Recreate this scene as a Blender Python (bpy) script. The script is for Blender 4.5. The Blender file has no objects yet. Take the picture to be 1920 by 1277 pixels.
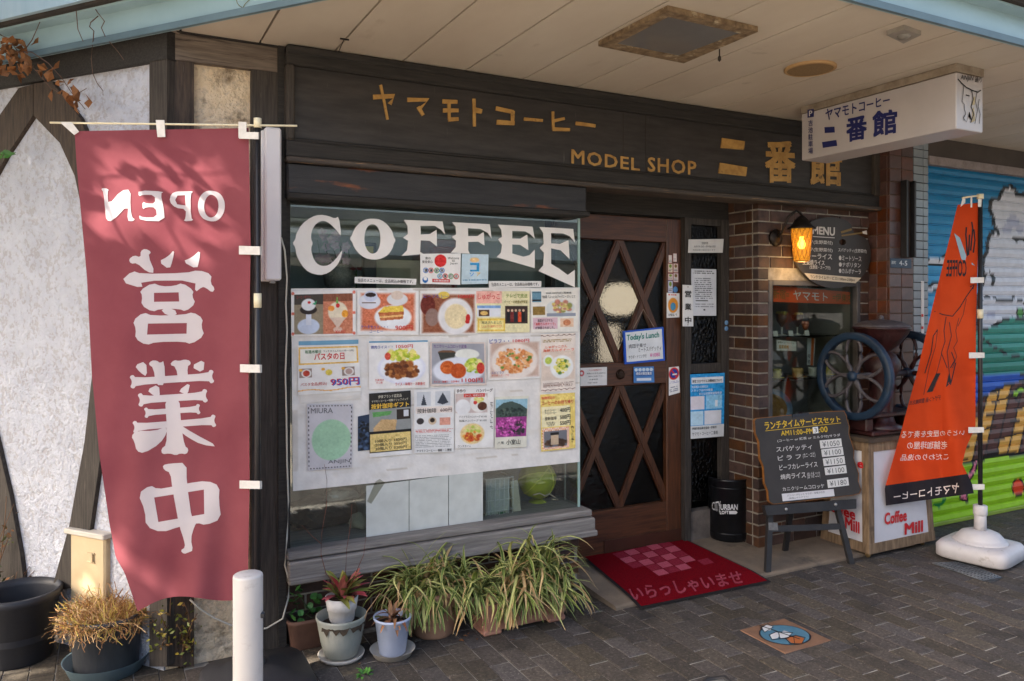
import bpy, bmesh, math, random
import numpy as np
from mathutils import Vector, Matrix
from mathutils.geometry import tessellate_polygon

random.seed(7); rng = np.random.default_rng(7)
SC = bpy.context.scene
COL = SC.collection

# ------------------------------------------------------------------ camera
F_PX, HOR, H = 1460.0, 571.0, 1.6            # focal length and horizon row of the photograph, eye height
YAW = math.atan2(759.0, F_PX)
S_, C_ = math.sin(YAW), math.cos(YAW)
cam = bpy.data.cameras.new('camera'); camo = bpy.data.objects.new('camera', cam); COL.objects.link(camo)
cam.sensor_width = 36; cam.lens = F_PX / 1920 * 36; cam.shift_y = -(638.5 - HOR) / 1920
cam.clip_start = .05; cam.clip_end = 500
camo.location = (0, 0, H); camo.rotation_euler = (math.pi / 2, 0, -YAW)
SC.camera = camo
# ------------------------------------------------------------------ sky, sun, exposure
SUN_AZ = Vector((-.998, .06, 0)).normalized(); SUN_EL = math.radians(38)
TO_SUN = Vector((SUN_AZ.x * math.cos(SUN_EL), SUN_AZ.y * math.cos(SUN_EL), math.sin(SUN_EL)))
w = bpy.data.worlds.new('World'); SC.world = w; w.use_nodes = True
nt = w.node_tree; bg = nt.nodes['Background']
sky = nt.nodes.new('ShaderNodeTexSky'); sky.sky_type = 'NISHITA'; sky.sun_disc = False
sky.sun_elevation = SUN_EL; sky.sun_rotation = math.atan2(SUN_AZ.x, SUN_AZ.y)
sky.air_density = 1.0; sky.dust_density = 5.0; sky.ozone_density = .6
nt.links.new(sky.outputs[0], bg.inputs[0]); bg.inputs[1].default_value = .1
sl = bpy.data.lights.new('sun', 'SUN'); slo = bpy.data.objects.new('sun', sl); COL.objects.link(slo)
sl.energy = 4.2; sl.angle = math.radians(.53); sl.color = (1, .93, .82)
slo.rotation_euler = TO_SUN.to_track_quat('Z', 'Y').to_euler()
vs = SC.view_settings; vs.view_transform = 'Standard'; vs.look = 'None'; vs.gamma = 1; vs.exposure = 2.38; vs.use_curve_mapping = False
SC.cycles.max_bounces = 8; SC.cycles.transparent_max_bounces = 16; SC.cycles.use_denoising = True
SC.cycles.caustics_reflective = False; SC.cycles.caustics_refractive = False

# ------------------------------------------------------------------ pixel geometry
FWD, RGT, UPV = Vector((S_, C_, 0)), Vector((C_, -S_, 0)), Vector((0, 0, 1))
CAM = Vector((0, 0, H))
def ray(u, v): return FWD + RGT * ((u - 960) / F_PX) + UPV * (-(v - HOR) / F_PX)
class Pl:
    """a plane through p with normal n (towards the viewer)"""
    def __init__(s, p, n): s.p = Vector(p); s.n = Vector(n).normalized()
    def __call__(s, u, v, off=0.0):
        r = ray(u, v); q = s.p + s.n * off
        return CAM + r * ((q - CAM).dot(s.n) / r.dot(s.n))
def PY(y): return Pl((0, y, 0), (0, -1, 0))
def PX(x): return Pl((x, 0, 0), (-1, 0, 0))
def PZ(z): return Pl((0, 0, z), (0, 0, 1))
def pix(p):
    q = Vector(p) - CAM; d = q.dot(FWD)
    return 960 + F_PX * q.dot(RGT) / d, HOR - F_PX * q.z / d

# ------------------------------------------------------------------ materials
def lin(c):
    o = []
    for x in c[:3]:
        x = x / 255.0
        o.append(x / 12.92 if x <= .04045 else ((x + .055) / 1.055) ** 2.4)
    return (*o, 1.0)
MATS = {}
def M(name, c1, c2=None, scale=8, rough=.6, bump=0, bscale=None, metal=0, st=(1, 1, 1), c3=None, thr=.6, s3=5, st3=(1, 1, 1),
      rnd=0, spec=.4, detail=6, bdist=.01, coat=0, emit=None, estr=0, trans=0, hue=0, ofs=False, ws=None):
    if name in MATS: return MATS[name]
    m = bpy.data.materials.new(name); m.use_nodes = True; MATS[name] = m
    t = m.node_tree; N = t.nodes; L = t.links; b = N['Principled BSDF']
    b.inputs['Roughness'].default_value = rough; b.inputs['Metallic'].default_value = metal
    b.inputs['Specular IOR Level'].default_value = spec; b.inputs['Coat Weight'].default_value = coat
    tc = N.new('ShaderNodeTexCoord'); csrc = tc.outputs['Object']
    if ofs:      # every piece cuts its own patch of the pattern
        o_i = N.new('ShaderNodeObjectInfo'); mu = N.new('ShaderNodeMath'); mu.operation = 'MULTIPLY'; mu.inputs[1].default_value = 37.0; L.new(o_i.outputs['Random'], mu.inputs[0])
        ad = N.new('ShaderNodeVectorMath'); ad.operation = 'ADD'; L.new(csrc, ad.inputs[0]); L.new(mu.outputs[0], ad.inputs[1]); csrc = ad.outputs[0]
    def noise(sc, stv, det=detail):
        mp = N.new('ShaderNodeMapping'); mp.inputs['Scale'].default_value = stv; L.new(csrc, mp.inputs[0])
        n = N.new('ShaderNodeTexNoise'); n.inputs['Scale'].default_value = sc; n.inputs['Detail'].default_value = det
        n.inputs['Roughness'].default_value = .62
        L.new(mp.outputs[0], n.inputs[0]); return n.outputs[0]
    def ramp(src, a, bb, ca, cb):
        r = N.new('ShaderNodeValToRGB'); e = r.color_ramp.elements
        e[0].position = a; e[1].position = bb; e[0].color = ca; e[1].color = cb; L.new(src, r.inputs[0]); return r.outputs[0]
    out = None
    if c2 is not None:
        out = ramp(noise(scale, st), .36, .66, lin(c1), lin(c2))
    else:
        rg = N.new('ShaderNodeRGB'); rg.outputs[0].default_value = lin(c1); out = rg.outputs[0]
    if c3 is not None:
        f = ramp(noise(s3, st3, 10), thr, thr + .12, (0, 0, 0, 1), (1, 1, 1, 1))
        mx = N.new('ShaderNodeMix'); mx.data_type = 'RGBA'; L.new(f, mx.inputs[0]); L.new(out, mx.inputs[6]); mx.inputs[7].default_value = lin(c3)
        out = mx.outputs[2]
    if rnd or hue:
        oi = N.new('ShaderNodeObjectInfo'); hs = N.new('ShaderNodeHueSaturation')
        mr = N.new('ShaderNodeMapRange'); mr.inputs[3].default_value = 1 - rnd; mr.inputs[4].default_value = 1 + rnd
        L.new(oi.outputs['Random'], mr.inputs[0]); L.new(mr.outputs[0], hs.inputs['Value'])
        if hue:
            mh = N.new('ShaderNodeMath'); mh.operation = 'MULTIPLY'; mh.inputs[1].default_value = 7.31; L.new(oi.outputs['Random'], mh.inputs[0])
            fr = N.new('ShaderNodeMath'); fr.operation = 'FRACT'; L.new(mh.outputs[0], fr.inputs[0])
            m2 = N.new('ShaderNodeMapRange'); m2.inputs[3].default_value = .5 - hue; m2.inputs[4].default_value = .5 + hue
            L.new(fr.outputs[0], m2.inputs[0]); L.new(m2.outputs[0], hs.inputs['Hue'])
            m3 = N.new('ShaderNodeMapRange'); m3.inputs[3].default_value = .55; m3.inputs[4].default_value = 1.25
            L.new(fr.outputs[0], m3.inputs[0]); L.new(m3.outputs[0], hs.inputs['Saturation'])
        L.new(out, hs.inputs['Color']); out = hs.outputs[0]
    if ws is not None:      # stains that run across the pieces
        ge = N.new('ShaderNodeNewGeometry'); nz_ = N.new('ShaderNodeTexNoise'); nz_.inputs['Scale'].default_value = ws[2]; nz_.inputs['Detail'].default_value = 9; nz_.inputs['Roughness'].default_value = .65; L.new(ge.outputs['Position'], nz_.inputs[0])
        f = ramp(nz_.outputs[0], ws[1], ws[1] + .16, (0, 0, 0, 1), (.75, .75, .75, 1)); mx = N.new('ShaderNodeMix'); mx.data_type = 'RGBA'; L.new(f, mx.inputs[0]); L.new(out, mx.inputs[6]); mx.inputs[7].default_value = lin(ws[0]); out = mx.outputs[2]
    L.new(out, b.inputs['Base Color'])
    if bump:
        bp = N.new('ShaderNodeBump'); bp.inputs['Strength'].default_value = bump; bp.inputs['Distance'].default_value = bdist
        L.new(noise(bscale or scale * 3, st, 8), bp.inputs['Height']); L.new(bp.outputs[0], b.inputs['Normal'])
    if emit is not None:
        b.inputs['Emission Color'].default_value = lin(emit); b.inputs['Emission Strength'].default_value = estr
    if trans: b.inputs['Transmission Weight'].default_value = trans
    return m
def flat(c, rough=.6):
    c = tuple(int(x) for x in c); return M('ink_%d_%d_%d' % c, c, rough=rough)
def M_print(rough=.55, name='print', bump=0):
    if name in MATS: return MATS[name]
    m = bpy.data.materials.new(name); m.use_nodes = True; MATS[name] = m
    t = m.node_tree; b = t.nodes['Principled BSDF']; b.inputs['Roughness'].default_value = rough; b.inputs['Specular IOR Level'].default_value = .3
    a = t.nodes.new('ShaderNodeVertexColor'); a.layer_name = 'Col'
    tc = t.nodes.new('ShaderNodeTexCoord'); n = t.nodes.new('ShaderNodeTexNoise'); n.inputs['Scale'].default_value = 14; n.inputs['Detail'].default_value = 8
    t.links.new(tc.outputs['Object'], n.inputs[0])
    r = t.nodes.new('ShaderNodeMapRange'); r.inputs[1].default_value = .3; r.inputs[2].default_value = .7; r.inputs[3].default_value = .86; r.inputs[4].default_value = 1.03
    t.links.new(n.outputs[0], r.inputs[0])
    mx = t.nodes.new('ShaderNodeVectorMath'); mx.operation = 'SCALE'; t.links.new(a.outputs[0], mx.inputs[0]); t.links.new(r.outputs[0], mx.inputs['Scale'])
    t.links.new(mx.outputs[0], b.inputs['Base Color'])
    if bump:
        bp = t.nodes.new('ShaderNodeBump'); bp.inputs['Strength'].default_value = bump; bp.inputs['Distance'].default_value = .01
        n2 = t.nodes.new('ShaderNodeTexNoise'); n2.inputs['Scale'].default_value = 60; t.links.new(tc.outputs['Object'], n2.inputs[0])
        t.links.new(n2.outputs[0], bp.inputs['Height']); t.links.new(bp.outputs[0], b.inputs['Normal'])
    return m
def M_glass(name, tint=(255, 255, 255), rough=.0, bump=0, bscale=60, refl=1.0, refr=0):
    """thin pane: tinted transparency with a fresnel reflection"""
    if name in MATS: return MATS[name]
    m = bpy.data.materials.new(name); m.use_nodes = True; MATS[name] = m
    t = m.node_tree; N = t.nodes; L = t.links; N.remove(N['Principled BSDF']); o = N['Material Output']
    tr = N.new('ShaderNodeBsdfTransparent'); tr.inputs[0].default_value = lin(tint)
    if refr: tr = N.new('ShaderNodeBsdfRefraction'); tr.inputs[0].default_value = lin(tint); tr.inputs['IOR'].default_value = 1 + refr; tr.inputs['Roughness'].default_value = .04
    gl = N.new('ShaderNodeBsdfGlossy'); gl.inputs['Roughness'].default_value = rough
    fr = N.new('ShaderNodeLayerWeight'); fr.inputs[0].default_value = .5
    pw = N.new('ShaderNodeMath'); pw.operation = 'POWER'; pw.inputs[1].default_value = 5; L.new(fr.outputs['Facing'], pw.inputs[0])
    ml = N.new('ShaderNodeMath'); ml.operation = 'MULTIPLY_ADD'; ml.inputs[1].default_value = .9; ml.inputs[2].default_value = .045 * refl; ml.use_clamp = True; L.new(pw.outputs[0], ml.inputs[0])
    mx = N.new('ShaderNodeMixShader'); L.new(ml.outputs[0], mx.inputs[0]); L.new(tr.outputs[0], mx.inputs[1]); L.new(gl.outputs[0], mx.inputs[2])
    if bump:
        tc = N.new('ShaderNodeTexCoord'); n = N.new('ShaderNodeTexNoise'); n.inputs['Scale'].default_value = bscale; L.new(tc.outputs['Object'], n.inputs[0])
        bp = N.new('ShaderNodeBump'); bp.inputs['Strength'].default_value = bump; bp.inputs['Distance'].default_value = .02
        L.new(n.outputs[0], bp.inputs['Height']); L.new(bp.outputs[0], gl.inputs['Normal']); L.new(bp.outputs[0], fr.inputs['Normal'])
        if refr: L.new(bp.outputs[0], tr.inputs['Normal'])
    L.new(mx.outputs[0], o.inputs[0]); return m
def M_cloth(name, c, c2, transl=.35):
    if name in MATS: return MATS[name]
    m = M(name, c, c2, scale=3, rough=.85, spec=.15, bump=.12, bscale=400, bdist=.002)
    t = m.node_tree; N = t.nodes; L = t.links; b = N['Principled BSDF']; o = N['Material Output']
    tl = N.new('ShaderNodeBsdfTranslucent'); src = b.inputs['Base Color'].links[0].from_socket; L.new(src, tl.inputs[0])
    mx = N.new('ShaderNodeMixShader'); mx.inputs[0].default_value = transl; L.new(b.outputs[0], mx.inputs[1]); L.new(tl.outputs[0], mx.inputs[2]); L.new(mx.outputs[0], o.inputs[0])
    return m

# ------------------------------------------------------------------ mesh building
class MB:
    def __init__(s): s.v = []; s.f = []; s.sm = []
    def add(s, vs, fs, smooth=False):
        n = len(s.v); s.v += [tuple(x) for x in vs]; s.f += [tuple(i + n for i in f) for f in fs]; s.sm += [smooth] * len(fs); return s
    def box(s, a, b, rot=None, o=None):
        x0, y0, z0 = a; x1, y1, z1 = b
        V = [Vector(p) for p in ((x0, y0, z0), (x1, y0, z0), (x1, y1, z0), (x0, y1, z0), (x0, y0, z1), (x1, y0, z1), (x1, y1, z1), (x0, y1, z1))]
        if rot is not None: o = Vector(o or (0, 0, 0)); V = [rot @ p + o for p in V]
        return s.add(V, [(3, 2, 1, 0), (4, 5, 6, 7), (0, 1, 5, 4), (1, 2, 6, 5), (2, 3, 7, 6), (3, 0, 4, 7)])
    def bev(s, a, b, r=.004):
        """box with chamfered edges"""
        x0, y0, z0 = a; x1, y1, z1 = b; r = min(r, (x1 - x0) * .45, (y1 - y0) * .45, (z1 - z0) * .45)
        bm = bmesh.new(); bmesh.ops.create_cube(bm, size=1)
        for v in bm.verts: v.co = Vector(((x0 + x1) / 2 + v.co.x * (x1 - x0), (y0 + y1) / 2 + v.co.y * (y1 - y0), (z0 + z1) / 2 + v.co.z * (z1 - z0)))
        bmesh.ops.bevel(bm, geom=bm.edges[:], offset=r, segments=1, affect='EDGES')
        bm.verts.index_update(); s.add([v.co for v in bm.verts], [[v.index for v in f.verts] for f in bm.faces]); bm.free(); return s
    def prism(s, pts, n, d):
        """polygon pts (3-D, in order) extruded by d against n"""
        n = Vector(n).normalized(); P = [Vector(p) for p in pts]; k = len(P)
        tri = tessellate_polygon([P]); B = [p - n * d for p in P]
        return s.add(P + B, [tuple(t) for t in tri] + [tuple(k + i for i in reversed(t)) for t in tri] + [(i, (i + 1) % k, k + (i + 1) % k, k + i) for i in range(k)])
    def hexa(s, q, n, d):
        return s.prism(q, n, d)
    def lathe(s, c, prof, seg=28, ax=None, jit=0, cap=True, sq=None):
        """prof = [(r, z)], axis ax through c"""
        c = Vector(c); ax = Vector(ax or (0, 0, 1)).normalized(); q = Vector((0, 0, 1)).rotation_difference(ax)
        vs = []
        for r, z in prof:
            for i in range(seg):
                a = 2 * math.pi * i / seg; cx, sy = math.cos(a), math.sin(a)
                if sq:
                    k = (abs(cx) ** sq + abs(sy) ** sq) ** (-1 / sq); cx *= k; sy *= k
                vs.append(c + q @ Vector((r * cx, r * sy, z)))
        fs = []
        for j in range(len(prof) - 1):
            for i in range(seg):
                i2 = (i + 1) % seg; fs.append((j * seg + i, j * seg + i2, (j + 1) * seg + i2, (j + 1) * seg + i))
        s.add(vs, fs, True)
        if cap:
            n = len(s.v) - len(vs)
            s.f.append(tuple(n + i for i in reversed(range(seg)))); s.sm.append(False)
            s.f.append(tuple(n + (len(prof) - 1) * seg + i for i in range(seg))); s.sm.append(False)
        return s
    def cyl(s, a, b, r, r2=None, seg=16):
        a = Vector(a); b = Vector(b); L = (b - a).length
        return s.lathe(a, [(r, 0), (r if r2 is None else r2, L)], seg, b - a)
    def tube(s, path, r, seg=6, r2=None, closed=False):
        P = [Vector(p) for p in path]; n = len(P); vs = []
        for i, p in enumerate(P):
            if closed: t = (P[(i + 1) % n] - P[i - 1])
            else: t = (P[min(i + 1, n - 1)] - P[max(i - 1, 0)])
            t = t.normalized() if t.length > 1e-9 else Vector((0, 0, 1))
            a = t.cross(Vector((0, 0, 1))); a = a.normalized() if a.length > .05 else t.cross(Vector((1, 0, 0))).normalized()
            b = t.cross(a); rr = r if r2 is None else r + (r2 - r) * i / (n - 1)
            for k in range(seg):
                an = 2 * math.pi * k / seg; vs.append(p + a * (rr * math.cos(an)) + b * (rr * math.sin(an)))
        fs = []
        for i in range(n if closed else n - 1):
            j = (i + 1) % n
            for k in range(seg): k2 = (k + 1) % seg; fs.append((i * seg + k, i * seg + k2, j * seg + k2, j * seg + k))
        if not closed: fs += [tuple(reversed(range(seg))), tuple((n - 1) * seg + k for k in range(seg))]
        return s.add(vs, fs, True)
    def build(s, name, mat, parent=None, label=None):
        me = bpy.data.meshes.new(name); me.from_pydata(s.v, [], s.f); me.update()
        if any(s.sm): me.polygons.foreach_set('use_smooth', s.sm)
        return obj(name, me, mat, parent, label)
def obj(name, me, mat=None, parent=None, label=None):
    o = bpy.data.objects.new(name, me); COL.objects.link(o)
    if mat is not None: me.materials.clear(); me.materials.append(mat if not isinstance(mat, str) else MATS[mat])
    if parent is not None: par(o, parent)
    if label: o['label'] = label
    return o
def par(o, p):
    o.parent = p
    q = p; T = Vector((0, 0, 0))
    while q is not None: T += q.location; q = q.parent
    # children are modelled in world space, the parents carry plain offsets
    acc = Vector((0, 0, 0)); q = p
    chain = []
    while q is not None: chain.append(q); q = q.parent
    mw = Matrix.Identity(4)
    for q in reversed(chain): mw = mw @ q.matrix_parent_inverse @ Matrix.Translation(q.location)
    o.matrix_parent_inverse = mw.inverted()
def thing(name, label, cat, loc=(0, 0, 0), group=None):
    o = bpy.data.objects.new(name, None); COL.objects.link(o); o.location = loc; o.empty_display_size = .1
    o['label'] = label; o['category'] = cat
    if group: o['group'] = group
    return o
def tag(o, label=None, cat=None, group=None, kind=None):
    if label: o['label'] = label
    if cat: o['category'] = cat
    if group: o['group'] = group
    if kind: o['kind'] = kind
    return o

# ------------------------------------------------------------------ lettering
_tc = bpy.data.curves.new('lettering_source', 'FONT'); _to = bpy.data.objects.new('lettering_source', _tc); COL.objects.link(_to); _TX = {}
def text2d(body, bold=0.0, shear=0.0, spacing=1.0):
    """outline of a line of writing, scaled to the unit square (y up)"""
    k = (body, bold, shear, spacing)
    if k in _TX: return _TX[k]
    _tc.body = body; _tc.resolution_u = 2; _tc.offset = bold; _tc.shear = shear; _tc.space_character = spacing; _tc.fill_mode = 'FRONT'
    dg = bpy.context.evaluated_depsgraph_get(); dg.update(); me = _to.evaluated_get(dg).to_mesh()
    vs = np.array([v.co[:2] for v in me.vertices]) if len(me.vertices) else np.zeros((0, 2)); fs = [tuple(p.vertices) for p in me.polygons]
    _to.evaluated_get(dg).to_mesh_clear()
    if len(vs):
        lo = vs.min(0); hi = vs.max(0)
        if body in ('ー', '一', '二', '-', '~'): pass
        vs = (vs - lo) / np.maximum(hi - lo, 1e-6); _TX[(body, 0, shear, spacing, 'em')] = np.maximum(hi - lo, 1e-3)
    _TX[k] = (vs, fs); return _TX[k]
def bil(q, s, t):
    """pixel quad tl,tr,br,bl; s right, t down"""
    (a, b), (c, d), (e, f), (g, h) = q
    return ((a * (1 - s) + c * s) * (1 - t) + (g * (1 - s) + e * s) * t, (b * (1 - s) + d * s) * (1 - t) + (h * (1 - s) + f * s) * t)
def sub(q, x0, y0, x1, y1): return [bil(q, x0, y0), bil(q, x1, y0), bil(q, x1, y1), bil(q, x0, y1)]
def box4(u0, v0, u1, v1, sl=0.0, sl2=None):
    """pixel box whose top/bottom edges slope"""
    if sl2 is None: sl2 = sl
    d = u1 - u0; return [(u0, v0), (u1, v0 + sl * d), (u1, v1 + sl2 * d), (u0, v1)]
def put_text(mb, body, q, fn, off, bold=0, mirror=False, shear=0, spacing=1.0, cuts=0):
    vs, fs = text2d(body, 0, shear, spacing)
    if not len(vs): return
    if bold:
        em = _TX[(body, 0, shear, spacing, 'em')]; dx, dy = bold / em[0] * 1.15, bold / em[1] * 1.15
        for i, (sx, sy) in enumerate(((-1, -1), (1, -1), (1, 1), (-1, 1))):
            qq = [bil(q, x + (-sx if mirror else sx) * dx * .5 , y + sy * dy * .5) for x, y in ((0, 0), (1, 0), (1, 1), (0, 1))]
            put_text(mb, body, qq, fn, off + .00012 * (i + 1), 0, mirror, shear, spacing, cuts)
    if cuts:
        bm = bmesh.new(); V = [bm.verts.new((x, y, 0)) for x, y in vs]
        for f in fs:
            try: bm.faces.new([V[i] for i in f])
            except ValueError: pass
        for ax in ((1, 0, 0), (0, 1, 0)):
            for i in range(1, cuts):
                bmesh.ops.bisect_plane(bm, geom=bm.verts[:] + bm.edges[:] + bm.faces[:], plane_co=Vector(ax) * (i / cuts), plane_no=ax)
        bm.verts.index_update(); vs = [(v.co.x, v.co.y) for v in bm.verts]; fs = [tuple(v.index for v in f.verts) for f in bm.faces]; bm.free()
    out = []
    for x, y in vs:
        if mirror: x = 1 - x
        out.append(fn(*bil(q, x, 1 - y), off))
    mb.add(out, fs)
def put_poly(mb, pts, fn, off, holes=(), cuts=None):
    loops = [[Vector((x, y, 0)) for x, y in L] for L in [pts, *holes]]
    flatp = [p for L in loops for p in L]; tri = tessellate_polygon(loops)
    if cuts:
        bm = bmesh.new(); V = [bm.verts.new(p) for p in flatp]
        for t in tri:
            try: bm.faces.new([V[i] for i in t])
            except ValueError: pass
        xs = [p.x for p in flatp]; ys = [p.y for p in flatp]
        for lo, hi, ax in ((min(xs), max(xs), Vector((1, 0, 0))), (min(ys), max(ys), Vector((0, 1, 0)))):
            k = int((hi - lo) / cuts)
            for i in range(1, k + 1):
                bmesh.ops.bisect_plane(bm, geom=bm.verts[:] + bm.edges[:] + bm.faces[:], plane_co=ax * (lo + i * cuts), plane_no=ax)
        bm.verts.index_update(); flatp = [v.co.copy() for v in bm.verts]; tri = [tuple(v.index for v in f.verts) for f in bm.faces]; bm.free()
    mb.add([fn(p.x, p.y, off) for p in flatp], [tuple(t) for t in tri])
def stroke_px(pts, wd, taper=1.0):
    """outline of a brush line through pixel points"""
    P = [Vector((x, y)) for x, y in pts]; n = len(P); A = []; B = []
    for i in range(n):
        t = (P[min(i + 1, n - 1)] - P[max(i - 1, 0)]).normalized(); nn = Vector((-t.y, t.x)); k = wd * (1 + (taper - 1) * i / max(1, n - 1)) / 2
        A.append(P[i] + nn * k); B.append(P[i] - nn * k)
    return [tuple(p) for p in A] + [tuple(p) for p in reversed(B)]

# ------------------------------------------------------------------ painted prints (colour attribute on a fine grid)
def chaikin(P, n=2):
    for _ in range(n):
        Q = []
        for i in range(len(P)):
            (a, b), (c, d) = P[i], P[(i + 1) % len(P)]; Q += [(a * .75 + c * .25, b * .75 + d * .25), (a * .25 + c * .75, b * .25 + d * .75)]
        P = Q
    return P
class Cv:
    def __init__(s, w_, h_, bgc): s.w = w_; s.h = h_; s.a = np.zeros((h_, w_, 3)); s.a[:] = bgc; y, x = np.mgrid[0:h_, 0:w_]; s.x = (x + .5) / w_; s.y = (y + .5) / h_
    def put(s, m, c, al=1.0): m = (m * al)[..., None]; s.a = s.a * (1 - m) + np.array(c, float) * m; return s
    def rect(s, x0, y0, x1, y1, c, al=1.0): return s.put(((s.x >= x0) & (s.x <= x1) & (s.y >= y0) & (s.y <= y1)).astype(float), c, al)
    def ell(s, cx, cy, rx, ry, c, soft=.12, al=1.0):
        d = np.sqrt(((s.x - cx) / rx) ** 2 + ((s.y - cy) / ry) ** 2); return s.put(np.clip((1 - d) / soft + .5, 0, 1), c, al)
    def ring(s, cx, cy, rx, ry, c, wd=.12):
        d = np.sqrt(((s.x - cx) / rx) ** 2 + ((s.y - cy) / ry) ** 2); return s.put(np.clip(1.5 - np.abs(d - 1) / wd, 0, 1), c)
    def poly(s, pts, c):
        m = np.zeros_like(s.x, bool); n = len(pts)
        for i in range(n):
            (xa, ya), (xb, yb) = pts[i], pts[(i + 1) % n]
            if ya == yb: continue
            cr = ((ya > s.y) != (yb > s.y)) & (s.x < (xb - xa) * (s.y - ya) / (yb - ya) + xa); m ^= cr
        return s.put(m.astype(float), c)
    def grad(s, c0, c1, ax='y'):
        t = (s.y if ax == 'y' else s.x)[..., None]; s.a = np.array(c0, float) * (1 - t) + np.array(c1, float) * t; return s
    def spk(s, cx, cy, rx, ry, cols, n, r):
        for _ in range(n):
            a = rng.uniform(0, 6.28); k = math.sqrt(rng.uniform(0, 1)); rr = r * rng.uniform(.5, 1.3)
            s.ell(cx + rx * k * math.cos(a), cy + ry * k * math.sin(a), rr, rr * s.w / s.h * rng.uniform(.6, 1.1), cols[rng.integers(len(cols))], .5)
        return s
    def lines(s, x0, y0, x1, y1, n, c, fill=.5):
        """rows of fine print too small to read"""
        for i in range(n):
            ya = y0 + (y1 - y0) * i / n; yb = ya + (y1 - y0) / n * fill
            m = ((s.y >= ya) & (s.y <= yb) & (s.x >= x0) & (s.x <= x1 - (rng.uniform(0, .12) * (x1 - x0))))
            g = rng.random(s.w) > .22
            s.put((m & g[None, :]).astype(float), c, .75)
        return s
    def noise(s, k): s.a += rng.normal(0, k, s.a.shape[:2])[..., None]; return s
    def frame(s, c, t): return s.rect(0, 0, 1, t, c).rect(0, 1 - t, 1, 1, c).rect(0, 0, t * s.h / s.w, 1, c).rect(1 - t * s.h / s.w, 0, 1, 1, c)
def colour_grid(name, cv, fn, mat, parent=None):
    """grid of cv.w x cv.h points carrying the painted colours; fn(s, t) gives the point"""
    h_, w_ = cv.h, cv.w; vs = [fn(i / (w_ - 1), j / (h_ - 1)) for j in range(h_) for i in range(w_)]
    fs = [(j * w_ + i, (j + 1) * w_ + i, (j + 1) * w_ + i + 1, j * w_ + i + 1) for j in range(h_ - 1) for i in range(w_ - 1)]
    me = bpy.data.meshes.new(name); me.from_pydata(vs, [], fs); me.update()
    c = np.clip(cv.a, 0, 255) / 255.0; c = np.where(c <= .04045, c / 12.92, ((c + .055) / 1.055) ** 2.4)
    ca = me.color_attributes.new('Col', 'FLOAT_COLOR', 'POINT'); ca.data.foreach_set('color', np.concatenate([c.reshape(-1, 3), np.ones((h_ * w_, 1))], 1).ravel().astype(np.float32))
    return obj(name, me, mat, parent)
def poster(name, label, cat, q, plane, cv=None, texts=(), bgc=(232, 228, 224), curl=.0015, group=None, off=.004, polys=(), res=.75, parent=None, mat=None):
    """a sheet of paper on a plane; q = pixel corners, texts = (words, x0, y0, x1, y1, colour, bold)"""
    wpx = max(abs(q[1][0] - q[0][0]), 8); hpx = max(abs(q[3][1] - q[0][1]), 8)
    if cv is None: cv = Cv(max(6, int(wpx * .25)), max(6, int(hpx * .25)), bgc)
    ph = rng.uniform(0, 6, 4)
    def wave(s, t): return curl * (math.sin(s * 5 + ph[0]) * math.cos(t * 4 + ph[1]) + .6 * math.sin(t * 9 + ph[2]) * s + 1.6)
    def fn(s, t, e=0): return plane(*bil(q, s, t), off + wave(s, t) + e)
    if cv.w > 40:
        lo = rng.normal(0, 1, (cv.h // 4 + 2, cv.w // 4 + 2)); lo = np.kron(lo, np.ones((4, 4)))[:cv.h, :cv.w]; sat = (cv.a.max(2) - cv.a.min(2)) / 255.0
        cv.a = cv.a + (rng.normal(0, 1, (cv.h, cv.w)) * 9 + lo * 8)[..., None] * np.clip(sat * 2.2, .12, 1)[..., None]
    o = colour_grid(name, cv, lambda s, t: fn(s, t), mat or M_print(), parent)
    unit = lambda x, y, e: fn(x, y, e)
    for tx in texts:
        b, x0, y0, x1, y1, c = tx[:6]; mb = MB()
        put_text(mb, b, [(x0, y0), (x1, y0), (x1, y1), (x0, y1)], unit, .0012, tx[6] if len(tx) > 6 else 0); mb.build('lettering', flat(c), o)
    for c, pts in polys:
        mb = MB(); put_poly(mb, pts, unit, .0009); mb.build('printed_shape', flat(c), o)
    return tag(o, label, cat, group) if label else o

def write(parent, name, mat, plane, off, items, mirror=False, cuts=0):
    """items = (words, pixel quad[, bold]); every line is a part of its own"""
    for it in items:
        mb = MB(); put_text(mb, it[0], it[1], plane, off, it[2] if len(it) > 2 else 0, mirror, cuts=cuts); mb.build(name, mat, parent)
# ================================================================== STRUCTURE
YF = 3.70            # front plane of the shop
YD = 4.00            # plane of the door, set back
ZC = 2.79            # soffit of the canopy
wood_v = M('dark_wood_upright', (44, 39, 35), (72, 65, 59), 5, .75, .35, 30, st=(22, 22, 1.2), c3=(104, 94, 84), thr=.62, s3=6, st3=(14, 14, 1.0), bdist=.006)
wood_h = M('dark_wood_level', (28, 26, 24), (50, 46, 43), 5, .72, .35, 30, st=(1.2, 22, 22), c3=(120, 96, 74), thr=.68, s3=5, st3=(1, 16, 16), bdist=.006)
wood_b = M('brown_wood', (44, 35, 29), (76, 62, 51), 5, .72, .4, 30, st=(18, 18, 1.6), c3=(112, 104, 98), thr=.66, s3=6, st3=(16, 16, 1), bdist=.006)
wood_grey = M('weathered_sill', (112, 106, 102), (146, 140, 134), 4, .8, .4, 26, st=(1, 18, 18), c3=(70, 66, 62), thr=.62, s3=4, st3=(1, 12, 24), bdist=.006)
wood_door = M('door_wood', (58, 32, 18), (94, 55, 32), 4, .42, .25, 20, st=(18, 18, 1.2), c3=(48, 26, 15), thr=.6, s3=4, st3=(10, 10, 1), spec=.5, bdist=.004)
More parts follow.
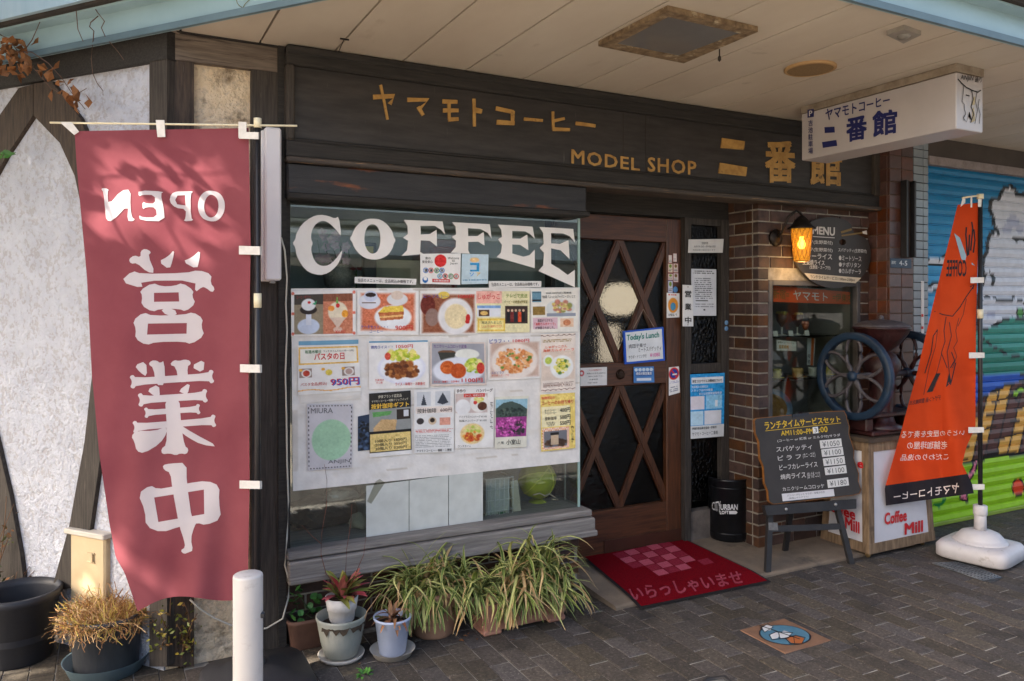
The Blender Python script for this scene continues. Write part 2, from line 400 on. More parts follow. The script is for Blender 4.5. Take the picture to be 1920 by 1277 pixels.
wood_cab = M('cabinet_wood', (98, 78, 58), (142, 118, 92), 4, .65, .3, 24, st=(14, 14, 1.6), c3=(66, 52, 40), thr=.62, s3=4, bdist=.005)
sign_panel = M('sign_panel_paint', (44, 41, 39), (60, 56, 54), 3, .5, .12, 40, st=(1.5, 1, 9), c3=(98, 93, 90), thr=.66, s3=5, st3=(9, 1, .8), spec=.35)
stucco = M('white_stucco', (190, 193, 204), (204, 207, 217), 7, .9, .0, st=(1, 1, 1), c3=(176, 162, 148), thr=.7, s3=11, spec=.1)
stucco_c = M('cream_stucco', (214, 192, 160), (228, 210, 184), 8, .9, .0, c3=(128, 112, 92), thr=.56, s3=10, spec=.1)
def stucco_relief(m, k):
    """rough cast: soft plateaus, pits and fine grit at several scales"""
    t = m.node_tree; N = t.nodes; L = t.links; b = N['Principled BSDF']; tc = N.new('ShaderNodeTexCoord'); acc = None
    for sc, lo, hi, wt in ((9, .3, .7, .55), (30, .40, .60, .8), (75, .42, .62, .55), (190, .3, .7, .25)):
        n = N.new('ShaderNodeTexNoise'); n.inputs['Scale'].default_value = sc; n.inputs['Detail'].default_value = 4; L.new(tc.outputs['Object'], n.inputs[0])
        r = N.new('ShaderNodeMapRange'); r.inputs[1].default_value = lo; r.inputs[2].default_value = hi; r.inputs[4].default_value = wt; L.new(n.outputs[0], r.inputs[0])
        if acc is None: acc = r.outputs[0]
        else: a = N.new('ShaderNodeMath'); a.operation = 'ADD'; L.new(acc, a.inputs[0]); L.new(r.outputs[0], a.inputs[1]); acc = a.outputs[0]
    bp = N.new('ShaderNodeBump'); bp.inputs['Strength'].default_value = k; bp.inputs['Distance'].default_value = .007; L.new(acc, bp.inputs['Height']); L.new(bp.outputs[0], b.inputs['Normal'])
    # dirt caught in the pits and towards nothing in particular
    old = b.inputs['Base Color'].links[0].from_socket; mr = N.new('ShaderNodeMapRange'); mr.inputs[1].default_value = .55; mr.inputs[2].default_value = .95; mr.inputs[3].default_value = .34; mr.inputs[4].default_value = 0; L.new(acc, mr.inputs[0])
    mx = N.new('ShaderNodeMix'); mx.data_type = 'RGBA'; L.new(mr.outputs[0], mx.inputs[0]); L.new(old, mx.inputs[6]); mx.inputs[7].default_value = lin((146, 134, 124)); L.new(mx.outputs[2], b.inputs['Base Color'])
stucco_relief(stucco, .9); stucco_relief(stucco_c, .8)
mortar = M('mortar', (156, 148, 136), (126, 118, 106), 20, .95, .4, 90)
brick_m = M('brown_brick', (80, 52, 39), (58, 38, 30), 14, .7, .35, 60, rnd=.32, hue=.012, c3=(52, 36, 30), thr=.6, s3=9, bdist=.005, ofs=True)
redtile_m = M('glazed_red_brick', (92, 52, 40), (70, 41, 34), 9, .4, .1, 40, rnd=.3, hue=.01, spec=.6)
greytile_m = M('grey_glazed_tile', (142, 152, 158), (126, 136, 144), 6, .25, .05, 40, rnd=.06, spec=.5)
joint_dark = M('dark_joint', (40, 40, 42), (56, 55, 54), 30, .9)
concrete = M('apron_concrete', (132, 116, 98), (104, 92, 80), 5, .85, .3, 40, c3=(72, 66, 60), thr=.6, s3=3)
paver_m = M('paver_stone', (86, 77, 69), (60, 53, 48), 60, .8, .5, 130, rnd=.26, hue=.02, c3=(122, 110, 100), thr=.57, s3=80, bdist=.005, ofs=True, ws=((38, 34, 31), .53, 3.0))
soffit_m = M('soffit_paint', (200, 189, 174), (186, 173, 157), 1.6, .55, .08, 30, st=(1, .5, 1), c3=(160, 144, 124), thr=.62, s3=4, st3=(1, .35, 1), rnd=.05, spec=.3, ws=((120, 104, 86), .64, 5.0))
fascia_m = M('fascia_paint', (150, 176, 184), (138, 164, 172), 2, .4, .05, 20, c3=(104, 118, 120), thr=.7, s3=8, spec=.5)
gap_m = M('dark_gap', (42, 38, 35), (58, 50, 44), 12, .9)
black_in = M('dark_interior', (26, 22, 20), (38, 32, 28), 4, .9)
gold = M('gold_paint', (184, 144, 80), (152, 114, 60), 18, .5, .1, 80, spec=.4, c3=(92, 72, 46), thr=.6, s3=26)
white_p = M('white_plastic', (226, 224, 222), (216, 213, 210), 4, .4, spec=.4)
black_p = M('black_plastic', (30, 31, 35), (38, 39, 43), 6, .45, spec=.45)

# ---- ground: one sheet to the horizon, with the pavement pieces near the shop laid on it
mb = MB(); mb.box((-120, -120, -.30), (120, 120, -.0075)); tag(mb.build('ground', M('far_paving', (96, 90, 84), (78, 72, 68), 12, .9, .3, 60)), kind='structure')
mb = MB(); mb.box((-2.2, 1.2, -.0075), (8, 6, -.0045)); tag(mb.build('joint_bed', M('joint_sand', (176, 170, 160), (110, 104, 98), 9, .95, .3, 60, c3=(66, 62, 58), thr=.56, s3=2.2)), kind='structure')
mb = MB(); mb.box((2.2, -7.4, -.0075), (60, .4, -.0035)); tag(mb.build('road', M('asphalt', (84, 83, 82), (70, 69, 69), 30, .9, .4, 200)), kind='structure')
mb = MB(); mb.box((-60, -7.4, -.0075), (2.2, .4, -.0035)); tag(mb.build('bounce_paving', M('bounce_paving_pale', (186, 176, 160), (168, 158, 144), 30, .9, .3, 200)), kind='structure')  # unseen ground, made pale to bounce sunlight up to the soffit
mb = MB(); mb.bev((-60, .4, -.05), (60, .52, .012), .012); tag(mb.build('kerb', M('kerb_stone', (150, 146, 140), (128, 124, 118), 20, .85, .3, 80)), kind='structure')
def apron_z(x, y):
    if y < 3.34 or x < 2.36 or x > 4.75: return 0.0
    return .018 + .04 * min(1, (y - 3.34) / .6)
pave = thing('pavement', 'x', 'x'); del pave['label']; del pave['category']; pave['kind'] = 'structure'
PW, PL_ = .1, .2
def paver_mesh(seed, wd, ln):
    r = random.Random(seed); mb = MB(); g = .0016; gy = .0036; b = .0025
    x0, x1, y0, y1 = -wd / 2 + g, wd / 2 - g, -ln / 2 + gy, ln / 2 - gy
    j = lambda: r.uniform(-.0012, .0012)
    V = []
    for (x, y) in ((x0, y0), (x1, y0), (x1, y1), (x0, y1)): V.append((x + j(), y + j() * 1.5, -.02))
    for k in range(4): V.append((V[k][0], V[k][1], -.003))
    for k in range(4): V.append((V[k][0] + (b if k in (0, 3) else -b), V[k][1] + (b if k < 2 else -b), 0))
    F = []
    for a in (0, 4):
        for k in range(4): F.append((a + k, a + (k + 1) % 4, a + 4 + (k + 1) % 4, a + 4 + k))
    F.append((8, 9, 10, 11)); mb.add(V, F)
    me = bpy.data.meshes.new('paver'); me.from_pydata(mb.v, [], mb.f); me.update(); me.materials.append(paver_m); return me
pmesh = [paver_mesh(i, PW, PL_) for i in range(6)]
cells = []
ship = (2.76, 2.59, 3.06, 2.88)
for i in range(-16, 76):
    x = i * PW + .05; offy = (0 if i % 2 else .1) + .012 * math.sin(i * 1.7)
    for jj in range(7, 27):
        y = jj * PL_ + offy
        if x > 2.36 and x < 4.75 and y > 3.36 + .08: continue
        if x > .25 and y > 3.78 and x < 4.8: continue
        if x < .25 and (y - 3.72) * .617 + (x - .22) * .787 > .12: continue
        if x > 4.7 and y > 3.62: continue
        if ship[0] - .03 < x < ship[2] + .03 and ship[1] - .08 < y < ship[3] + .08: continue
        u, v = pix((x, y, 0))
        vis = -40 < u < 1960 and v < 1330
        cells.append((0 if vis else 1, y if vis else 0, x, y))
cells.sort()
rest = MB()
for k, (hid, _, x, y) in enumerate(cells):
    r = random.Random(k)
    if k < 300 and not hid:
        o = obj('paver', pmesh[k % 6], None, None); par(o, pave)
        o.location = (x, y, r.uniform(-.0015, .0015)); o.rotation_euler = (r.uniform(-.006, .006), r.uniform(-.008, .008), r.uniform(-.006, .006))
    else:
        me = pmesh[k % 6]; rest.add([(v.co.x + x, v.co.y + y, v.co.z + r.uniform(-.0004, .0004)) for v in me.vertices], [tuple(p.vertices) for p in me.polygons])
tag(rest.build('paver_field', paver_m, pave), kind='stuff')
# cut pavers round the ship tile
MB().box((ship[0] - .1, ship[1] - .14, -.02), (ship[2] + .1, ship[3] + .14, -.0035)).build('bedding', paver_m, pave)
for (a, b, c, d) in ((ship[0] - .04, ship[1] - .1, ship[2] + .04, ship[1] - .006), (ship[0] - .04, ship[3] + .006, ship[2] + .04, ship[3] + .1)):
    n = 3
    for i in range(n):
        mbx = MB(); mbx.bev((a + (c - a) * i / n + .003, b, -.02), (a + (c - a) * (i + 1) / n - .003, d, .0), .003); mbx.build('paver', paver_m, pave)
# ---- concrete apron in front of the door
mb = MB(); X0, X1 = 2.36, 4.76
prof = [(3.36, -.02), (3.36, .012), (3.375, .02), (3.98, .058), (4.08, .058), (4.08, -.02)]
mb.add([(X0, y, z) for y, z in prof] + [(X1, y, z) for y, z in prof], [tuple(range(5, -1, -1)), tuple(range(6, 12))] + [(i, (i + 1) % 6, 6 + (i + 1) % 6, 6 + i) for i in range(6)])
tag(mb.build('door_apron', concrete), kind='structure')

# ---- canopy with its plank soffit
CE = [(.22 + .617 * -2.2, 3.72 + .787 * 2.2 - .12), (.61, 3.11), (1.46, 2.05), (9.0, 2.05)]     # outer edge: diagonal, then along the street
dv = Vector((.617, -.787)); e0 = Vector((.61, 3.11)); 
CE[0] = tuple(e0 - dv * 3.0); CE[2] = tuple(e0 + dv * ((3.11 - 2.05) / .787))
canopy = thing('street_canopy', 'pale blue edged canopy with cream plank soffit over the shop front', 'canopy', (2.5, 3.0, ZC))
def edge_y(x):
    """outer edge of the soffit at x"""
    if x >= CE[2][0]: return 2.05
    return 3.11 - (x - .61) * .787 / .617
P0 = PY(YF - .04)(625, 97).x; PITCH = .3335
k0 = -4
for k in range(k0, 24):
    xa, xb = P0 + PITCH * (k - 1) + .005, P0 + PITCH * k - .005
    ya = lambda x: edge_y(x) + .02
    if xb < -.35: continue
    xs = [xa, xb]
    if xa < CE[2][0] < xb: xs = [xa, CE[2][0], xb]
    back = [(x, max(5.0, ya(x) + .05)) for x in reversed(xs)]
    pts = [(x, ya(x)) for x in xs] + back
    mb = MB(); mb.prism([(x, y, ZC) for x, y in pts], (0, 0, -1), .02); mb.build('soffit_plank', soffit_m, canopy)
mb = MB(); mb.prism([(x, y + .03, ZC + .025) for x, y in CE[1:]] + [(9.0, 5.2, ZC + .025), (CE[0][0] + .3, 5.2, ZC + .025)], (0, 0, -1), .3); mb.build('canopy_body', gap_m, canopy)
# fascia: lower band, dark gap, upper band, following the edge
def band(name, z0, z1, out, mat, th=.02):
    for (a, b) in ((CE[0], CE[2]), (CE[2], CE[3])):
        a = Vector(a); b = Vector(b); t = (b - a).normalized(); n = Vector((t.y, -t.x))
        if n.y > 0: n = -n
        mbx = MB(); q = [a + n * out, b + n * out, b + n * (out - th), a + n * (out - th)]
        mbx.add([(p.x, p.y, z0) for p in q] + [(p.x, p.y, z1) for p in q], [(3, 2, 1, 0), (4, 5, 6, 7), (0, 1, 5, 4), (1, 2, 6, 5), (2, 3, 7, 6), (3, 0, 4, 7)])
        mbx.build(name, mat, canopy)
band('fascia_board', ZC - .035, ZC + .10, .012, fascia_m, .014)
band('fascia_lip', ZC - .04, ZC - .012, .03, M('fascia_lip', (96, 118, 128), (84, 104, 114), 4, .5), .016)
band('gutter_underside', ZC + .09, ZC + .105, .075, fascia_m, .075)
band('gutter_gap', ZC + .10, ZC + .122, .10, gap_m, .09)
band('gutter_front', ZC + .115, ZC + .36, .12, M('gutter_paint', (176, 200, 214), (160, 188, 206), 1.2, .25, 0, st=(6, 6, 1), spec=.6), .05)
# ---- building ---------------------------------------------------------------
shop = thing('coffee_shop', 'dark timber and stucco coffee shop front with brick pier and lattice door', 'shop', (2.2, 4.2, 0))
dW = Vector((-.617, .787, 0)); nW = Vector((-.787, -.617, 0)); cW = Vector((.22, YF + .02, 0))
WALL = Pl(cW, nW)
# stucco walls
mb = MB(); a = cW; b = cW + dW * 3.2
sub_n = 1
mb.add([a, b, b - nW * .2, a - nW * .2, a + UPV * ZC, b + UPV * ZC, b - nW * .2 + UPV * ZC, a - nW * .2 + UPV * ZC], [(3, 2, 1, 0), (4, 5, 6, 7), (0, 1, 5, 4), (1, 2, 6, 5), (2, 3, 7, 6), (3, 0, 4, 7)])
mb.build('stucco_wall', stucco, shop)
mb = MB(); mb.box((.22, YF + .025, 0), (.66, YF + .2, ZC)); mb.build('stucco_wall', stucco_c, shop)
# upper storey above the canopy and the body of the building behind
mb = MB(); mb.box((.2, 4.95, 0), (4.6, 9, 6)); mb.build('building_body', M('upper_wall', (196, 192, 186), (186, 182, 176), 3, .9), shop)
mb = MB(); mb.prism([(.21, YF + .16, ZC + .1), (9, YF + .16, ZC + .1), (9, 5, ZC + .1), (-.62, 5.0, ZC + .1)], (0, 0, -1), 3.2); mb.build('upper_wall', MATS['upper_wall'], shop)
def px_prism(name, pts, plane, th, mat, off=0.0, parent=None):
    mb = MB(); mb.prism([plane(u, v, off) for u, v in pts], plane.n, th); return mb.build(name, mat, parent if parent is not None else shop)
FP = PY(YF)
# timbers on the slanting wall
px_prism('timber_beam', [(-60, 118), (313, 51), (313, 110), (-60, 174)], WALL, .05, wood_h, .03)
px_prism('timber_moulding', [(-60, 112), (313, 44), (313, 53), (-60, 121)], WALL, .07, M('grey_moulding', (126, 116, 106), (150, 138, 124), 6, .8, .3, 30), .045)
px_prism('timber_post', [(280, 108), (313, 105), (313, 1250), (280, 1250)], WALL, .05, wood_v, .026)
px_prism('timber_brace', [(62, 158), (62, 216), (12, 292), (-70, 440), (-90, 380), (-60, 300), (35, 165)], WALL, .05, wood_b, .022)
px_prism('timber_brace', [(63, 157), (96, 152), (150, 222), (195, 330), (215, 470), (170, 470), (140, 330), (112, 268), (63, 217)], WALL, .05, wood_b, .024)
px_prism('timber_brace', [(215, 470), (222, 640), (196, 800), (153, 1100), (96, 1108), (130, 985), (158, 830), (174, 690), (172, 470)], WALL, .05, wood_v, .022)
px_prism('timber_brace', [(-60, 640), (-12, 800), (18, 930), (38, 1040), (46, 1108), (-20, 1120), (-60, 900)], WALL, .05, wood_v, .022)
# timbers on the front
px_prism('timber_beam', [(313, 55), (524, 86), (524, 136), (313, 110)], FP, .04, M('old_beam', (88, 78, 70), (120, 108, 98), 4, .8, .4, 26, st=(1, 16, 16), c3=(60, 50, 44), thr=.55, s3=4, st3=(1, 12, 14), bdist=.006), .012)
px_prism('timber_moulding', [(313, 47), (524, 80), (524, 88), (313, 57)], FP, .06, wood_h, .03)
px_prism('timber_post', [(313, 110), (364, 113), (364, 1250), (313, 1250)], FP, .04, wood_b, .008)
px_prism('timber_post', [(472, 130), (522, 136), (522, 1230), (472, 1232)], FP, .06, wood_v, .02)
px_prism('timber_post', [(522, 82), (537, 85), (537, 1218), (522, 1219)], FP, .08, wood_h, .034)
# ---- brick work -------------------------------------------------------------
def brick_mesh(lx, ly, lz, mat, bv=.003):
    key = ('bm', round(lx, 3), round(ly, 3), round(lz, 3), mat.name)
    if key in MATS: return MATS[key]
    mb = MB(); mb.bev((-lx / 2, -ly / 2, -lz / 2), (lx / 2, ly / 2, lz / 2), bv)
    me = bpy.data.meshes.new('brick'); me.from_pydata(mb.v, [], mb.f); me.update(); me.materials.append(mat); MATS[key] = me; return me
def course(parent, name, x0, x1, y, z, h, L, off, mat, axis='x', dep=.05, gap=.01, holes=()):
    """one course of bricks from x0 to x1 (axis x: face at y, axis y: face at x = y)"""
    s = x0 - off
    while s < x1 - .015:
        a, b = max(s, x0), min(s + L, x1); s += L
        if b - a < .03: continue
        segs = [(a, b)]
        for (h0, h1, hz0, hz1) in holes:
            if z + h > hz0 and z < hz1:
                new = []
                for (p, q) in segs:
                    if q <= h0 or p >= h1: new.append((p, q)); continue
                    if h0 - p > .03: new.append((p, h0 + gap / 2))
                    if q - h1 > .03: new.append((h1 - gap / 2, q))
                segs = new
        for (p, q) in segs:
            l = q - p - gap
            l = round(l / .005) * .005
            jit = random.uniform(-.0025, .0025)
            if axis == 'x':
                o = obj(name, brick_mesh(l, dep, h - gap, mat), None); par(o, parent); o.location = ((p + q) / 2, y + dep / 2 + jit, z + h / 2)
            else:
                o = obj(name, brick_mesh(dep, l, h - gap, mat), None); par(o, parent); o.location = (y + dep / 2 + jit, (p + q) / 2, z + h / 2)
PX0 = FP(1421, 800).x; PX1 = FP(1629, 800).x            # the pier
WX0, WX1 = FP(1441, 700).x, FP(1613, 700).x; WZ1 = FP(1441, 525).z; WZ0 = .52
mb = MB()
mb.box((PX0 + .008, YF + .008, .0), (WX0, YD + .06, 2.5)); mb.box((WX1, YF + .008, 0), (PX1 + .3, YD + .06, 2.5)); mb.box((WX0, YF + .008, 0), (WX1, YD + .06, WZ0)); mb.box((WX0, YF + .008, WZ1), (WX1, YD + .06, 2.5))
pier = mb.build('brick_pier', mortar, shop)
CH = .0752; z = .03; k = 0
while z < 2.38:
    course(pier, 'brick', PX0 + (0 if k % 2 else .0), PX1 + .25, YF, z, CH, .215, 0 if k % 2 else .1075, brick_m, holes=[(WX0, WX1, WZ0 - .02, WZ1 + .02)])
    course(pier, 'brick', YF + .052, YD - .02, PX0, z, CH, .215, .05 if k % 2 else .155, brick_m, 'y')
    z += CH; k += 1
# low brick wall under the window
SILLZ = FP(537, 1080).z
mb = MB(); mb.box((.73, YF + .04, 0), (2.36, YF + .2, SILLZ)); lowwall = mb.build('low_brick_wall', mortar, shop)
z = .0; k = 0
while z + CH < SILLZ + .02:
    course(lowwall, 'brick', .73, 2.37, YF + .032, z, CH, .215, 0 if k % 2 else .1075, brick_m)
    course(lowwall, 'brick', YF + .084, YD - .03, 2.37 - .05, z, CH, .215, .0, brick_m, 'y') if False else None
    z += CH; k += 1
mb = MB(); mb.box((2.3, YF + .07, 0), (2.375, YD, SILLZ)); mb.build('low_wall_return', M('return_wall', (84, 56, 44), (66, 44, 36), 14, .8), shop)
# ---- show window ------------------------------------------------------------
WP = PY(YF + .03)                      # glass
wL, wR = WP(541, 700).x, WP(1087, 700).x
wT, wB = WP(541, 374).z, WP(541, 1043).z
win = MB().box((wL - .012, YF + .02, wB - .01), (wL + .006, YF + .05, wT)).box((wL, YF + .024, wB - .02), (wR, YF + .042, wB + .006)).build('show_window', wood_h, shop)
glass = M_glass('window_glass', (238, 244, 242), refl=2.2)
MB().box((wL + .006, YF + .03, wB + .004), (wR, YF + .036, wT)).build('pane', glass, win)
MB().box((wR - .006, YF + .037, wB + .004), (wR, YD - .01, wT)).build('pane', glass, win)
MB().box((wR - .012, YF + .0295, wB), (wR + .002, YF + .0365, wT)).build('pane_edge', M('glass_edge', (150, 176, 168), None, rough=.2), win)
MB().bev((.735, YF - .055, FP(537, 1046).z), (2.40, YF + .30, FP(537, 1043).z + .028), .006).build('window_sill', wood_grey, win)
MB().bev((.735, YF - .075, SILLZ - .012), (2.41, YF + .1, FP(537, 1048).z), .008).build('sill_board', wood_grey, win)
MB().bev((.735, YF - .09, SILLZ - .02), (2.415, YF - .04, SILLZ + .012), .006).build('sill_nosing', wood_grey, win)
# lintel with worn paint
lint = M('lintel_paint', (34, 32, 32), (50, 47, 46), 4, .45, .25, 30, st=(1, 10, 10), c3=(142, 78, 38), thr=.585, s3=3.4, st3=(.55, 1, 2.6), spec=.4)
SP = PY(YF - .09)
def zrow(u, v, y): return PY(y)(u, v).z
yl = YF - .075
lx1 = PY(yl)(1101, 370).x; lx0 = PY(yl)(538, 300).x
MB().bev((lx0, yl, zrow(540, 366, yl)), (lx1, YF + .3, zrow(540, 303, yl)), .01).build('lintel', lint, shop)
MB().bev((lx0, yl - .012, zrow(540, 372, yl)), (lx1 + .012, YF + .02, zrow(540, 360, yl)), .005).build('lintel_moulding', wood_h, shop)
# show case behind the glass
CB = YD + .16
MB().box((wL, CB, wB - .05), (wR + .02, CB + .04, wT + .2)).build('showcase_back', M('showcase_back', (184, 186, 178), (150, 152, 146), 2, .8), shop)
MB().box((wL, YF + .05, wB - .07), (wR - .01, CB, wB - .012)).build('showcase_floor', M('showcase_floor', (62, 54, 48), (48, 42, 38), 5, .5), shop)
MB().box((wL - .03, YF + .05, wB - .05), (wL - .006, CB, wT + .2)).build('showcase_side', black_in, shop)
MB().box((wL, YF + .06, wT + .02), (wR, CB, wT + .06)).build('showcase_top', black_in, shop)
# ---- doorway ----------------------------------------------------------------
DP = PY(YD)
dL, dR = 2.36, DP(1275, 700).x; dT = DP(1275, 412).z; dB = .062
fx1 = PX0
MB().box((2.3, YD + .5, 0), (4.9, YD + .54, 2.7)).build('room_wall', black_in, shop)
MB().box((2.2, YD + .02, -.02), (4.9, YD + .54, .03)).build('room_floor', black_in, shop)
# porch ceiling, door frame
zp = 2.33
MB().box((2.2, YF - .02, zp), (PX0 + .02, YD + .1, zp + .05)).build('porch_ceiling', M('porch_ceiling', (150, 140, 136), (128, 120, 116), 40, .9, .5, 120), shop)
dfr = MB().box((2.3, YD - .035, dT + .012), (PX0, YD + .06, zp)).build('door_frame', wood_h, shop)
MB().box((dR + .004, YD - .045, .05), (dR + .055, YD + .06, dT + .012)).build('frame_post', wood_v, dfr)
sl0 = DP(1292, 700).x; sl1 = DP(1345, 700).x
MB().box((sl1, YD - .04, .05), (PX0, YD + .06, dT + .012)).build('frame_post', wood_v, dfr)
MB().box((dR + .055, YD - .03, dT - .03), (sl1, YD + .04, dT + .012)).build('frame_rail', wood_v, dfr)
zs = DP(1310, 690).z
MB().box((dR + .055, YD - .03, zs - .03), (sl1, YD + .04, zs + .03)).build('frame_rail', wood_v, dfr)
MB().box((dR + .055, YD - .03, .05), (sl1, YD + .04, DP(1310, 955).z)).build('frame_panel', M('stone_base', (112, 102, 94), (86, 78, 72), 12, .85, .4, 60), dfr)
obscure = M_glass('obscure_glass', (120, 122, 120), .12, .9, 45, 1.0, .25)
MB().box((dR + .05, YD + .0, .3), (sl1 + .01, YD + .006, dT)).build('pane', obscure, dfr)
# the door itself
door = MB().bev((dR - DP(1275, 700).x + DP(1248, 700).x, YD - .012, dB), (dR, YD + .035, dT), .004).build('door', wood_door, shop)
st0 = DP(1248, 700).x
z_top, z_m1, z_m0, z_b = DP(1163, 450).z, DP(1163, 679).z, DP(1163, 723).z, DP(1163, 952).z
wdh = M('door_wood_rail', (58, 32, 18), (94, 55, 32), 4, .42, .25, 20, st=(1.2, 18, 18), c3=(48, 26, 15), thr=.6, s3=4, st3=(1, 10, 10), spec=.5, bdist=.004)
MB().bev((dL, YD - .010, z_top - .002), (st0, YD + .033, dT), .004).build('rail', wdh, door)
MB().bev((dL, YD - .010, z_m0), (st0, YD + .033, z_m1), .004).build('rail', wdh, door)
MB().bev((dL, YD - .010, dB), (st0, YD + .033, z_b), .004).build('rail', wdh, door)
MB().bev((dL + .35, YD - .016, dB + .005), (dR, YD - .0105, dB + .085), .002).build('kick_plate', M('kick_plate', (70, 40, 28), (60, 34, 24), 6, .4), door)
xc = DP(1163, 560).x; wd = DP(1208, 560).x - xc
def bar(a, b, wdt, y0, y1, name, mat, parent):
    a = Vector((a[0], 0, a[1])); b = Vector((b[0], 0, b[1])); t = (b - a).normalized(); n = Vector((-t.z, 0, t.x)) * (wdt / 2)
    P = [a + n, b + n, b - n, a - n]; mbx = MB(); mbx.prism([(p.x, y0, p.z) for p in P], (0, -1, 0), y1 - y0)
    m2 = n * .62; P = [a + m2, b + m2, b - m2, a - m2]; mbx.prism([(p.x, y0 - .006, p.z) for p in P], (0, -1, 0), .008)
    return mbx.build(name, mat, parent)
for (zt, zb) in ((z_top, z_m1), (z_m0, z_b)):
    zm = (zt + zb) / 2
    for sg in (1, -1):
        bar((xc, zt), (xc + sg * 2 * wd, zb), .052, YD + (.006 if sg > 0 else .008), YD + .03, 'lattice_bar', wood_door, door)
        bar((xc + sg * 2 * wd, zt), (xc, zb), .052, YD + (.010 if sg > 0 else .012), YD + .03, 'lattice_bar', wood_door, door)
obs2 = M_glass('door_glass', (190, 186, 178), .1, .5, 60, .55, .2)
MB().box((dL, YD + .024, z_m1), (st0, YD + .028, z_top)).build('pane', obs2, door)
MB().box((dL, YD + .024, z_b), (st0, YD + .028, z_m0)).build('pane', obs2, door)
c = DP(1163, 702, .01)
mb = MB(); mb.lathe(c, [(.001, .012), (.012, .014), (.03, .006), (.033, 0)], 20, (0, -1, 0))
for i in range(8): an = i * math.pi / 4; mb.lathe(c + Vector((.02 * math.cos(an), 0, .02 * math.sin(an))), [(.001, .016), (.008, .012), (.01, .004)], 8, (0, -1, 0))
mb.build('rosette', M('dark_bronze', (58, 40, 28), (40, 28, 20), 20, .4, metal=.5), door)
# hook and lamp rim of the porch ceiling
c = PZ(zp - .0)(1253, 372); c = Vector((3.05, 3.86, zp))
lm = thing('porch_downlight', 'small dirty round downlight set in the porch ceiling above the door', 'light', c)
MB().lathe(c - Vector((0, 0, .035)), [(.06, 0), (.085, 0), (.095, .012), (.095, .035)], 24).build('rim', M('rusty_rim', (120, 104, 86), (74, 58, 44), 30, .7), lm)
MB().lathe(c - Vector((0, 0, .03)), [(.001, 0), (.06, .0)], 20, cap=False).build('glass_disc', M('lamp_off', (150, 140, 120), None, rough=.4), lm)
hk = Vector((3.63, 3.8, zp)); tag(MB().tube([hk, hk - Vector((0, 0, .03)), hk + Vector((.008, 0, -.045)), hk + Vector((.018, 0, -.035))], .002).build('ceiling_hook', black_p), 'tiny black hook under the porch ceiling beside the brick pier', 'hook')
# ================================================================== SHOP SIGN
ysf = YF - .085; SGN = PY(ysf + .03); SGF = PY(ysf)
sx0, sx1 = SGF(537, 200).x, SGF(1667, 300).x
sz1 = ZC - .012; sz0 = SGF(540, 299).z
sign = thing('shop_sign', 'long dark wooden fascia sign with gold lettering above the window and door', 'sign', (sx0, ysf, sz0))
iz1, iz0 = SGF(553, 121).z, SGF(553, 262).z; ix0, ix1 = SGF(553, 200).x, SGF(1641, 330).x
board = MB().box((ix0 - .02, ysf + .03, iz0 - .02), (ix1 + .02, YF + .1, iz1 + .02)).build('board', sign_panel, sign)
fr = MB().bev((sx0, ysf, iz1), (sx1, YF + .1, sz1), .008).build('frame_rail', wood_h, sign)
MB().bev((sx0, ysf - .012, sz1 - .03), (sx1 + .005, ysf + .05, sz1 + .006), .006).build('frame_bead', wood_h, fr)
fr = MB().bev((sx0, ysf, sz0 + .012), (sx1, YF + .1, iz0), .008).build('frame_rail', wood_h, sign)
MB().bev((sx0, ysf + .012, iz0 - .006), (sx1, ysf + .036, iz0 + .012), .004).build('frame_bead', wood_h, fr)
MB().bev((sx0, ysf - .016, sz0 - .012), (sx1 + .006, YF + .08, sz0 + .016), .006).build('frame_nosing', M('worn_edge', (52, 46, 42), (80, 70, 62), 5, .6, .3, 30, st=(1, 20, 20), c3=(168, 132, 96), thr=.6, s3=4, st3=(1, 20, 20)), fr)
MB().bev((sx0, ysf - .004, iz0 - .002), (ix0, YF + .1, iz1 + .002), .008).build('frame_stile', wood_v, sign)
MB().bev((ix1, ysf - .004, iz0 - .002), (sx1, YF + .1, iz1 + .002), .008).build('frame_stile', wood_v, sign)
for (a, b) in ((1168, 0), (1210, 0)):
    x = SGN(a, 250).x; MB().box((x, ysf + .0285, iz0), (x + .003, ysf + .031, iz1)).build('panel_joint', gap_m, board)
# brushed gold characters, traced stroke by stroke
def gold_strokes(strokes, wd0=8):
    mb = MB()
    for i_, s in enumerate(strokes):
        wpx = wd0
        if isinstance(s[0], (int, float)): wpx, s = s[0], s[1]
        pts = stroke_px(s, wpx, .85); P = [SGN(u, v, .006 + .0008 * i_) for u, v in pts]; mb.prism(P, (0, -1, 0), .008)
    return mb.build('gold_character', gold, sign)
gold_strokes([(9, [(700, 182), (739, 180), (731, 195)]), (5, [(714, 159), (721, 192), (727, 224)])])
gold_strokes([(8, [(764, 187), (803, 187), (786, 205)]), (7, [(784, 200), (794, 216)])])
gold_strokes([(8, [(830, 190), (858, 191)]), (8, [(831, 207), (860, 207)]), (6, [(842, 192), (843, 224)]), (8, [(841, 224), (860, 223)])])
gold_strokes([(6, [(889, 185), (890, 237)]), (10, [(890, 206), (904, 209)])])
gold_strokes([(8, [(930, 203), (963, 210)]), (7, [(962, 208), (961, 232)]), (9, [(932, 229), (965, 231)])])
gold_strokes([(6, [(983, 223), (1018, 226)])])
gold_strokes([(5, [(1037, 209), (1038, 243)]), (6, [(1037, 227), (1059, 222)]), (7, [(1037, 242), (1069, 243)])])
gold_strokes([(7, [(1080, 231), (1117, 236)])])
gold_strokes([(19, [(1353, 268), (1396, 273)])]); gold_strokes([(20, [(1349, 315), (1400, 322)])])
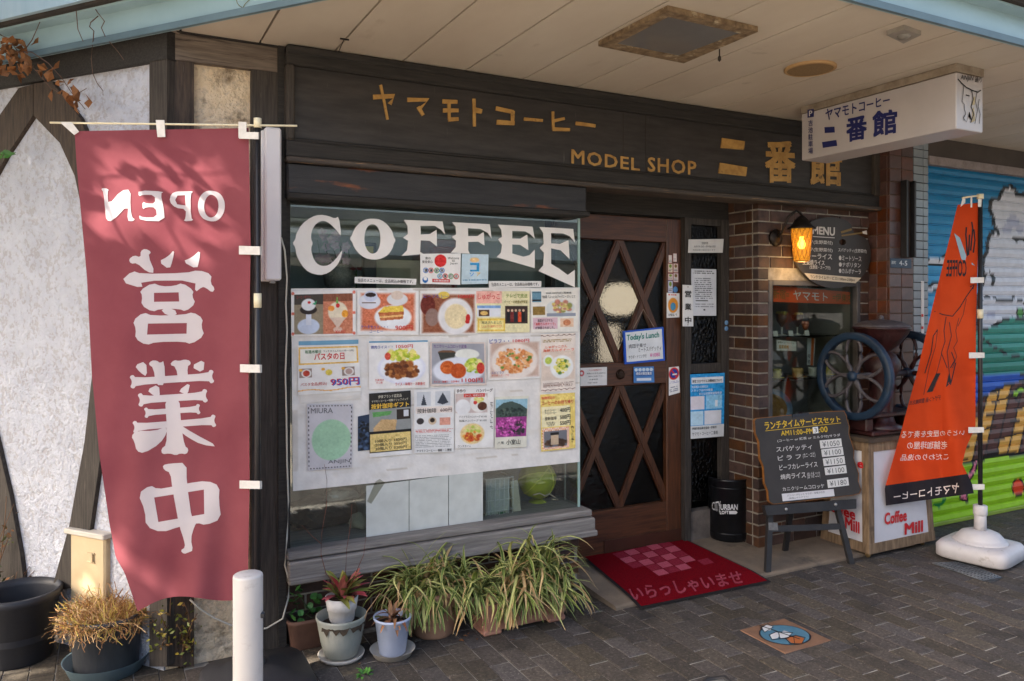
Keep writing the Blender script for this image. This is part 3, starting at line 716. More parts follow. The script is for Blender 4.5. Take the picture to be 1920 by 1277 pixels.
# the last two characters, and the Latin words
for ch, q in (('番', [(1436, 263), (1490, 268), (1490, 341), (1436, 340)]), ('館', [(1519, 277), (1577, 283), (1577, 347), (1519, 345)])):
    mb = MB(); put_text(mb, ch, q, SGN, .006, .05); mb.build('gold_character', gold, sign)
for word, q in (('MODEL', [(1072, 280), (1199, 298), (1199, 320), (1072, 306)]), ('SHOP', [(1215, 295), (1305, 303), (1305, 328), (1215, 321)])):
    mb = MB(); put_text(mb, word, q, SGN, .006, .03, spacing=1.12); mb.build('gold_word', gold, sign)

# ================================================================== CEILING THINGS
ZP = PZ(ZC)
def zq(pts, z): return [PZ(z)(u, v) for u, v in pts]
o4 = [(1122, 87), (1252, 21), (1421, 60), (1282, 119)]; i4 = [(1155, 83), (1253, 32), (1388, 63), (1273, 106)]
lt = thing('ceiling_light_panel', 'square frosted light panel in a rusty peeling frame on the soffit', 'light', PZ(ZC)(1270, 70))
A = zq(o4, ZC - .025); B = zq(i4, ZC - .025)
rust = M('rusty_frame', (146, 124, 96), (92, 74, 56), 26, .8, .5, 60, c3=(190, 176, 150), thr=.58, s3=16, metal=.1)
for k in range(4):
    j = (k + 1) % 4; MB().prism([A[k], A[j], B[j], B[k]], (0, 0, -1), .024).build('frame', rust, lt)
MB().prism([p + Vector((0, 0, .004)) for p in B], (0, 0, -1), .01).build('diffuser', M('frosted_panel', (118, 116, 116), (106, 104, 104), 3, .12, spec=.8), lt)
c = PZ(ZC - .03)(1349, 92); mb = MB(); mb.tube([c, c - Vector((0, 0, .03))], .003); mb.lathe(c - Vector((0, 0, .05)), [(.001, -.008), (.008, .0), (.007, .014), (.002, .022)], 10)
mb.build('latch', gap_m, lt)
c = PZ(ZC)(1519, 127); r_ = abs((PZ(ZC)(1567, 127) - PZ(ZC)(1471, 127)).length) / 2 * .97
sp = thing('round_ceiling_disc', 'round tan disc set in the soffit beside the hanging light box', 'ceiling fitting', c)
MB().lathe(c + Vector((0, 0, .002)), [(r_, -.002), (r_, -.012), (r_ * .9, -.017), (r_ * .87, -.01)], 40, cap=False).build('rim', M('tan_rim', (176, 142, 98), (160, 126, 84), 8, .6), sp)
MB().lathe(c + Vector((0, 0, -.012)), [(r_ * .88, .0), (.001, -.002)], 40, cap=False).build('cover', M('tan_mesh', (136, 110, 76), (120, 96, 66), 90, .8, .4, 200), sp)
c = PZ(ZC)(1694, 70)
dt = thing('soffit_detector', 'grey square plate with round lens near the canopy edge', 'detector', c)
q4 = zq([(1662, 66), (1695, 55), (1727, 66), (1694, 82)], ZC - .02)
MB().prism(q4, (0, 0, -1), .022).build('plate', M('grey_plate', (150, 144, 136), (136, 130, 122), 9, .5), dt)
cc = sum(q4, Vector()) / 4; MB().lathe(cc, [(.028, .0), (.024, -.010), (.001, -.014)], 20, cap=False).build('lens', M('lens', (128, 124, 118), None, rough=.3), dt)
c = ZP(646, 72); mb = MB(); mb.tube([c + Vector((-.02, 0, -.004)), c + Vector((.02, 0, -.004))], .004); mb.tube([c, c + Vector((0, .1, -.03)), PY(ysf - .02)(640, 98)], .0022)
tag(mb.build('wire_hook', gap_m), 'small dark wire hook under the soffit above the gold lettering', 'hook')

# ================================================================== LIGHT BOX
LX = PX(3.71); yn, yfar = LX(1793, 180).y, LX(1503, 250).y; lz0, lz1 = LX(1793, 241).z, ZC - .02
LE = PY(yn); lx2 = LE(1843, 180).x
lb = thing('light_box_sign', 'white box sign hanging from the soffit with blue Japanese lettering', 'sign', (3.71, yn, lz0))
MB().bev((3.71, yn, lz0), (lx2, yfar, lz1 - .025), .004).build('case', M('sign_acrylic', (186, 180, 180), (176, 170, 170), 3, .35, c3=(160, 146, 128), thr=.72, s3=7), lb)
MB().box((3.708, yn - .003, lz1 - .022), (lx2 + .003, yfar + .003, ZC - .002)).build('mounting_channel', M('channel', (150, 138, 122), (120, 106, 90), 14, .7), lb)
MB().box((3.7, yn - .004, lz0 - .004), (3.7 + .0, yn, lz0)) if False else None
navy = flat((28, 34, 92)); mb = MB()
write(lb, 'blue_lettering', navy, LX, .003, [('ヤマモトコーヒー', [(1548, 205), (1668, 178), (1668, 196), (1548, 226)], .03), ('番', [(1587, 221), (1625, 217), (1624, 259), (1588, 266)], .05), ('館', [(1637, 210), (1681, 205), (1680, 248), (1637, 257)], .05)])
for s in ([(1546, 244), (1565, 243)], [(1542, 272), (1569, 268)]):
    mb = MB(); put_poly(mb, stroke_px(s, 11, 1.0), LX, .003); mb.build('blue_lettering', navy, lb)
mb = MB(); put_poly(mb, [(1514, 206), (1526, 204), (1526, 219), (1514, 221)], LX, .003)
for i, ch in enumerate('吉池駐車場'): v = 226 + i * 13.0; put_text(mb, ch, [(1515.5, v), (1524, v - 1), (1524, v + 9.5), (1515.5, v + 10.5)], LX, .003, .02)
mb.build('parking_lettering', navy, lb); mb = MB(); put_text(mb, 'P', [(1517, 208), (1523, 207), (1523, 217), (1517, 218)], LX, .0045, .01); mb.build('parking_mark', white_p, lb)
ink = flat((24, 22, 22)); mb = MB()
put_text(mb, 'ANJiN', [(1801, 140), (1826, 142), (1826, 154), (1801, 152)], LE, .003, .01, shear=.2); put_text(mb, '通り', [(1828, 144), (1841, 145), (1841, 155), (1828, 154)], LE, .003, .01)
for s, wpx in (([(1796, 148), (1803, 156), (1812, 164), (1824, 170), (1834, 173), (1839, 169)], 2.2), ([(1807, 160), (1806, 176), (1804, 190), (1808, 196), (1808, 205), (1811, 212), (1807, 222), (1808, 226)], 1.0),
               ([(1811, 214), (1806, 220), (1812, 229), (1816, 219), (1822, 226), (1818, 210)], 1.0), ([(1822, 170), (1825, 186), (1821, 200), (1826, 214), (1820, 230)], 1.6), ([(1832, 173), (1829, 190), (1833, 206), (1828, 232)], 1.0), ([(1836, 186), (1834, 200), (1838, 214), (1836, 232)], 1.0), ([(1811, 178), (1818, 180)], 2.0)):
    put_poly(mb, stroke_px(s, wpx * .95), LE, .003)
mb.build('profile_drawing', ink, lb)
mb = MB(); put_poly(mb, [(1824, 184), (1829, 180), (1828, 196), (1822, 198)], LE, .002); put_poly(mb, [(1823, 206), (1826, 200), (1829, 226), (1822, 230)], LE, .002); mb.build('profile_tint', flat((176, 160, 128)), lb)

# ================================================================== RED BRICK PILLAR, TILE PILLAR, SHUTTER
PIL = PX(PX1); py0 = PIL(1668, 500).y
RP = PY(py0); rx1 = RP(1713, 500).x; tx1 = RP(1741, 500).x
pil = thing('red_brick_pillar', 'glazed red brick pillar between the coffee shop and the grey tiles', 'pillar', (PX1, py0, 0))
core = MB().box((PX1 + .006, py0 + .006, -.01), (rx1, 4.3, 2.76)).build('core', M('dark_mortar', (104, 84, 70), (84, 68, 58), 20, .9), pil)
CR = .0905; z = .0; k = 0
while z < 2.72:
    n = (rx1 - PX1) / 2
    for i in range(2):
        o = obj('brick', brick_mesh(n - .006, .02, CR - .006, redtile_m, .002), None); par(o, pil); o.location = (PX1 + n * (i + .5), py0 + .01 + random.uniform(0, .001), z + CR / 2)
    nn = (YF - py0) / 2
    for i in range(2):
        o = obj('brick', brick_mesh(.02, nn - .006, CR - .006, redtile_m, .002), None); par(o, pil); o.location = (PX1 + .01, py0 + .021 + (nn - .005) * (i + .5), z + CR / 2)
    z += CR; k += 1
tp = thing('grey_tile_pillar', 'narrow pillar of pale grey tiles beside the painted shutter', 'pillar', (rx1, py0, 0))
MB().box((rx1 + .001, py0 + .008, -.01), (tx1, 4.3, 2.76)).build('core', joint_dark, tp)
CT = .0585; z = .0; xm = RP(1731, 500).x
while z < 2.74:
    for a, b in ((rx1, xm), (xm, tx1)):
        o = obj('tile', brick_mesh(b - a - .005, .012, CT - .005, greytile_m, .0015), None); par(o, tp); o.location = ((a + b) / 2, py0 + .006, z + CT / 2)
    z += CT
MB().box((RP(1727, 600).x, py0 - .003, RP(1727, 625).z), (RP(1732, 600).x, py0 - .0005, RP(1727, 527).z)).build('warning_label', flat((214, 212, 208)), tp)
mb = MB()
for v in (589, 612): put_poly(mb, box4(1727.6, v, 1731.6, v + 5), RP, .005)
mb.build('label_mark', flat((200, 60, 50)), tp)
# shutter
ys = py0 + .04; SH = PY(ys); shx0 = tx1 - .0; shz1 = SH(1741, 311).z; HUEX1 = 7.4
sh = thing('roller_shutter', 'closed roller shutter painted with clouds, a green hill, sea and a patchwork barrel', 'shutter', (shx0, ys, 0))
MB().box((shx0, ys - .05, shz1 - .0), (HUEX1, ys + .3, shz1 + .06)).build('housing_strip', M('housing_strip', (150, 140, 138), (128, 118, 116), 16, .7, .3, 60), sh)
MB().box((shx0, ys - .04, shz1 + .06), (HUEX1, ys + .3, ZC - .002)).build('housing', M('housing', (78, 70, 64), (66, 58, 52), 4, .7), sh)
CLOUD = [(1935, 352), (1920, 365), (1907, 366), (1903, 354), (1895, 348), (1884, 352), (1878, 360), (1873, 373), (1863, 371), (1857, 378), (1856, 394), (1862, 406), (1863, 420), (1868, 432), (1856, 440), (1850, 458), (1852, 470), (1845, 482), (1842, 500), (1846, 520), (1838, 545), (1832, 560), (1834, 640), (1990, 640), (1990, 352)]
HILL = [(1600, 640), (1830, 618), (1850, 616), (1868, 608), (1884, 599), (1898, 594), (1920, 600), (2000, 640), (2000, 700), (1600, 700)]
SEA = [(1600, 690), (1850, 687), (2000, 680), (2000, 780), (1600, 780)]
BARREL = [(1800, 800), (1836, 752), (1860, 735), (1890, 722), (1935, 708), (2000, 700), (2000, 856), (1920, 850), (1880, 853), (1850, 858), (1800, 872)]
def inside(P, u, v):
    m = np.zeros(u.shape, bool); n = len(P)
    for i in range(n):
        (xa, ya), (xb, yb) = P[i], P[(i + 1) % n]
        if ya != yb: m ^= ((ya > v) != (yb > v)) & (u < (xb - xa) * (v - ya) / (yb - ya) + xa)
    return m
def edge_d(P, u, v, closed=True):
    d = np.full(u.shape, 1e9); n = len(P)
    for i in range(n if closed else n - 1):
        (xa, ya), (xb, yb) = P[i], P[(i + 1) % n]; L2 = (xb - xa) ** 2 + (yb - ya) ** 2
        t = np.clip(((u - xa) * (xb - xa) + (v - ya) * (yb - ya)) / L2, 0, 1); d = np.minimum(d, np.hypot(u - xa - t * (xb - xa), v - ya - t * (yb - ya)))
    return d
def mural(u, v):
    c = np.zeros(u.shape + (3,)); t = np.clip((v - 320) / 280, 0, 1)[..., None]
    c[:] = np.array((14, 118, 168)) * (1 - t) + np.array((70, 166, 212)) * t
    blk = (22, 22, 26)
    def fill(P, col, ol=3.0):
        m = inside(P, u, v); c[m] = col
        if ol: c[edge_d(P, u, v) < ol] = blk
    for P in ([(1730, 492), (1748, 482), (1762, 486), (1772, 478), (1790, 484), (1800, 492), (1770, 497), (1740, 496)], [(1730, 540), (1744, 536), (1752, 530), (1768, 532), (1790, 538), (1740, 548)]): fill(P, (214, 216, 220), 2)
    fill(CLOUD, (206, 208, 216), 3.4)
    for (x, y, r) in ((1899, 416, 12), (1888, 430, 9), (1912, 428, 8), (1858, 590, 8)):
        m = (np.hypot(u - x, v - y) < r) & inside(CLOUD, u, v); c[m] = (172, 176, 196)
    for P in ([(1858, 434), (1870, 432), (1872, 438)], [(1842, 515), (1856, 512), (1864, 522), (1861, 534)], [(1900, 446), (1906, 450), (1912, 446), (1925, 452)], [(1840, 562), (1850, 556), (1858, 560), (1866, 558), (1874, 566), (1884, 562), (1896, 566), (1900, 556)], [(1910, 562), (1920, 568), (1930, 564)]):
        c[edge_d(P, u, v, False) < 2.8] = blk
    fill(SEA, (26, 84, 178), 0); c[edge_d(SEA[:3], u, v, False) < 2] = blk
    fill(HILL, (44, 138, 122), 2.6)
    m = inside(HILL, u, v) & (v > 640 + (u - 1840) * .3) & (u > 1840); c[m] = (30, 122, 104); c[edge_d([(1842, 634), (1862, 650), (1890, 665), (1940, 676)], u, v, False) < 2.2] = blk
    for (x, y) in ((1913, 586),): c[np.hypot(u - x, (v - y) * .8) < 8] = blk; c[np.hypot(u - x, (v - y) * .8) < 5.5] = (84, 158, 82)
    m = v > 840; c[m] = (156, 204, 34)
    # barrel of skewed patches
    mB = inside(BARREL, u, v); w0 = u - 1800 + (v - 780) * .22; r0 = v - 780 + (u - 1850) * .25
    bi = np.floor(w0 / 21).astype(int); bj = np.floor(r0 / 24).astype(int)
    col = np.where((((bi * 7 + bj // 2 * 3) % 4) < 2)[..., None], np.array((98, 62, 56)), np.array((226, 168, 76)))
    c[mB] = col[mB]; g = mB & ((np.abs(w0 / 21 - np.round(w0 / 21)) < .08) | (np.abs(r0 / 24 - np.round(r0 / 24)) < .05)); c[g] = (40, 28, 28)
    c[edge_d(BARREL, u, v) < 2.6] = blk
    fill([(1898, 738), (1912, 724), (1925, 728), (1912, 738), (1905, 748)], (150, 204, 40), 2)
    for (x, y, rx, ry) in ((1909, 914, 10, 14),):
        d = np.hypot((u - x) / rx, (v - y) / ry); c[d < 1.25] = blk; c[d < 1] = (226, 74, 40)
    fill([(1834, 862), (1830, 880), (1822, 896), (1816, 902), (1814, 892), (1824, 876), (1828, 862)], (240, 130, 150), 1.6)
    fill([(1812, 912), (1814, 940), (1798, 936), (1804, 922)], (240, 130, 150), 1.6)
    P = [(1750, 944), (1760, 948), (1768, 942), (1772, 934)]; c[edge_d(P, u, v, False) < 3] = (30, 130, 60)
    return c
SP_ = .0725; nz = int(shz1 / SP_) + 1; colx = np.concatenate([np.arange(shx0, 6.7, .0075), np.arange(6.7, HUEX1, .1)])
mural_m = M_print(.4, 'mural_paint'); rows = [(0, .012), (.10, .012), (.14, .0), (.5, -.006), (.9, .0), (.97, .009), (1, .012)]
for k in range(nz):
    z0 = k * SP_
    if z0 + SP_ > shz1 + .05: break
    V = np.array([[(x, ys + dy, z0 + t * SP_) for x in colx] for t, dy in rows]); R, Cn = V.shape[:2]; V = V.reshape(-1, 3)
    d = V[:, 0] * S_ + V[:, 1] * C_; u = 960 + F_PX * (V[:, 0] * C_ - V[:, 1] * S_) / d; v = HOR - F_PX * (V[:, 2] - H) / d
    cc = mural(u, v) / 255.0
    cc = np.where(cc <= .04045, cc / 12.92, ((cc + .055) / 1.055) ** 2.4)
    fs = [(j * Cn + i, j * Cn + i + 1, (j + 1) * Cn + i + 1, (j + 1) * Cn + i) for j in range(R - 1) for i in range(Cn - 1)]
    me = bpy.data.meshes.new('slat'); me.from_pydata(V.tolist(), [], fs); me.update()
    ca = me.color_attributes.new('Col', 'FLOAT_COLOR', 'POINT'); ca.data.foreach_set('color', np.concatenate([cc, np.ones((len(cc), 1))], 1).ravel().astype(np.float32))
    obj('slat', me, mural_m, sh)
MB().bev((shx0, ys - .02, .002), (HUEX1, ys + .02, .03), .004).build('bottom_rail', M('shutter_rail', (150, 170, 60), (128, 146, 56), 8, .5), sh)
# address plate and black rail on the pillar
ap = thing('address_plate', 'dark blue address plate reading 4-5 on the red brick pillar', 'sign', RP(1688, 492))
MB().bev((RP(1668.5, 490).x, py0 - .008, RP(1668, 502).z), (RP(1707, 490).x, py0 - .001, RP(1668, 484).z), .002).build('plate', M('plate_blue', (44, 62, 84), (38, 54, 74), 6, .35), ap)
mb = MB(); put_text(mb, '4-5', box4(1686, 488.5, 1701, 497.5, .05), PY(py0 - .008), .002, .01); put_text(mb, '渚町', box4(1671, 489, 1680, 495, .05), PY(py0 - .008), .002); mb.build('lettering', flat((206, 212, 214)), ap)
rl = thing('black_wall_channel', 'tall narrow black metal channel fixed on the red brick pillar', 'channel', RP(1697, 480))
x0, x1 = RP(1688, 400).x, RP(1706, 400).x; zb, zt = RP(1697, 483).z, RP(1697, 340).z
for a, b, dy in ((x0, x0 + .018, .05), (x1 - .018, x1, .05)): MB().bev((a, py0 - dy, zb), (b, py0 - .001, zt), .002).build('flange', black_p, rl)
MB().bev((x0 + .018, py0 - .018, zb), (x1 - .018, py0 - .001, zt), .001).build('web', M('rust_black', (52, 40, 32), (36, 28, 24), 12, .6), rl)
# ================================================================== WINDOW LETTERS AND POSTERS
GP = PY(YF + .03)                # outer face of the show window glass
def C6(L): return [(530 + x / 3.368, 370 + y / 3.368) for x, y in L]
COF = [
 ([(355,118),(330,135),(290,118),(235,108),(180,125),(120,170),(85,230),(80,265),(62,290),(80,315),(88,370),(120,430),(165,475),(235,493),(290,478),(335,440),(365,395),(380,325),(355,365),(325,402),(290,430),(245,435),(210,415),(187,370),(178,320),(192,290),(178,262),(182,215),(202,175),(235,150),(275,150),(315,180),(345,215),(372,250)], []),
 ([(565,133),(620,140),(665,175),(695,220),(700,250),(715,270),(700,295),(695,320),(670,360),(625,388),(575,395),(520,385),(475,350),(448,310),(440,285),(422,260),(438,240),(445,215),(475,170),(520,140)], [[(567,168),(540,178),(522,210),(514,265),(522,310),(540,345),(567,358),(594,348),(612,312),(619,265),(612,212),(594,178)]]),
 ([(765,142),(1010,152),(1025,235),(1000,205),(960,180),(870,180),(872,235),(930,232),(972,205),(975,312),(930,275),(872,272),(868,345),(890,358),(750,370),(785,335),(792,275),(760,255),(790,232),(788,180)], []),
 ([(1070,157),(1308,170),(1320,262),(1295,225),(1250,200),(1170,195),(1172,245),(1230,245),(1270,218),(1275,305),(1235,280),(1172,282),(1172,335),(1182,356),(1062,350),(1092,315),(1095,275),(1068,250),(1095,235),(1092,185)], []),
 ([(1360,172),(1578,185),(1592,262),(1560,230),(1530,215),(1450,212),(1450,260),(1500,262),(1545,235),(1552,335),(1500,300),(1450,298),(1450,355),(1520,375),(1560,365),(1592,330),(1592,447),(1350,378),(1378,350),(1385,300),(1360,265),(1385,250),(1380,205)], []),
 ([(1620,187),(1835,200),(1845,285),(1812,245),(1770,228),(1695,226),(1695,290),(1750,295),(1805,270),(1812,390),(1755,335),(1695,322),(1695,420),(1745,450),(1800,490),(1845,458),(1845,568),(1615,465),(1645,430),(1650,350),(1622,320),(1648,295),(1645,225)], [])]
wl = thing('window_lettering', 'large white western-style COFFEE letters across the top of the window', 'lettering', GP(815, 500))
vinyl = M('white_vinyl', (236, 230, 224), (226, 219, 212), 5, .6)
for P, Hs in COF:
    mb = MB(); put_poly(mb, C6(P) if len(Hs) == 0 and len(P) < 30 else chaikin(C6(P), 1), GP, .0025, [chaikin(C6(h)) for h in Hs]); mb.build('letter', vinyl, wl)
# backing sheet
def board_cv():
    c = Cv(180, 120, (232, 227, 222)); 
    for _ in range(60): x, y = rng.random(2); c.ell(x, y, rng.uniform(.01, .05), rng.uniform(.004, .02), (222, 214, 204), 1.0, .6)
    for _ in range(26):
        x = rng.random(); y = rng.choice([.265, .56, .60, .9, .02, .92]) + rng.normal(0, .012); c.rect(x, y, x + rng.uniform(.01, .09), y + .005, (190, 176, 158), .6)
    c.rect(.0, .60, .02, .9, (214, 206, 198)); return c.noise(1.5)
poster('backing_sheet', 'big white sheet behind the menu posters covering the middle of the window', 'sheet', [(546, 541), (1087, 539), (1087, 866), (549, 921)], GP, board_cv(), curl=.0006, off=.002)
BP = PY(YF + .026)
W_, RED, NAVY, BLK, BLUE, ORG, GRN = (238, 234, 230), (206, 44, 44), (52, 70, 160), (34, 32, 32), (50, 96, 190), (226, 110, 50), (70, 150, 70)
def cvs(q, bgc=W_, k=1.0): return Cv(int(abs(q[1][0] - q[0][0]) * k), int(abs(q[3][1] - q[0][1]) * k), bgc)
def food_fade(c, x0, y0, x1, y1, col): 
    d = np.minimum(np.minimum(c.x - x0, x1 - c.x), np.minimum(c.y - y0, y1 - c.y)); return c.put(np.clip(d / .06, 0, 1), col)
# 1 parfait
q = [(546, 546), (667, 543), (667, 629), (546, 631)]; c = cvs(q).rect(.05, .08, .5, .95, (150, 136, 112)).rect(.05, .08, .5, .3, (70, 64, 56)).rect(.5, .08, .95, .95, (206, 128, 96)).rect(.5, .08, .95, .25, (140, 84, 60))
c.ell(.27, .78, .17, .17, (206, 216, 236)).rect(.23, .5, .31, .75, (224, 228, 240)).ell(.27, .42, .13, .1, (44, 34, 32)).ell(.27, .31, .11, .13, (240, 240, 242)).ell(.28, .26, .025, .03, (206, 40, 40)).poly([(.33, .3), (.4, .22), (.38, .32)], (70, 170, 120))
c.ell(.72, .48, .15, .22, (240, 224, 196)).ell(.83, .52, .05, .08, (240, 160, 50)).ell(.62, .4, .05, .06, (244, 150, 60)).ell(.72, .34, .03, .05, (212, 44, 44)).poly([(.69, .3), (.71, .12), (.73, .3)], (130, 190, 90)).poly([(.6, .6), (.84, .6), (.74, .8), (.7, .8)], (226, 200, 180)).ell(.72, .86, .07, .06, (226, 190, 170))
for x, y in ((.03, .06), (.97, .06), (.03, .94), (.97, .94), (.03, .5), (.97, .5)): c.ell(x, y, .025, .035, (226, 120, 100))
poster('menu_poster', 'poster of two ice cream parfaits at the top left of the window', 'poster', q, BP, c, [('コーヒーゼリー', .08, .1, .3, .17, (170, 40, 40)), ('¥650', .68, .88, .84, .94, RED)])
# 2 cake set
q = [(670, 545), (785, 545), (785, 628), (670, 628)]; c = food_fade(cvs(q), .04, .04, .96, .92, (214, 120, 86))
c.ell(.2, .25, .18, .17, (224, 224, 232)).ell(.22, .13, .11, .12, (206, 212, 232)).ell(.22, .1, .085, .05, (46, 30, 26)).ell(.65, .2, .17, .14, (232, 230, 232)).ell(.65, .11, .1, .1, (226, 206, 190)).ell(.58, .6, .3, .27, (240, 240, 242)).poly([(.34, .5), (.44, .36), (.74, .34), (.76, .48)], (244, 208, 84)).poly([(.34, .5), (.76, .47), (.74, .64), (.38, .68)], (196, 112, 64)).poly([(.36, .58), (.75, .54), (.75, .58), (.37, .62)], (240, 190, 120)).rect(.08, .27, .3, .29, (120, 90, 80))
poster('menu_poster', 'cake and coffee set poster priced 900 yen', 'poster', q, BP, c, [('ケーキセット・・・', .06, .78, .5, .86, NAVY, .01), ('900円', .62, .78, .9, .9, RED, .02), ('コーヒー', .2, .88, .42, .95, NAVY)])
# 3 curry
q = [(788, 545), (893, 546), (893, 627), (787, 628)]; c = food_fade(cvs(q), .02, .06, .99, .98, (150, 88, 60)); c.ell(.14, .33, .13, .22, (110, 40, 26)).ell(.22, .6, .12, .2, (150, 120, 110)).ell(.42, .1, .1, .08, (230, 200, 90)).ell(.63, .58, .31, .42, (236, 232, 232)).ell(.64, .58, .2, .28, (240, 220, 176)).ell(.85, .62, .04, .09, (206, 40, 36)).ell(.84, .7, .04, .05, (206, 40, 36))
poster('menu_poster', 'poster of a white plate of curry rice with red pickle priced 1080 yen', 'poster', q, BP, c, [('1080円', .68, .08, .96, .17, RED, .02), ('ビーフカレー', .06, .08, .5, .16, NAVY)])
# 4 television news
q = [(893, 546), (993, 546), (993, 623), (893, 624)]; c = cvs(q, (236, 226, 180)).rect(0, 0, .48, .3, (246, 186, 170)).rect(.02, .35, .46, .41, (130, 170, 220)).rect(.02, .41, .46, .62, (228, 230, 236)).rect(.05, .45, .25, .6, (90, 60, 40)).ell(.15, .53, .07, .05, (230, 190, 110)).rect(.03, .66, .54, .96, (236, 200, 90)).rect(.06, .7, .51, .92, (246, 226, 150)).rect(.54, .36, .96, .78, (66, 48, 40))
for i, x in enumerate((.6, .67, .74, .81, .88)): c.rect(x - .025, .5, x + .025, .74, [(30, 28, 30), (120, 40, 40), (34, 34, 44), (222, 80, 40), (30, 28, 30)][i]).ell(x, .47, .02, .03, (226, 190, 160))
poster('menu_poster', 'collage poster with group photo and a gold ticket banner', 'poster', q, BP, c, [('しゅがっこ', .03, .05, .44, .2, (214, 70, 80), .02), ('バービーの絶景&伊東園', .52, .22, .96, .3, (120, 110, 30), .01), ('テレビで放送', .56, .06, .96, .16, (110, 140, 40), .01), ('放送されました', .1, .72, .48, .79, BLK), ('しょう油わさび', .1, .81, .48, .88, RED)])
# 5 pasta news
q = [(995, 542), (1084, 541), (1084, 622), (996, 624)]; c = cvs(q, (238, 232, 222)).rect(.03, .06, .22, .3, (110, 150, 170)).rect(.03, .08, .22, .1, (40, 40, 40)).rect(.03, .25, .22, .28, (40, 40, 40)).rect(.04, .4, .3, .6, (150, 120, 60)).ell(.62, .45, .3, .2, (214, 216, 214)).spk(.64, .42, .2, .13, [(214, 190, 110), (150, 150, 80), (236, 220, 160), (196, 130, 110)], 40, .045).rect(.34, .56, .94, .63, (150, 156, 170)).rect(.04, .66, .56, .92, (226, 190, 200)).rect(.62, .68, .9, .88, (236, 200, 170)).ell(.76, .78, .08, .07, (206, 130, 90))
poster('menu_poster', 'poster at the top right of the sheet with a plate of carbonara', 'poster', q, BP, c, [('2020.10/27(火) 再放送', .32, .07, .86, .13, BLK, .01), ('TBS系『ふっとみジャパニーズ?!』にて', .24, .15, .94, .22, BLK, .01), ('当店オリジナル', .14, .69, .46, .76, BLK, .02), ('「海鮮カルボナーラ」', .07, .77, .52, .84, RED, .01), ('が放送されました。', .09, .86, .5, .92, BLK, .02)])
# strips of older paper showing behind
poster('poster_edge', 'blue edge of an older poster showing above the pasta day poster', 'paper', [(560, 640), (672, 637), (672, 650), (560, 652)], BP, None, (), (120, 170, 196), off=.0005)
poster('poster_edge', 'blue edge of an older poster showing above the grilled meat poster', 'paper', [(692, 640), (802, 638), (802, 646), (692, 648)], BP, None, (), (110, 160, 188), off=.0005)
q = [(671, 781), (700, 775), (700, 843), (671, 846)]; c = cvs(q, (44, 60, 84)).spk(.4, .5, .4, .5, [(30, 36, 46), (80, 100, 130), (24, 26, 30)], 40, .1); poster('photo_print', 'dark blue photo strip sticking out behind the gift poster', 'photo', q, BP, c, off=.0005)
q = [(561, 735), (676, 731), (676, 748), (563, 757)]; poster('poster_edge', 'torn lower edge of white paper under the pasta day poster', 'paper', q, BP, None, (), (226, 220, 212), off=.0005)
# 6 pasta day
q = [(558, 648), (672, 645), (677, 733), (559, 741)]; c = cvs(q).rect(.02, .04, .98, .4, (236, 190, 90)).rect(.04, .07, .96, .37, (244, 238, 226))
for x, col in ((.14, (200, 70, 50)), (.5, (226, 200, 80)), (.82, (190, 160, 150))): c.rect(x - .11, .47, x + .09, .66, (150, 130, 120) if x != .5 else W_).ell(x, .57, .08, .085, (236, 230, 226)).ell(x, .57, .055, .06, col).ell(x - .09, .5, .03, .03, (230, 170, 60))
c.put((np.abs(c.y - .92 + .02 * np.sin(c.x * 9)) < .012).astype(float), (236, 180, 90))
poster('menu_poster', 'pasta day poster with three small dishes priced 950 yen', 'poster', q, BP, c, [('毎週木曜日', .12, .1, .38, .17, (50, 120, 70), .02), ('ランチタイムのみ(11時〜15時)', .42, .11, .92, .16, BLK), ('パスタの日', .27, .17, .76, .31, RED, .03), ('パスタ全品(税込)', .04, .76, .46, .84, (190, 50, 50), .01), ('950円', .535, .71, .985, .865, BLUE, .03), ('950円', .52, .70, .97, .85, RED, .02)])
# 7 grilled meat rice
q = [(691, 643), (803, 641), (804, 727), (692, 730)]; c = cvs(q).ell(.55, .56, .4, .34, (226, 226, 240)).ell(.55, .56, .36, .3, (240, 240, 246)).spk(.58, .28, .26, .12, [(214, 216, 80), (170, 190, 50), (240, 226, 130)], 60, .04).ell(.32, .3, .05, .08, (214, 80, 60)).spk(.55, .6, .3, .15, [(130, 70, 30), (164, 96, 44), (100, 52, 26), (190, 124, 64)], 90, .045)
poster('menu_poster', 'grilled meat rice poster with shredded cabbage priced 1050 yen', 'poster', q, BP, c, [('焼肉ライス・・', .04, .06, .4, .13, NAVY, .01), ('1050円', .46, .05, .74, .13, RED, .02), ('生姜焼き', .1, .78, .25, .83, RED), ('ポン酢', .12, .84, .23, .89, RED), ('ライス・味噌汁・お新香付', .44, .87, .94, .94, RED, .01)])
# 8 croquette
q = [(807, 641), (910, 642), (912, 722), (807, 724)]; c = cvs(q, (224, 206, 196)).rect(.03, .04, .97, .95, (164, 164, 172)).ell(.66, .28, .22, .12, (232, 232, 224)).ell(.3, .24, .16, .05, (120, 84, 60)).poly([(.14, .24), (.46, .24), (.42, .42), (.19, .42)], (60, 60, 54)).ell(.5, .65, .45, .3, (226, 228, 238)).ell(.31, .58, .13, .15, (206, 96, 34)).ell(.5, .66, .14, .17, (196, 84, 30)).spk(.78, .55, .15, .15, [(206, 214, 90), (150, 180, 50), (236, 230, 150)], 50, .04).ell(.9, .6, .07, .13, (206, 66, 48))
poster('menu_poster', 'crab cream croquette poster priced 1100 yen', 'poster', q, BP, c, [('カニクリームコロッケ定食', .06, .06, .66, .14, (110, 60, 130), .01), ('ライス・味噌汁・お新香付', .06, .88, .52, .93, RED, .01), ('1100円', .56, .83, .93, .93, RED, .03)])
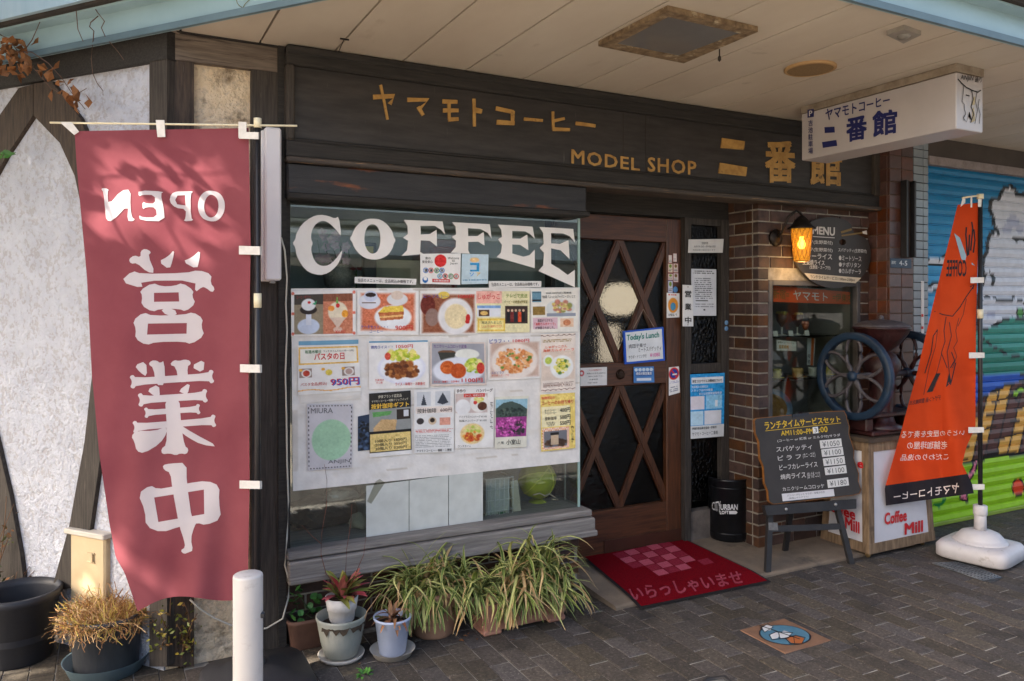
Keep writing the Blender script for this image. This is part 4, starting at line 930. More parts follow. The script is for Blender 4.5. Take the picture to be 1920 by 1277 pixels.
# 9 pilaf
q = [(915, 633), (1014, 631), (1014, 709), (915, 713)]; c = food_fade(cvs(q), .02, .1, .99, .97, (206, 176, 160)); c.ell(.5, .57, .44, .42, (240, 226, 216)).spk(.5, .56, .34, .28, [(232, 156, 96), (240, 180, 124), (214, 130, 74)], 160, .035).spk(.5, .56, .32, .26, [(110, 150, 60), (90, 130, 50)], 9, .03)
poster('menu_poster', 'poster of a plate of orange pilaf priced 1080 yen', 'poster', q, BP, c, [('ピラフ・・', .03, .04, .4, .14, NAVY, .02), ('1080円', .47, .05, .78, .13, RED, .02), ('エビピラフ', .07, .8, .3, .86, NAVY), ('サラダ・スープ付', .07, .87, .4, .92, RED)])
# 10 flyer
q = [(1014, 627), (1079, 624), (1079, 731), (1015, 736)]; c = cvs(q, (240, 226, 214)).lines(.06, .1, .94, .16, 2, (150, 120, 60)).rect(.03, .3, .97, .8, (226, 206, 190)).ell(.22, .46, .15, .1, (230, 230, 226)).ell(.22, .46, .1, .06, (190, 206, 90)).ell(.6, .58, .33, .2, (240, 240, 238)).spk(.6, .57, .2, .12, [(232, 214, 70), (200, 200, 90), (240, 230, 150), (90, 130, 60)], 50, .05).lines(.06, .84, .94, .93, 4, (110, 70, 60))
c.put((np.abs(c.y - .035 + .008 * np.sin(c.x * 40)) < .006).astype(float), (130, 90, 80)).put((np.abs(c.y - .965 + .008 * np.sin(c.x * 40)) < .006).astype(float), (130, 90, 80))
poster('menu_poster', 'narrow flyer of yellow carbonara with orange headings at the right edge', 'poster', q, BP, c, [('しゅがっこさん', .14, .2, .76, .25, (226, 90, 40), .02), ('海鮮カルボナーラ', .06, .26, .96, .31, (226, 90, 40), .02)])
# 11 town emblem poster (its figure is left out)
q = [(576, 758), (662, 757), (660, 877), (577, 883)]; c = cvs(q, (206, 202, 206)).ell(.53, .55, .43, .31, (166, 206, 172), .04)
for k in range(14):
    for x, y in ((.06 + k * .066, .03), (.06 + k * .066, .97)): c.rect(x, y - .006, x + .035, y + .006, (70, 66, 68))
    for x in (.035, .965): c.rect(x - .008, .05 + k * .066, x + .008, .08 + k * .066, (70, 66, 68))
poster('emblem_poster', 'grey poster with a green disc and the words MIURA ANJIN', 'poster', q, BP, c, [('MIURA', .08, .06, .56, .14, (110, 108, 112), .01), ('ANJIN', .46, .86, .95, .93, (110, 108, 112), .01)])
# 12 gift
q = [(692, 738), (770, 732), (772, 851), (693, 858)]; c = cvs(q, (44, 42, 40)).rect(0, .26, 1, .6, (150, 152, 150)).poly([(.1, .55), (.3, .42), (.66, .44), (.62, .6), (.1, .6)], (206, 170, 120)).rect(.66, .28, .98, .44, (50, 40, 36)).rect(.82, .3, .94, .4, (214, 214, 220)).poly([(.08, .3), (.55, .3), (.5, .36), (.1, .38)], (100, 160, 90)).rect(0, .6, 1, .64, (30, 30, 30)).rect(.03, .64, .97, .92, (232, 204, 130)).rect(0, .93, 1, 1, W_)
poster('menu_poster', 'black and gold coffee gift poster with a price table', 'poster', q, BP, c, [('伊東ブランド認定品', .22, .04, .78, .09, (224, 216, 196)), ('ヤマモトコーヒー特製ドリップバッグ', .06, .11, .94, .15, (224, 216, 196)), ('按針珈琲ギフト', .05, .17, .95, .25, (236, 190, 70), .03), ('10個入り 1850円', .14, .73, .88, .78, BLK, .01), ('20個入り 3550円', .14, .79, .88, .84, BLK, .01), ('30個入り 5200円', .14, .85, .88, .90, BLK, .01)])
# 13 anjin coffee
q = [(776, 731), (851, 728), (851, 847), (777, 850)]; c = cvs(q, (232, 230, 228)).rect(.08, .04, .42, .26, (206, 208, 212)).rect(.54, .04, .9, .26, (206, 208, 212)).poly([(.18, .25), (.25, .08), (.32, .25)], (66, 70, 80)).poly([(.58, .22), (.72, .06), (.86, .22), (.72, .25)], (60, 64, 74)).rect(.04, .28, .96, .38, (240, 226, 216)).ell(.16, .5, .09, .05, (60, 54, 54)).ell(.46, .5, .1, .06, (214, 190, 160)).ell(.46, .49, .06, .035, (50, 36, 30)).rect(.64, .45, .9, .57, (226, 160, 140)).lines(.03, .63, .97, .69, 3, (206, 80, 70)).lines(.03, .72, .97, .92, 8, (90, 88, 88))
poster('menu_poster', 'white poster with two ship pictures and coffee for 600 yen', 'poster', q, BP, c, [('按針珈琲', .08, .3, .56, .375, BLK, .01), ('600円', .66, .305, .95, .365, (90, 40, 40), .01), ('ヤマモトコーヒー一番館・二番館', .06, .945, .94, .985, BLK, .01)])
# 14 hamburg steak
q = [(854, 728), (926, 726), (925, 839), (853, 841)]; c = cvs(q).rect(.02, .1, .84, .42, (206, 186, 180)).ell(.2, .32, .2, .13, (236, 234, 234)).ell(.62, .25, .24, .16, (236, 232, 226)).spk(.6, .2, .12, .05, [(206, 200, 90), (226, 220, 140)], 20, .04).ell(.7, .31, .12, .07, (90, 50, 34)).ell(.52, .25, .05, .03, (214, 60, 50)).rect(.22, .1, .76, .16, (206, 70, 60)).ell(.45, .76, .31, .17, (236, 206, 150)).spk(.45, .7, .2, .07, [(230, 220, 150), (190, 206, 90)], 30, .045).spk(.45, .8, .2, .08, [(214, 130, 50), (236, 170, 70), (200, 80, 40)], 30, .05).lines(.9, .25, .97, .7, 18, (90, 86, 86), .6)
poster('menu_poster', 'handmade hamburg steak poster with two dishes', 'poster', q, BP, c, [('手作り', .03, .02, .26, .075, (70, 40, 40), .02), ('ハンバーグ', .54, .02, .97, .075, (70, 40, 40), .02), ('ライス、味噌汁付き', .25, .11, .73, .145, W_), ('デミグラスハンバーグ ¥1100', .1, .46, .82, .5, BLK), ('和風ハンバーグ ¥1100', .1, .525, .82, .565, BLK), ('ランチタイム', .08, .945, .42, .985, BLK)])
# 15 hill of azaleas
q = [(928, 744), (991, 742), (987, 838), (928, 841)]; c = cvs(q, (226, 222, 206)).rect(.03, .06, .97, .78, (150, 190, 206)).poly([(.03, .24), (.25, .13), (.5, .1), (.75, .16), (.97, .26), (.97, .5), (.03, .5)], (70, 86, 80)).spk(.5, .33, .45, .1, [(54, 70, 62), (90, 104, 92), (40, 52, 48)], 70, .04).rect(.03, .4, .97, .78, (150, 60, 130)).spk(.5, .6, .46, .18, [(206, 90, 176), (226, 120, 196), (170, 60, 140), (90, 50, 80), (190, 80, 160)], 200, .035).spk(.75, .64, .18, .1, [(50, 50, 50), (70, 60, 66)], 25, .04)
poster('photo_poster', 'photo poster of a hill above pink azaleas', 'poster', q, BP, c, [('八景', .08, .87, .28, .925, BLK), ('小室山', .36, .84, .8, .94, BLK, .02)])
# 16 takeaway coffee
q = [(1013, 740), (1078, 736), (1079, 840), (1015, 847)]; c = cvs(q, (244, 214, 120)).rect(.03, .22, .84, .58, (250, 236, 190)).rect(.04, .6, .82, .97, (226, 130, 80))
g = ((np.floor(c.x * 40) + np.floor(c.y * 40)) % 2 == 0) & (c.x > .04) & (c.x < .82) & (c.y > .6) & (c.y < .97); c.put(g.astype(float), (250, 236, 220)); c.rect(.1, .65, .76, .93, (120, 120, 126)).spk(.45, .86, .3, .06, [(70, 50, 40), (90, 66, 50)], 40, .05).rect(.3, .7, .5, .9, (206, 180, 150)).rect(.28, .68, .52, .73, (40, 36, 36)).lines(.88, .6, .95, .9, 14, BLK, .6)
poster('menu_poster', 'yellow takeaway coffee poster with 400, 500 and 550 yen prices', 'poster', q, BP, c, [('期間限定の', .04, .04, .42, .09, (226, 90, 80), .02), ('コーヒーのお持ち帰り', .04, .12, .95, .19, (200, 50, 60), .02), ('ホットコーヒー', .12, .27, .46, .31, BLK, .02), ('アイスコーヒー', .12, .315, .46, .355, BLK, .02), ('400円', .56, .26, .86, .34, BLK, .03), ('按針珈琲', .12, .4, .46, .46, BLK, .02), ('500円', .56, .385, .86, .465, BLK, .03), ('カフェオレ', .16, .49, .42, .53, BLK, .02), ('ココア', .2, .535, .4, .57, BLK, .02), ('550円', .56, .49, .86, .57, BLK, .03)])
# stickers above the sheet
q = [(788, 476), (864, 475), (863, 534), (788, 532)]; c = cvs(q); c.ell(.5, .24, .15, .2, (214, 40, 40), .03)
for i, x in enumerate((.14, .27, .41, .54)): c.ring(x, .55, .055, .075, [(60, 120, 200), (214, 60, 50), (80, 150, 80), (60, 120, 200)][i], .16)
for i, x in enumerate((.49, .62, .76, .89)): c.ring(x, .73, .055, .075, [(60, 160, 200), (214, 60, 50), (80, 150, 80), (214, 60, 50)][i], .16)
c.rect(.3, .82, .74, .93, (210, 50, 50)).ell(.13, .86, .07, .1, (40, 110, 180)).ell(.13, .82, .045, .06, W_)
poster('window_sticker', 'white sticker with a red sun disc and Welcome to Japan', 'sticker', q, BP, c, [('食の', .12, .1, .26, .19, BLK, .01), ('安全安心', .05, .22, .31, .31, BLK, .02), ('Welcome', .68, .11, .96, .19, BLK), ('to', .78, .2, .86, .27, BLK), ('Japan', .74, .28, .92, .37, BLK)] + [(ch, x - .035, .5, x + .035, .6, BLK, .02) for ch, x in zip('健康家族', (.14, .27, .41, .54))] + [(ch, x - .035, .68, x + .035, .78, BLK, .02) for ch, x in zip('応援の店', (.49, .62, .76, .89))] + [('全飲連加盟店', .33, .85, .71, .91, W_, .02)], off=.003)
q = [(866, 476), (916, 477), (915, 532), (865, 533)]; c = cvs(q, (196, 216, 226)); c.ell(.48, .2, .17, .08, (244, 200, 140)).rect(.32, .3, .66, .58, (30, 140, 200)).rect(.32, .37, .56, .52, (196, 216, 226)).lines(.06, .84, .94, .9, 1, (60, 120, 160))
poster('window_sticker', 'pale blue sticker with a bold blue katakana mark', 'sticker', q, BP, c, [('ソ', .3, .62, .46, .74, (60, 150, 220), .02), ('ア', .56, .62, .7, .74, (236, 190, 60), .02)], off=.003)
for q, lab in (([(665, 519), (781, 523), (780, 534), (665, 531)], 'narrow white notice strip under the first coffee letters'), ([(916, 527), (1015, 527), (1015, 538), (917, 540)], 'narrow white notice strip under the last coffee letters')):
    poster('notice_strip', lab, 'notice', q, BP, None, [('当店のメニューは、全品税込み価格です。', .05, .22, .95, .78, BLK, .01)], off=.002, curl=.0008, group='tax notice strips on the window')
# white sheets in the lower window and tape
for i, (a, b) in enumerate((((686, 911, 1008), (767, 901, 997)), ((767, 901, 997), (841, 891, 987)), ((841, 891, 987), (906, 884, 979)))):
    poster('window_screen', ['left sheet of the three white panels low in the window', 'middle sheet of the three white panels low in the window', 'right sheet of the three white panels low in the window'][i], 'panel', [(a[0] + .6, a[1]), (b[0] - .6, b[1]), (b[0] - .6, b[2]), (a[0] + .6, a[2])], GP, None, (), (206, 208, 202), curl=.0004, off=.002, group='white panels low in the window')
mb = MB(); put_poly(mb, [(704, 903), (712, 898), (722, 905), (696, 945), (688, 940)], GP, .004); tag(mb.build('tape_strip', M_glass('tape', (214, 214, 206), .3)), 'clear crumpled tape strip at the corner of the left white panel', 'tape')

# ================================================================== THINGS IN THE SHOW WINDOW
fz = wB - .012
def at_floor(u, y): p = PY(y)(u, 900); return Vector((p.x, y, fz))
ball_m = M('yellow_ball', (176, 182, 40), (150, 158, 34), 5, .45, .1, 60, spec=.4)
def ball(u, y, v, r, lab):
    p = PY(y)(u, v); t = thing('striped_ball', lab, 'ball', p, 'yellow balls in the window')
    prof = [(max(.001, r * math.sin(a)), -r * math.cos(a)) for a in np.linspace(0, math.pi, 15)]
    MB().lathe(p, prof, 26).build('ball', ball_m, t)
    for k in range(3):
        ax = Vector((math.cos(k * 1.05 + .4), .5, math.sin(k * 1.05))).normalized(); e1 = ax.orthogonal().normalized(); e2 = ax.cross(e1)
        MB().tube([p + (e1 * math.cos(a) + e2 * math.sin(a)) * r for a in np.linspace(0, 2 * math.pi, 40)[:-1]], .004, 5, closed=True).build('seam', M('ball_seam', (206, 206, 70), None, rough=.5), t)
ball(1007, YF + .22, 898, .11, 'upper yellow striped ball on show behind the glass'); 
p = at_floor(1008, YF + .22)
ball(1008, YF + .24, PY(YF + .24)(1008, 0).z * 0 + 962, .085, 'lower yellow ball half hidden at the window floor')
# wire basket with white box, white boxes
t = thing('wire_basket', 'white wire basket standing in the right of the show window', 'basket', at_floor(938, YF + .15))
a, b = at_floor(908, YF + .12), at_floor(958, YF + .12); zt = PY(YF + .12)(935, 893).z
mb = MB()
for k in range(7): x = a.x + (b.x - a.x) * k / 6; mb.tube([(x, YF + .10, fz + .012), (x - .004, YF + .085, zt)], .002)
for k in range(5): z = fz + .014 + (zt - fz - .02) * k / 4; mb.tube([(a.x, YF + .095, z), (b.x, YF + .095, z), (b.x, YF + .26, z), (a.x, YF + .26, z)], .002 if k < 4 else .004, closed=True)
mb.build('wires', M('white_wire', (206, 208, 206), None, rough=.35), t)
o = thing('white_carton', 'white carton inside the wire basket', 'box', a); MB().bev((a.x + .012, YF + .11, fz + .004), (b.x - .012, YF + .24, zt - .01), .004).build('carton', M('carton', (196, 198, 192), (184, 186, 180), 8, .6), o)
MB().box((a.x + .08, YF + .103, fz + .03), (a.x + .12, YF + .1095, fz + .06)).build('green_sticker', flat((40, 110, 70)), o)
c0 = at_floor(972, YF + .11); R = Matrix.Rotation(math.radians(-7), 3, 'Y')
o = MB(); o.box((-.022, 0, 0), (.022, .10, .22), R, c0 + Vector((0, 0, .004))); tag(o.build('flat_box', M('cream_box', (206, 198, 176), (190, 182, 160), 6, .6)), 'slim cream box leaning beside the wire basket', 'box')
tag(MB().tube([PY(YF + .09)(u, v) for u, v in ((1000, 928), (1012, 925), (1022, 930), (1030, 926), (1040, 932), (1048, 938), (1035, 936))], .004).build('rope', M('rope', (176, 160, 140), None, rough=.9)), 'short loop of pale rope between the two yellow balls', 'rope')
x = PY(YF + .2)(1060, 900).x; tag(MB().box((x - .004, YF + .2, fz), (x + .004, YF + .21, fz + .34)).build('metal_strut', M('strut', (180, 176, 168), None, rough=.4, metal=.4)), 'thin pale metal strut upright at the right of the show window', 'strut')
# crumpled plastic bag and driftwood in the dark left part
def lump(name, lab, cat, c, rx, ry, rz, mat, sd, amp=.25, n=3):
    bm = bmesh.new(); bmesh.ops.create_icosphere(bm, subdivisions=n, radius=1); r = np.random.default_rng(sd); K = r.normal(0, 1, (10, 3)) * 3; ph = r.uniform(0, 6, 10)
    for v in bm.verts:
        k = sum(math.sin(Vector(K[i]).dot(v.co) + ph[i]) * (1 / (1 + i * .4)) for i in range(10)); v.co = Vector((v.co.x * rx, v.co.y * ry, max(v.co.z, -.6) * rz)) * (1 + amp * k * .35) + Vector(c)
    me = bpy.data.meshes.new(name); bm.to_mesh(me); bm.free(); return tag(obj(name, me, mat), lab, cat)
lump('dark_cloth', 'dark folded cloth at the left of the show window', 'cloth', PY(YF + .35)(600, 960) , .2, .12, .09, M('dark_cloth', (52, 50, 48), (34, 32, 32), 10, .8), 3)
lump('plastic_bag', 'crumpled clear plastic bag at the left of the show window', 'bag', PY(YF + .22)(650, 920), .12, .07, .05, M('plastic_bag', (176, 178, 176), (120, 122, 120), 14, .15, spec=.8), 5, .45)
lump('white_cushion', 'small pale cushion beside the first white panel', 'cushion', PY(YF + .2)(672, 978), .05, .05, .05, M('pale_cushion', (176, 172, 150), (150, 146, 128), 8, .8), 8, .2)
# shelf inside carrying the flowers
shz = PY(YF + .3)(700, 548).z; MB().box((wL, YF + .12, shz - .02), (wR - .02, CB, shz)).build('showcase_shelf', M('shelf_board', (120, 112, 100), (104, 96, 86), 4, .6), shop)
vs_ = PY(YF + .28)(636, 510); t = thing('orchid_vase', 'speckled vase of white and purple orchids behind the letter C', 'plant', (vs_.x, vs_.y, shz))
MB().lathe((vs_.x, vs_.y, shz), [(.045, 0), (.075, .04), (.085, .09), (.075, .13), (.06, .145), (.055, .14)], 24).build('vase', M('speckled_vase', (150, 142, 128), (110, 102, 92), 90, .5), t)
pet = MB()
for i in range(15):
    u, v = rng.uniform(596, 656), rng.uniform(436, 496); p = PY(YF + .2 + rng.uniform(0, .1))(u, v); a0 = rng.uniform(0, 6)
    for k in range(5):
        an = a0 + k * 1.257; e = Vector((math.cos(an), -.25, math.sin(an))); sd = Vector((-math.sin(an), 0, math.cos(an)))
        pet.add([p, p + e * .012 + sd * .011, p + e * .027, p + e * .012 - sd * .011], [(0, 1, 2, 3)])
pet.build('petals', M('orchid_petal', (214, 190, 196), (190, 150, 170), 60, .6), t)
mb = MB()
for i in range(5): mb.tube([(vs_.x, vs_.y, shz + .12), PY(YF + .3)(600 + i * 13, 480 - i * 6), PY(YF + .25)(595 + i * 15, 450 + i * 8)], .003)
mb.build('stems', M('stem_green', (70, 90, 50), None, rough=.6), t)
pp = PY(YF + .22)(668, 505); t = thing('red_flower', 'small red artificial flower beside the orchid vase', 'flower', pp); mb = MB()
for i in range(14): an = i * 2.4; e = Vector((math.cos(an), -.3 * math.sin(i), abs(math.sin(an * 1.3)) * .9)); sd = e.orthogonal().normalized(); mb.add([pp, pp + e * .03 + sd * .012, pp + e * .055, pp + e * .03 - sd * .012], [(0, 1, 2, 3)])
mb.build('petals', M('red_petal', (150, 60, 56), (110, 40, 40), 30, .6), t); MB().tube([pp, (pp.x, pp.y, shz)], .004).build('stem', MATS['stem_green'], t)
p = PY(YF + .25)(822, 470); tag(MB().bev((p.x - .09, YF + .22, shz), (p.x + .1, YF + .42, p.z + .06), .004).build('pink_box', M('pink_box', (190, 140, 134), (170, 120, 116), 4, .7)), 'pink box standing behind the letter F in the window', 'box')
tag(MB().bev((p.x - .07, YF + .14, shz), (p.x + .05, YF + .21, PY(YF + .14)(822, 462).z), .003).build('red_box', M('red_box', (166, 60, 46), (150, 50, 40), 4, .6)), 'low red box behind the welcome sticker', 'box')
p = PY(YF + .3)(740, 505); tag(MB().bev((p.x - .12, YF + .26, shz), (p.x + .16, YF + .36, p.z + .05), .003).build('cream_panel', M('cream_panel', (190, 182, 156), (176, 168, 144), 4, .7)), 'cream box lid behind the letter O in the window', 'box')
p = PY(YF + .16)(693, 470); t = thing('black_packet', 'small black packet with yellow print behind the letter O', 'packet', p); MB().bev((p.x - .035, YF + .15, shz), (p.x + .035, YF + .19, p.z + .04), .006).build('packet', M('black_pack', (36, 34, 30), None, rough=.35), t)
mb = MB(); put_poly(mb, box4(686, 462, 700, 474), PY(YF + .149), .001); mb.build('print', flat((196, 170, 50)), t)

# ================================================================== ON THE DOOR AND SIDE LIGHT
DPo = PY(YD - .012)
t = thing('lunch_whiteboard', 'small blue framed whiteboard with handwritten lunch menu hanging on the door', 'whiteboard', DPo(1207, 648))
q = [(1169, 621), (1244, 613), (1247, 676), (1172, 683)]
TB = PY(YD - .03)
MB().prism([TB(u, v) for u, v in q], (0, -1, 0), .012).build('frame', M('blue_frame', (30, 84, 190), None, rough=.4), t)
qi = sub(q, .045, .05, .955, .94); poster('writing_surface', None, None, qi, TB, None, (), (226, 228, 230), curl=0, off=.0015, parent=t)
mb = MB(); put_text(mb, "Today's Lunch", sub(q, .08, .12, .88, .34), TB, .003, .035, shear=.1); mb.build('green_lettering', flat((30, 130, 116)), t)
write(t, 'black_lettering', flat(BLK), TB, .003, [('肉団子乗せ', sub(q, .12, .42, .55, .54)), ('ミートスパゲッティ', sub(q, .35, .54, .92, .68)), ('サラダ・ドリンク付', sub(q, .1, .75, .54, .86))])
mb = MB(); put_text(mb, '¥1080', sub(q, .63, .74, .88, .86), TB, .003); mb.build('pink_lettering', flat((206, 60, 150)), t)
MB().tube([TB(1187, 617), DPo(1206, 580, .004), TB(1227, 614)], .0012).build('cord', M('cord', (176, 166, 150), None, rough=.8), t)
q = [(1088, 690), (1138, 688), (1138, 722), (1088, 724)]; c = cvs(q).ring(.06, .3, .07, .12, (200, 50, 50), .3)
poster('smoking_notice', 'white smoking notice at the left of the door rail', 'notice', q, DPo, c, [('こちらは禁煙席です', .28, .1, .8, .2, (190, 50, 50)), ('喫煙される方は店外の', .25, .28, .95, .37, BLK), ('場所をご利用ください。', .3, .45, .9, .53, BLK), ('営業時間', .34, .62, .66, .7, BLK), ('7:30~18:00', .28, .8, .64, .88, BLK)])
q = [(1188, 688), (1226, 687), (1227, 717), (1188, 718)]; c = cvs(q, (74, 128, 190)).rect(.1, .3, .9, .55, (40, 90, 160)).rect(.16, .7, .84, .86, (214, 222, 232))
for x in (.14, .32, .5, .68, .86): c.ell(x, .2, .08, .1, (206, 220, 232))
poster('blue_door_sticker', 'eight-cornered blue and white sticker on the middle rail of the door', 'sticker', q, DPo, c, [('感染対策営業店', .12, .34, .88, .52, (240, 240, 240), .02)])
q = [(1254, 689), (1273, 687), (1275, 736), (1254, 742)]; c = cvs(q, k=1.2).ell(.5, .25, .4, .2, (40, 60, 150), .05).ring(.5, .25, .4, .19, (206, 40, 44), .16).poly([(.2, .12), (.3, .1), (.8, .36), (.7, .4)], (206, 40, 44)).rect(.35, .26, .75, .3, W_).lines(.1, .52, .9, .62, 2, (60, 60, 160)).lines(.1, .72, .9, .92, 3, (110, 110, 130))
poster('no_smoking_sticker', 'white tall sticker with a red and blue no smoking ring on the door stile', 'sticker', q, DPo, c, [])
# small stickers on the stile
sm = [((1253.5, 478), (1260, 493), (226, 220, 214), 'topmost left of the small stickers on the door stile'), ((1262, 475), (1269, 491), (226, 216, 212), 'topmost right of the small stickers on the door stile'), ((1252.5, 494), (1261.5, 511), (222, 210, 190), 'second left small sticker on the door stile, with a green star'), ((1262.5, 494), (1271.5, 511), (222, 206, 196), 'second right small sticker on the door stile, with a brown star'), ((1252.5, 513), (1262, 525), (216, 200, 196), 'third left small sticker on the door stile'), ((1262.5, 512), (1272, 529), (218, 206, 204), 'third right small sticker on the door stile, with a green star'), ((1252.5, 526), (1261.5, 549), (206, 206, 220), 'lowest left blue-edged small sticker on the door stile')]
for i, (a, b, col, lab) in enumerate(sm):
    q = box4(a[0], a[1], b[0], b[1], .03); c = Cv(12, 18, col).frame([(190, 60, 60), (90, 90, 150)][i == 6], .05)
    if i > 1: c.ell(.5, .3, .26, .18, [(120, 150, 50), (130, 100, 50)][i % 2])
    c.lines(.15, .6, .85, .9, 2, (120, 110, 110)); poster('year_sticker', lab, 'sticker', q, DPo, c, group='small membership stickers on the door', curl=.0004, off=.0025)
for (u, v, lab) in ((1266.5, 543, 'small round blue sticker under the sticker column on the door stile'),):
    o = MB().lathe(DPo(u, v, .002), [(.001, .0012), (.019, .001), (.02, 0)], 20, (0, -1, 0)).build('round_sticker', flat((90, 140, 190))); tag(o, lab, 'sticker')
q = [(1250, 549), (1274, 550), (1274, 595), (1250, 596)]; c = cvs(q, k=1.2).ell(.5, .5, .38, .3, (232, 150, 50)).ell(.5, .55, .2, .16, (80, 150, 190)).lines(.15, .84, .85, .95, 2, (70, 70, 70)).lines(.15, .06, .85, .14, 1, (200, 60, 50)); poster('oval_sticker', 'white sticker with an orange oval on the door stile', 'sticker', q, DPo, c, [], off=.003)
SLP = PY(YD - .046)
q = [(1281, 534), (1299, 535), (1300, 612), (1281, 612)]
t = thing('open_plate', 'narrow white plate reading open in three black characters between door and side light', 'sign', SLP(1290, 570))
MB().prism([PY(YD - .056)(u, v) for u, v in q], (0, -1, 0), .008).build('plate', white_p, t)
write(t, 'lettering', flat((28, 26, 28)), PY(YD - .056), .002, [(ch, box4(1284.5, v, 1296, v + 12, .04), .04) for ch, v in zip('営業中', (545, 569, 594))])
mb = MB()
for v in (538, 609): mb.lathe(PY(YD - .057)(1290, v), [(.004, 0), (.001, .003)], 8, (0, -1, 0))
mb.build('pins', rust, t)
SL = PY(YD - .03)
q = [(1291, 449), (1357, 448), (1355, 474), (1290, 474)]; poster('hours_sheet', 'curled white opening hours slip across the top of the side light', 'notice', q, SLP, None, [('営業時間', .38, .2, .56, .38, (90, 88, 88), .01), ('AM9:00~PM6:00', .16, .46, .78, .62, (90, 88, 88)), ('時間変更の場合があります', .14, .72, .78, .86, (110, 108, 108))], (216, 212, 208), curl=.004)
q = [(1295, 504), (1343, 505), (1343, 592), (1299, 592)]; c = cvs(q, (216, 216, 220), 1.1).lines(.1, .04, .9, .12, 2, BLK).lines(.14, .2, .86, .66, 11, (80, 80, 84), .45).rect(.16, .665, .66, .69, (40, 40, 40)).lines(.12, .74, .9, .84, 2, (120, 120, 124)).rect(.46, .85, .54, .89, (50, 50, 50)); poster('typed_notice', 'white typed notice sheet on the side light glass', 'notice', q, SL, c, [], off=.006)
q = [(1294, 702), (1359, 699), (1357, 818), (1295, 823)]; c = cvs(q, (44, 152, 214)).rect(.04, .06, .95, .16, (232, 234, 236)).rect(0, .8, 1, 1, (226, 226, 224)).rect(.02, .35, .42, .55, (232, 222, 226)).rect(.46, .34, .92, .55, (150, 206, 236)).rect(.01, .58, .38, .79, (196, 226, 240)).rect(.42, .58, .9, .79, (230, 228, 230)).rect(.72, .42, .8, .52, (236, 240, 244))
poster('blue_health_poster', 'bright blue health notice poster low on the side light', 'poster', q, SLP, c, [('新型コロナウイルス感染症について', .07, .09, .92, .135, BLK, .03), ('体調等の点検及び', .04, .18, .52, .22, (236, 240, 244), .01), ('スタッフはPCR検査', .03, .235, .66, .275, (236, 240, 244), .01), ('または抗原検査陰性済', .26, .29, .92, .33, (236, 240, 244), .01), ('伊東市食品衛生協会・伊東市', .05, .825, .78, .865, BLK, .02), ('ヤマモトコーヒー二番館', .05, .9, .82, .96, BLK)], off=.005)
for v, lab in ((605, 'upper tiny round blue sticker on the frame beside the brick pier'), (616, 'lower tiny round blue sticker on the frame beside the brick pier')):
    o = MB().lathe(PY(YD - .04)(1362, v, .001), [(.001, .0012), (.015, .001), (.016, 0)], 18, (0, -1, 0)).build('round_sticker', flat((110, 150, 190))); tag(o, lab, 'sticker')
# lamp seen through the door glass
p = PY(YD + .25)(1162, 552); t = thing('paper_lamp', 'glowing white paper lamp seen through the lattice door', 'lamp', p)
MB().lathe((p.x, p.y, PY(YD + .25)(1162, 590).z), [(.05, 0), (.1, .02), (.128, .06), (.135, .1), (.125, .14), (.1, .175), (.06, .2), (.03, .205)], 24).build('shade', M('lamp_paper', (236, 230, 218), None, rough=.9, emit=(255, 246, 230), estr=.42), t)
MB().cyl((p.x, p.y, PY(YD + .25)(1162, 515).z), (p.x, p.y, 2.6), .004).build('cable', black_p, t)
p = PY(YD + .3)(1140, 650); tag(MB().box((p.x - .07, YD + .28, p.z - .1), (p.x + .08, YD + .30, p.z + .14)).build('white_curtain', M('glowing_curtain', (226, 220, 210), None, rough=.9, emit=(255, 246, 234), estr=.3)), 'pale self-glowing curtain strip seen through the lower left of the door lattice', 'curtain')  # the cloth itself emits; its lit look is put into the material
# ================================================================== DISPLAY WINDOW IN THE PIER
dw = MB()
dw.bev((WX0, YF - .004, WZ0), (WX0 + .035, YF + .06, WZ1), .004).bev((WX1 - .035, YF - .004, WZ0), (WX1, YF + .06, WZ1), .004).bev((WX0 + .035, YF - .003, WZ1 - .035), (WX1 - .035, YF + .06, WZ1), .004).bev((WX0 + .035, YF - .003, WZ0), (WX1 - .035, YF + .06, WZ0 + .035), .004)
dwin = dw.build('display_window', M('display_frame', (70, 66, 64), (92, 88, 86), 6, .6, .2, 40), shop)
MB().box((WX0 + .03, YF + .03, WZ0 + .03), (WX1 - .03, YF + .035, WZ1 - .03)).build('pane', M_glass('display_glass', (230, 236, 234), refl=1.3), dwin)
MB().box((WX0, YF + .05, WZ0), (WX0 + .01, YF + .45, WZ1)).box((WX1 - .01, YF + .05, WZ0), (WX1, YF + .45, WZ1)).box((WX0, YF + .45, WZ0), (WX1, YF + .46, WZ1)).box((WX0, YF + .05, WZ0 - .01), (WX1, YF + .46, WZ0 + .01)).box((WX0, YF + .05, WZ1 - .02), (WX1, YF + .46, WZ1)).build('case_lining', M('case_lining', (150, 142, 134), (126, 118, 112), 3, .6), dwin)
YS = YF + .16; SHF = PY(YF + .09)
shelf_z = [PY(YF + .1)(1520, v).z for v in (629, 708)]
for z in shelf_z: MB().box((WX0 + .01, YF + .07, z - .006), (WX1 - .01, YF + .44, z)).build('shelf', M_glass('shelf_glass', (120, 140, 134), refl=2.0), dwin)
q = [(1450, 536), (1600, 548), (1600, 571), (1450, 566)]
poster('orange_banner', 'orange banner with the shop name inside the display window of the pier', 'banner', q, PY(YF + .06), Cv(30, 8, (206, 84, 32)), [('ヤマモト', .25, .2, .68, .82, (206, 204, 200), .01), ('新宿=', .0, .2, .2, .8, (60, 90, 30)), ('=伊東店', .74, .2, .99, .8, (60, 90, 30))], curl=.001)
glassm = M('clear_glass', (236, 240, 240), None, rough=.03, trans=1.0)
